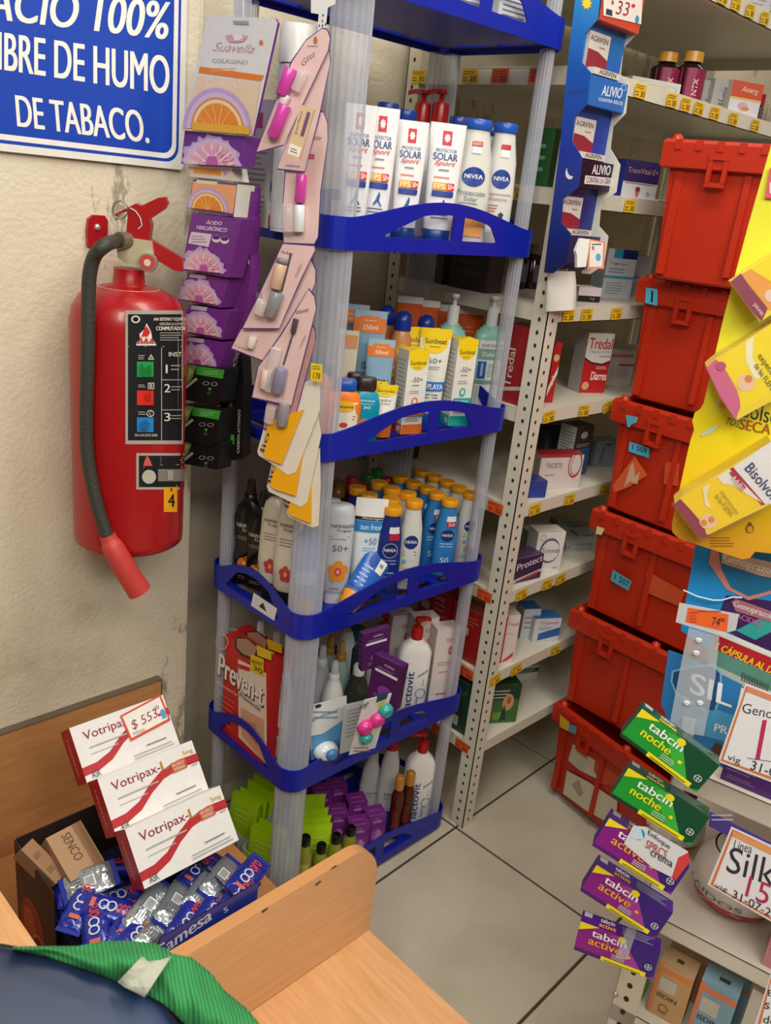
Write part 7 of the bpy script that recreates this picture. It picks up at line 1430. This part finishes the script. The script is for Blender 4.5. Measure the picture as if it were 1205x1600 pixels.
# large blue stomach-remedy card with a box
Ms4 = frame(CAM+ray(1150, 950)*1.02, (-.86, -.5, .05))
t = thing('header_card', 'bright blue card with a big teal drop and dark purple swirl, at the right edge', 'card', Ms4)
b = MB(); pxprism(b, Ms4, [(1088, 845), (1120, 790), (1240, 800), (1240, 1080), (1130, 1030), (1064, 985)], .006, .007, '#1e8cd0'); b.build('card', t)
b = MB(); b.prints([P([(1125, 955), (1135, 930), (1215, 940), (1240, 1030), (1180, 1010), (1135, 985)], '#3c1c58'), P([(1150, 985), (1190, 965), (1220, 960), (1220, 980), (1180, 1000)], '#2fa49c'), P([(1110, 862), (1120, 852), (1150, 840), (1215, 845), (1215, 925), (1170, 938), (1135, 920), (1118, 895), (1108, 880)], '#d08478'), P([(1123, 862), (1160, 850), (1215, 855), (1215, 920), (1170, 932), (1142, 918), (1128, 890)], '#1a6c98'),
    P([(1128, 866), (1134, 862), (1212, 880), (1212, 904), (1190, 900), (1128, 880)], '#cda890'), ('q', 'Genoprazol', (1130, 880), (1206, 902), (1133, 864), '#f0e4da', .03), P([(1143, 940), (1150, 935), (1205, 955), (1205, 972), (1150, 955)], '#a86a78'), ('q', 'Genoprazol', (1146, 950), (1204, 970), (1148, 938), '#e0c8d0', .03), ('q', 'ACIDEZ', (1150, 965), (1190, 980), (1152, 957), '#c060a8', .02)], pxmap(Ms4, .006)); b.build('printed_label', t)
b = MB(); b.tube([loc(Ms4, px, py, -.004) for px, py in ((1068, 922), (1090, 932), (1115, 938), (1128, 938), (1145, 933), (1160, 934))], .0009, M('#c8dcec', .4), n=6); b.build('nylon_string', t)
Ms5 = frame(CAM+ray(1160, 1030)*.985, (-.86, -.5, .05))
th = thing('stomach_remedy_carton', 'carton with a red band reading one capsule a day in yellow capitals', 'box', Ms5)
b = MB(); pxprism(b, Ms5, [(1118, 992), (1240, 1044), (1240, 1110), (1160, 1075), (1108, 1040)], -.002, .02, '#b4bcae', '#5a9080'); b.build('carton', th)
b = MB(); b.prints([P([(1120, 992), (1240, 1042), (1240, 1068), (1114, 1013)], '#b81c2c'), ('q', 'CONTIENE GASTRITIS Y AGRURAS', (1134, 996), (1216, 1030), (1136, 989), '#e8e0dc', .02), ('q', '1 CÁPSULA AL DÍA', (1118, 1014), (1216, 1058), (1123, 1001), '#f2d81c', .03, .2), P([(1110, 1036), (1240, 1096), (1240, 1112), (1108, 1046)], '#b8bcb0')]
    + [P([(1160+i*4, 1050+i*1.9), (1162+i*4, 1051+i*1.9), (1160+i*4, 1064+i*1.9), (1158+i*4, 1063+i*1.9)], '#4a5450') for i in range(11)], pxmap(Ms5, -.002)); b.build('printed_label', th)
# price signs
def sign_card(pts, dist, lab, items, nrm=(-.86, -.5, .08)):
    cx, cy = pts[0]; Mw = frame(CAM+ray(cx, cy)*dist, nrm); th = thing('price_sign', lab, 'price sign', Mw, 'orange bordered price signs')
    b = MB(); pxprism(b, Mw, pts, -.0004, .0004, '#e8e4e4'); b.build('card', th)
    ins1 = inset(pts, 4); ins2 = inset(pts, 9)
    b = MB(); b.prints([P(ins1, '#dc7c48'), P(ins2, '#eceaee')]+items, pxmap(Mw, -.0004)); b.build('printed_label', th); return th
sign_card([(1165, 1068), (1245, 1098), (1238, 1235), (1205, 1222), (1122, 1190)], .93, 'upper orange bordered price sign with handwriting, at the right edge', [('q', 'Genoprazol', (1158, 1118), (1260, 1140), (1162, 1098), '#34303c', 0), ('q', '10', (1180, 1188), (1235, 1192), (1192, 1124), '#c42c5c', 0), ('q', 'vig', (1136, 1190), (1156, 1197), (1138, 1178), '#302c38', .0), ('q', '31-07', (1172, 1202), (1222, 1218), (1176, 1188), '#302c38', 0), P([(1168, 1184), (1210, 1190), (1210, 1191), (1168, 1185)], '#605868'), P([(1168, 1072), (1245, 1101), (1244, 1110), (1166, 1080)], '#e08a6a')])
sign_card([(1143, 1292), (1245, 1340), (1240, 1470), (1205, 1440), (1106, 1382)], .98, 'lower orange bordered price sign with handwriting, before the bowls', [('q', 'Linea', (1146, 1326), (1174, 1334), (1149, 1312), '#302c38', .01), ('q', 'Silka', (1134, 1362), (1230, 1392), (1142, 1322), '#302c38', 0), ('q', '15%', (1164, 1400), (1232, 1430), (1172, 1368), '#b82c54', 0), ('q', 'vig', (1116, 1388), (1136, 1396), (1118, 1380), '#302c38', 0), ('q', '31-07-2026', (1144, 1402), (1232, 1448), (1147, 1390), '#302c38', .01), P([(1146, 1298), (1245, 1344), (1244, 1354), (1144, 1306)], '#e8a060')])
sign_card([(1205, 1520), (1250, 1535), (1250, 1680), (1188, 1650), (1180, 1600)], .95, 'orange bordered price sign cut off at the lower right corner', [('q', 'En', (1200, 1556), (1218, 1560), (1201, 1546), '#303038', 0), ('q', 'su', (1194, 1576), (1214, 1580), (1196, 1566), '#303038', 0), ('q', 'de', (1192, 1598), (1212, 1602), (1194, 1586), '#303038', 0)])

# large yellow cough-remedy card with three blister boxes
Ms6 = frame(CAM+ray(1120, 700)*.92, (-.87, -.48, .04))
t = thing('blister_hanger', 'large yellow hanging card carrying boxed cough remedies, at the right edge', 'card', Ms6)
yc = [(1207, 220), (1225, 120), (1300, 60), (1345, 60), (1345, 880), (1180, 862), (1172, 872), (1160, 874), (1062, 842), (1051, 832), (1050, 820), (1075, 705), (1080, 685), (1085, 672), (1082, 658), (1086, 645), (1094, 640), (1100, 630), (1130, 500), (1170, 350)]
def _yel(nt, b_):
    tc = nt.nodes.new('ShaderNodeTexCoord'); sp = nt.nodes.new('ShaderNodeSeparateXYZ'); mr = nt.nodes.new('ShaderNodeMapRange'); mr.inputs['From Min'].default_value = -.12; mr.inputs['From Max'].default_value = .12
    r = ramp(nt, [(0, '#e0982c'), (.3, '#eac420'), (.6, '#ecdc20'), (1, '#e6e238')]); nt.links.new(tc.outputs['Object'], sp.inputs[0]); nt.links.new(sp.outputs['Z'], mr.inputs['Value']); nt.links.new(mr.outputs[0], r.inputs[0]); nt.links.new(r.outputs[0], b_.inputs['Base Color']); b_.inputs['Roughness'].default_value = .35
b = MB(); pxprism(b, Ms6, yc, 0, .0012, nodes_mat('yellow_printed_card', _yel)); b.build('backing_card', t)
b = MB(); b.prints([('q', 'Bisolsek', (1141, 647), (1228, 668), (1145, 622), '#2a3c40', .015), ('q', 'TOS', (1134, 663), (1154, 668), (1137, 652), '#5a6034', .01, .2), ('q', 'SECA', (1155, 670), (1203, 680), (1158, 654), '#a8542c', .03), ('o', 1127, 632, 8, 8, '#e8e0a0', .3), ('e', 1130, 634, 5, 5, '#e8a01c'),
    P([(1094, 680), (1110, 668), (1126, 664), (1112, 676), (1098, 682)], '#c8d8c0'), ('l', 1110, 855, 1150, 838, '#a8741c', 4), ('e', 1172, 826, 6, 7, '#6a4a14'), ('e', 1172, 827, 4.5, 5.5, '#dc9a2c'), ('r', 1170, 816, 1174, 822, '#6a4a14')], pxmap(Ms6)); b.build('printed_label', t)
th = thing('pink_tag', 'small pink tag corner at the right edge on the yellow card', 'tag', Ms6); b = MB(); pxprism(b, Ms6, [(1204, 262), (1240, 262), (1240, 312), (1196, 309)], -.004, -.002, '#d84c68'); b.build('tag_card', th); b = MB(); b.prints([('r', 1203, 285, 1212, 302, '#e8e0e0')], pxmap(Ms6, -.004)); b.build('printed_label', th)
CLB = clear('#f4eee6', .03, .06, .25)
for k, (box, end, lab, its) in enumerate((
      ([(1142, 440), (1160, 428), (1250, 372), (1260, 455), (1188, 503)], [(1142, 443), (1158, 428), (1172, 450), (1195, 486), (1186, 504), (1165, 480)], 'yellow boxed cough remedy with a plum end, top one on the yellow card', [P([(1142, 440), (1158, 427), (1170, 445), (1200, 482), (1190, 503), (1170, 480)], '#8c3450'), P([(1160, 428), (1205, 400), (1215, 490), (1200, 482), (1172, 446)], '#eca044'), P([(1172, 420), (1250, 372), (1255, 420), (1205, 440)], '#f4dc18'), ('e', 1204, 462, 9, 10, '#e8c8b8'), ('q', 'JARABE', (1176, 478), (1190, 496), (1180, 472), '#e8c8cc', .02)]),
      ([(1104, 572), (1118, 560), (1250, 478), (1255, 600), (1152, 656)], None, 'yellow boxed cough remedy with a pink end, middle one on the yellow card', [P([(1104, 574), (1118, 561), (1132, 575), (1152, 610), (1158, 632), (1150, 656), (1125, 620)], '#d0648a'), P([(1120, 562), (1205, 508), (1212, 610), (1158, 645), (1155, 610), (1135, 580)], '#f4da18'), P([(1165, 535), (1178, 526), (1176, 560), (1192, 590), (1180, 592), (1166, 565)], '#f0e8c8'), ('e', 1166, 598, 14, 14, '#ecc4a0'), ('e', 1170, 592, 6, 6, '#e0803c'), ('q', 'expectoración', (1182, 560), (1225, 618), (1190, 550), '#6a5c18', .02), ('q', 'de las FLEMAS', (1178, 572), (1210, 618), (1184, 566), '#6a5c18', .02), ('e', 1127, 572, 8, 7, '#c04c78')]),
      ([(1054, 786), (1068, 774), (1205, 690), (1260, 730), (1210, 785), (1098, 840)], None, 'white and yellow boxed cough remedy with dark blue lettering, lowest on the yellow card', [P([(1054, 787), (1068, 775), (1080, 795), (1100, 820), (1110, 838), (1096, 842), (1075, 815)], '#943050'), P([(1062, 778), (1140, 733), (1192, 786), (1105, 836), (1098, 818), (1078, 795)], '#f6d010'), P([(1140, 733), (1146, 730), (1196, 788), (1190, 790)], '#b02444'), P([(1146, 730), (1205, 690), (1262, 732), (1210, 786), (1196, 788)], '#e6e4e6'), P([(1120, 745), (1140, 733), (1192, 786), (1172, 775), (1145, 758), (1130, 756)], '#e9e2d6'), P([(1098, 762), (1110, 756), (1104, 775), (1112, 795), (1102, 790)], '#f0e0b8'),
            ('e', 1107, 815, 14, 12, '#ecc8a0'), ('e', 1100, 817, 5, 5, '#e0883c'), ('e', 1112, 812, 5, 5, '#e0883c'), ('q', 'Bisolvon', (1163, 733), (1208, 785), (1176, 722), '#34386c', .02), ('q', 'Adulto', (1142, 748), (1160, 768), (1148, 742), '#f0e0e0', .02), P([(1140, 738), (1146, 736), (1166, 762), (1160, 768)], '#b02444'), ('q', 'expectoración', (1124, 770), (1150, 806), (1130, 765), '#a08a1c', .01), ('q', 'de las FLEMAS', (1117, 776), (1142, 808), (1122, 770), '#8a7414', .01), ('q', 'Adulto', (1142, 748), (1160, 768), (1148, 742), '#f0e0e0', .02)]))):
    th = thing('cough_remedy_box', lab, 'box', Ms6, 'cough remedies on the yellow card'); y = -.034
    b = MB(); pxprism(b, Ms6, box, y, -.001, '#e6c43a', '#f0d430'); b.build('carton', th)
    b = MB(); b.prints(its, pxmap(Ms6, y)); b.build('printed_label', th)
    cx = sum(p[0] for p in box)/len(box); cy = sum(p[1] for p in box)/len(box); big = [(cx+(x-cx)*1.06, cy+(yy-cy)*1.08) for x, yy in box]
    b = MB(); b.loft([[(*q[:1], y_, q[1]) for q in ppoly(Ms6, P_, y_)] for P_, y_ in ((big, -.0015), (big, -.030), (inset(big, 2), -.037))], CLB, smooth=False); b.build('clear_blister', th)
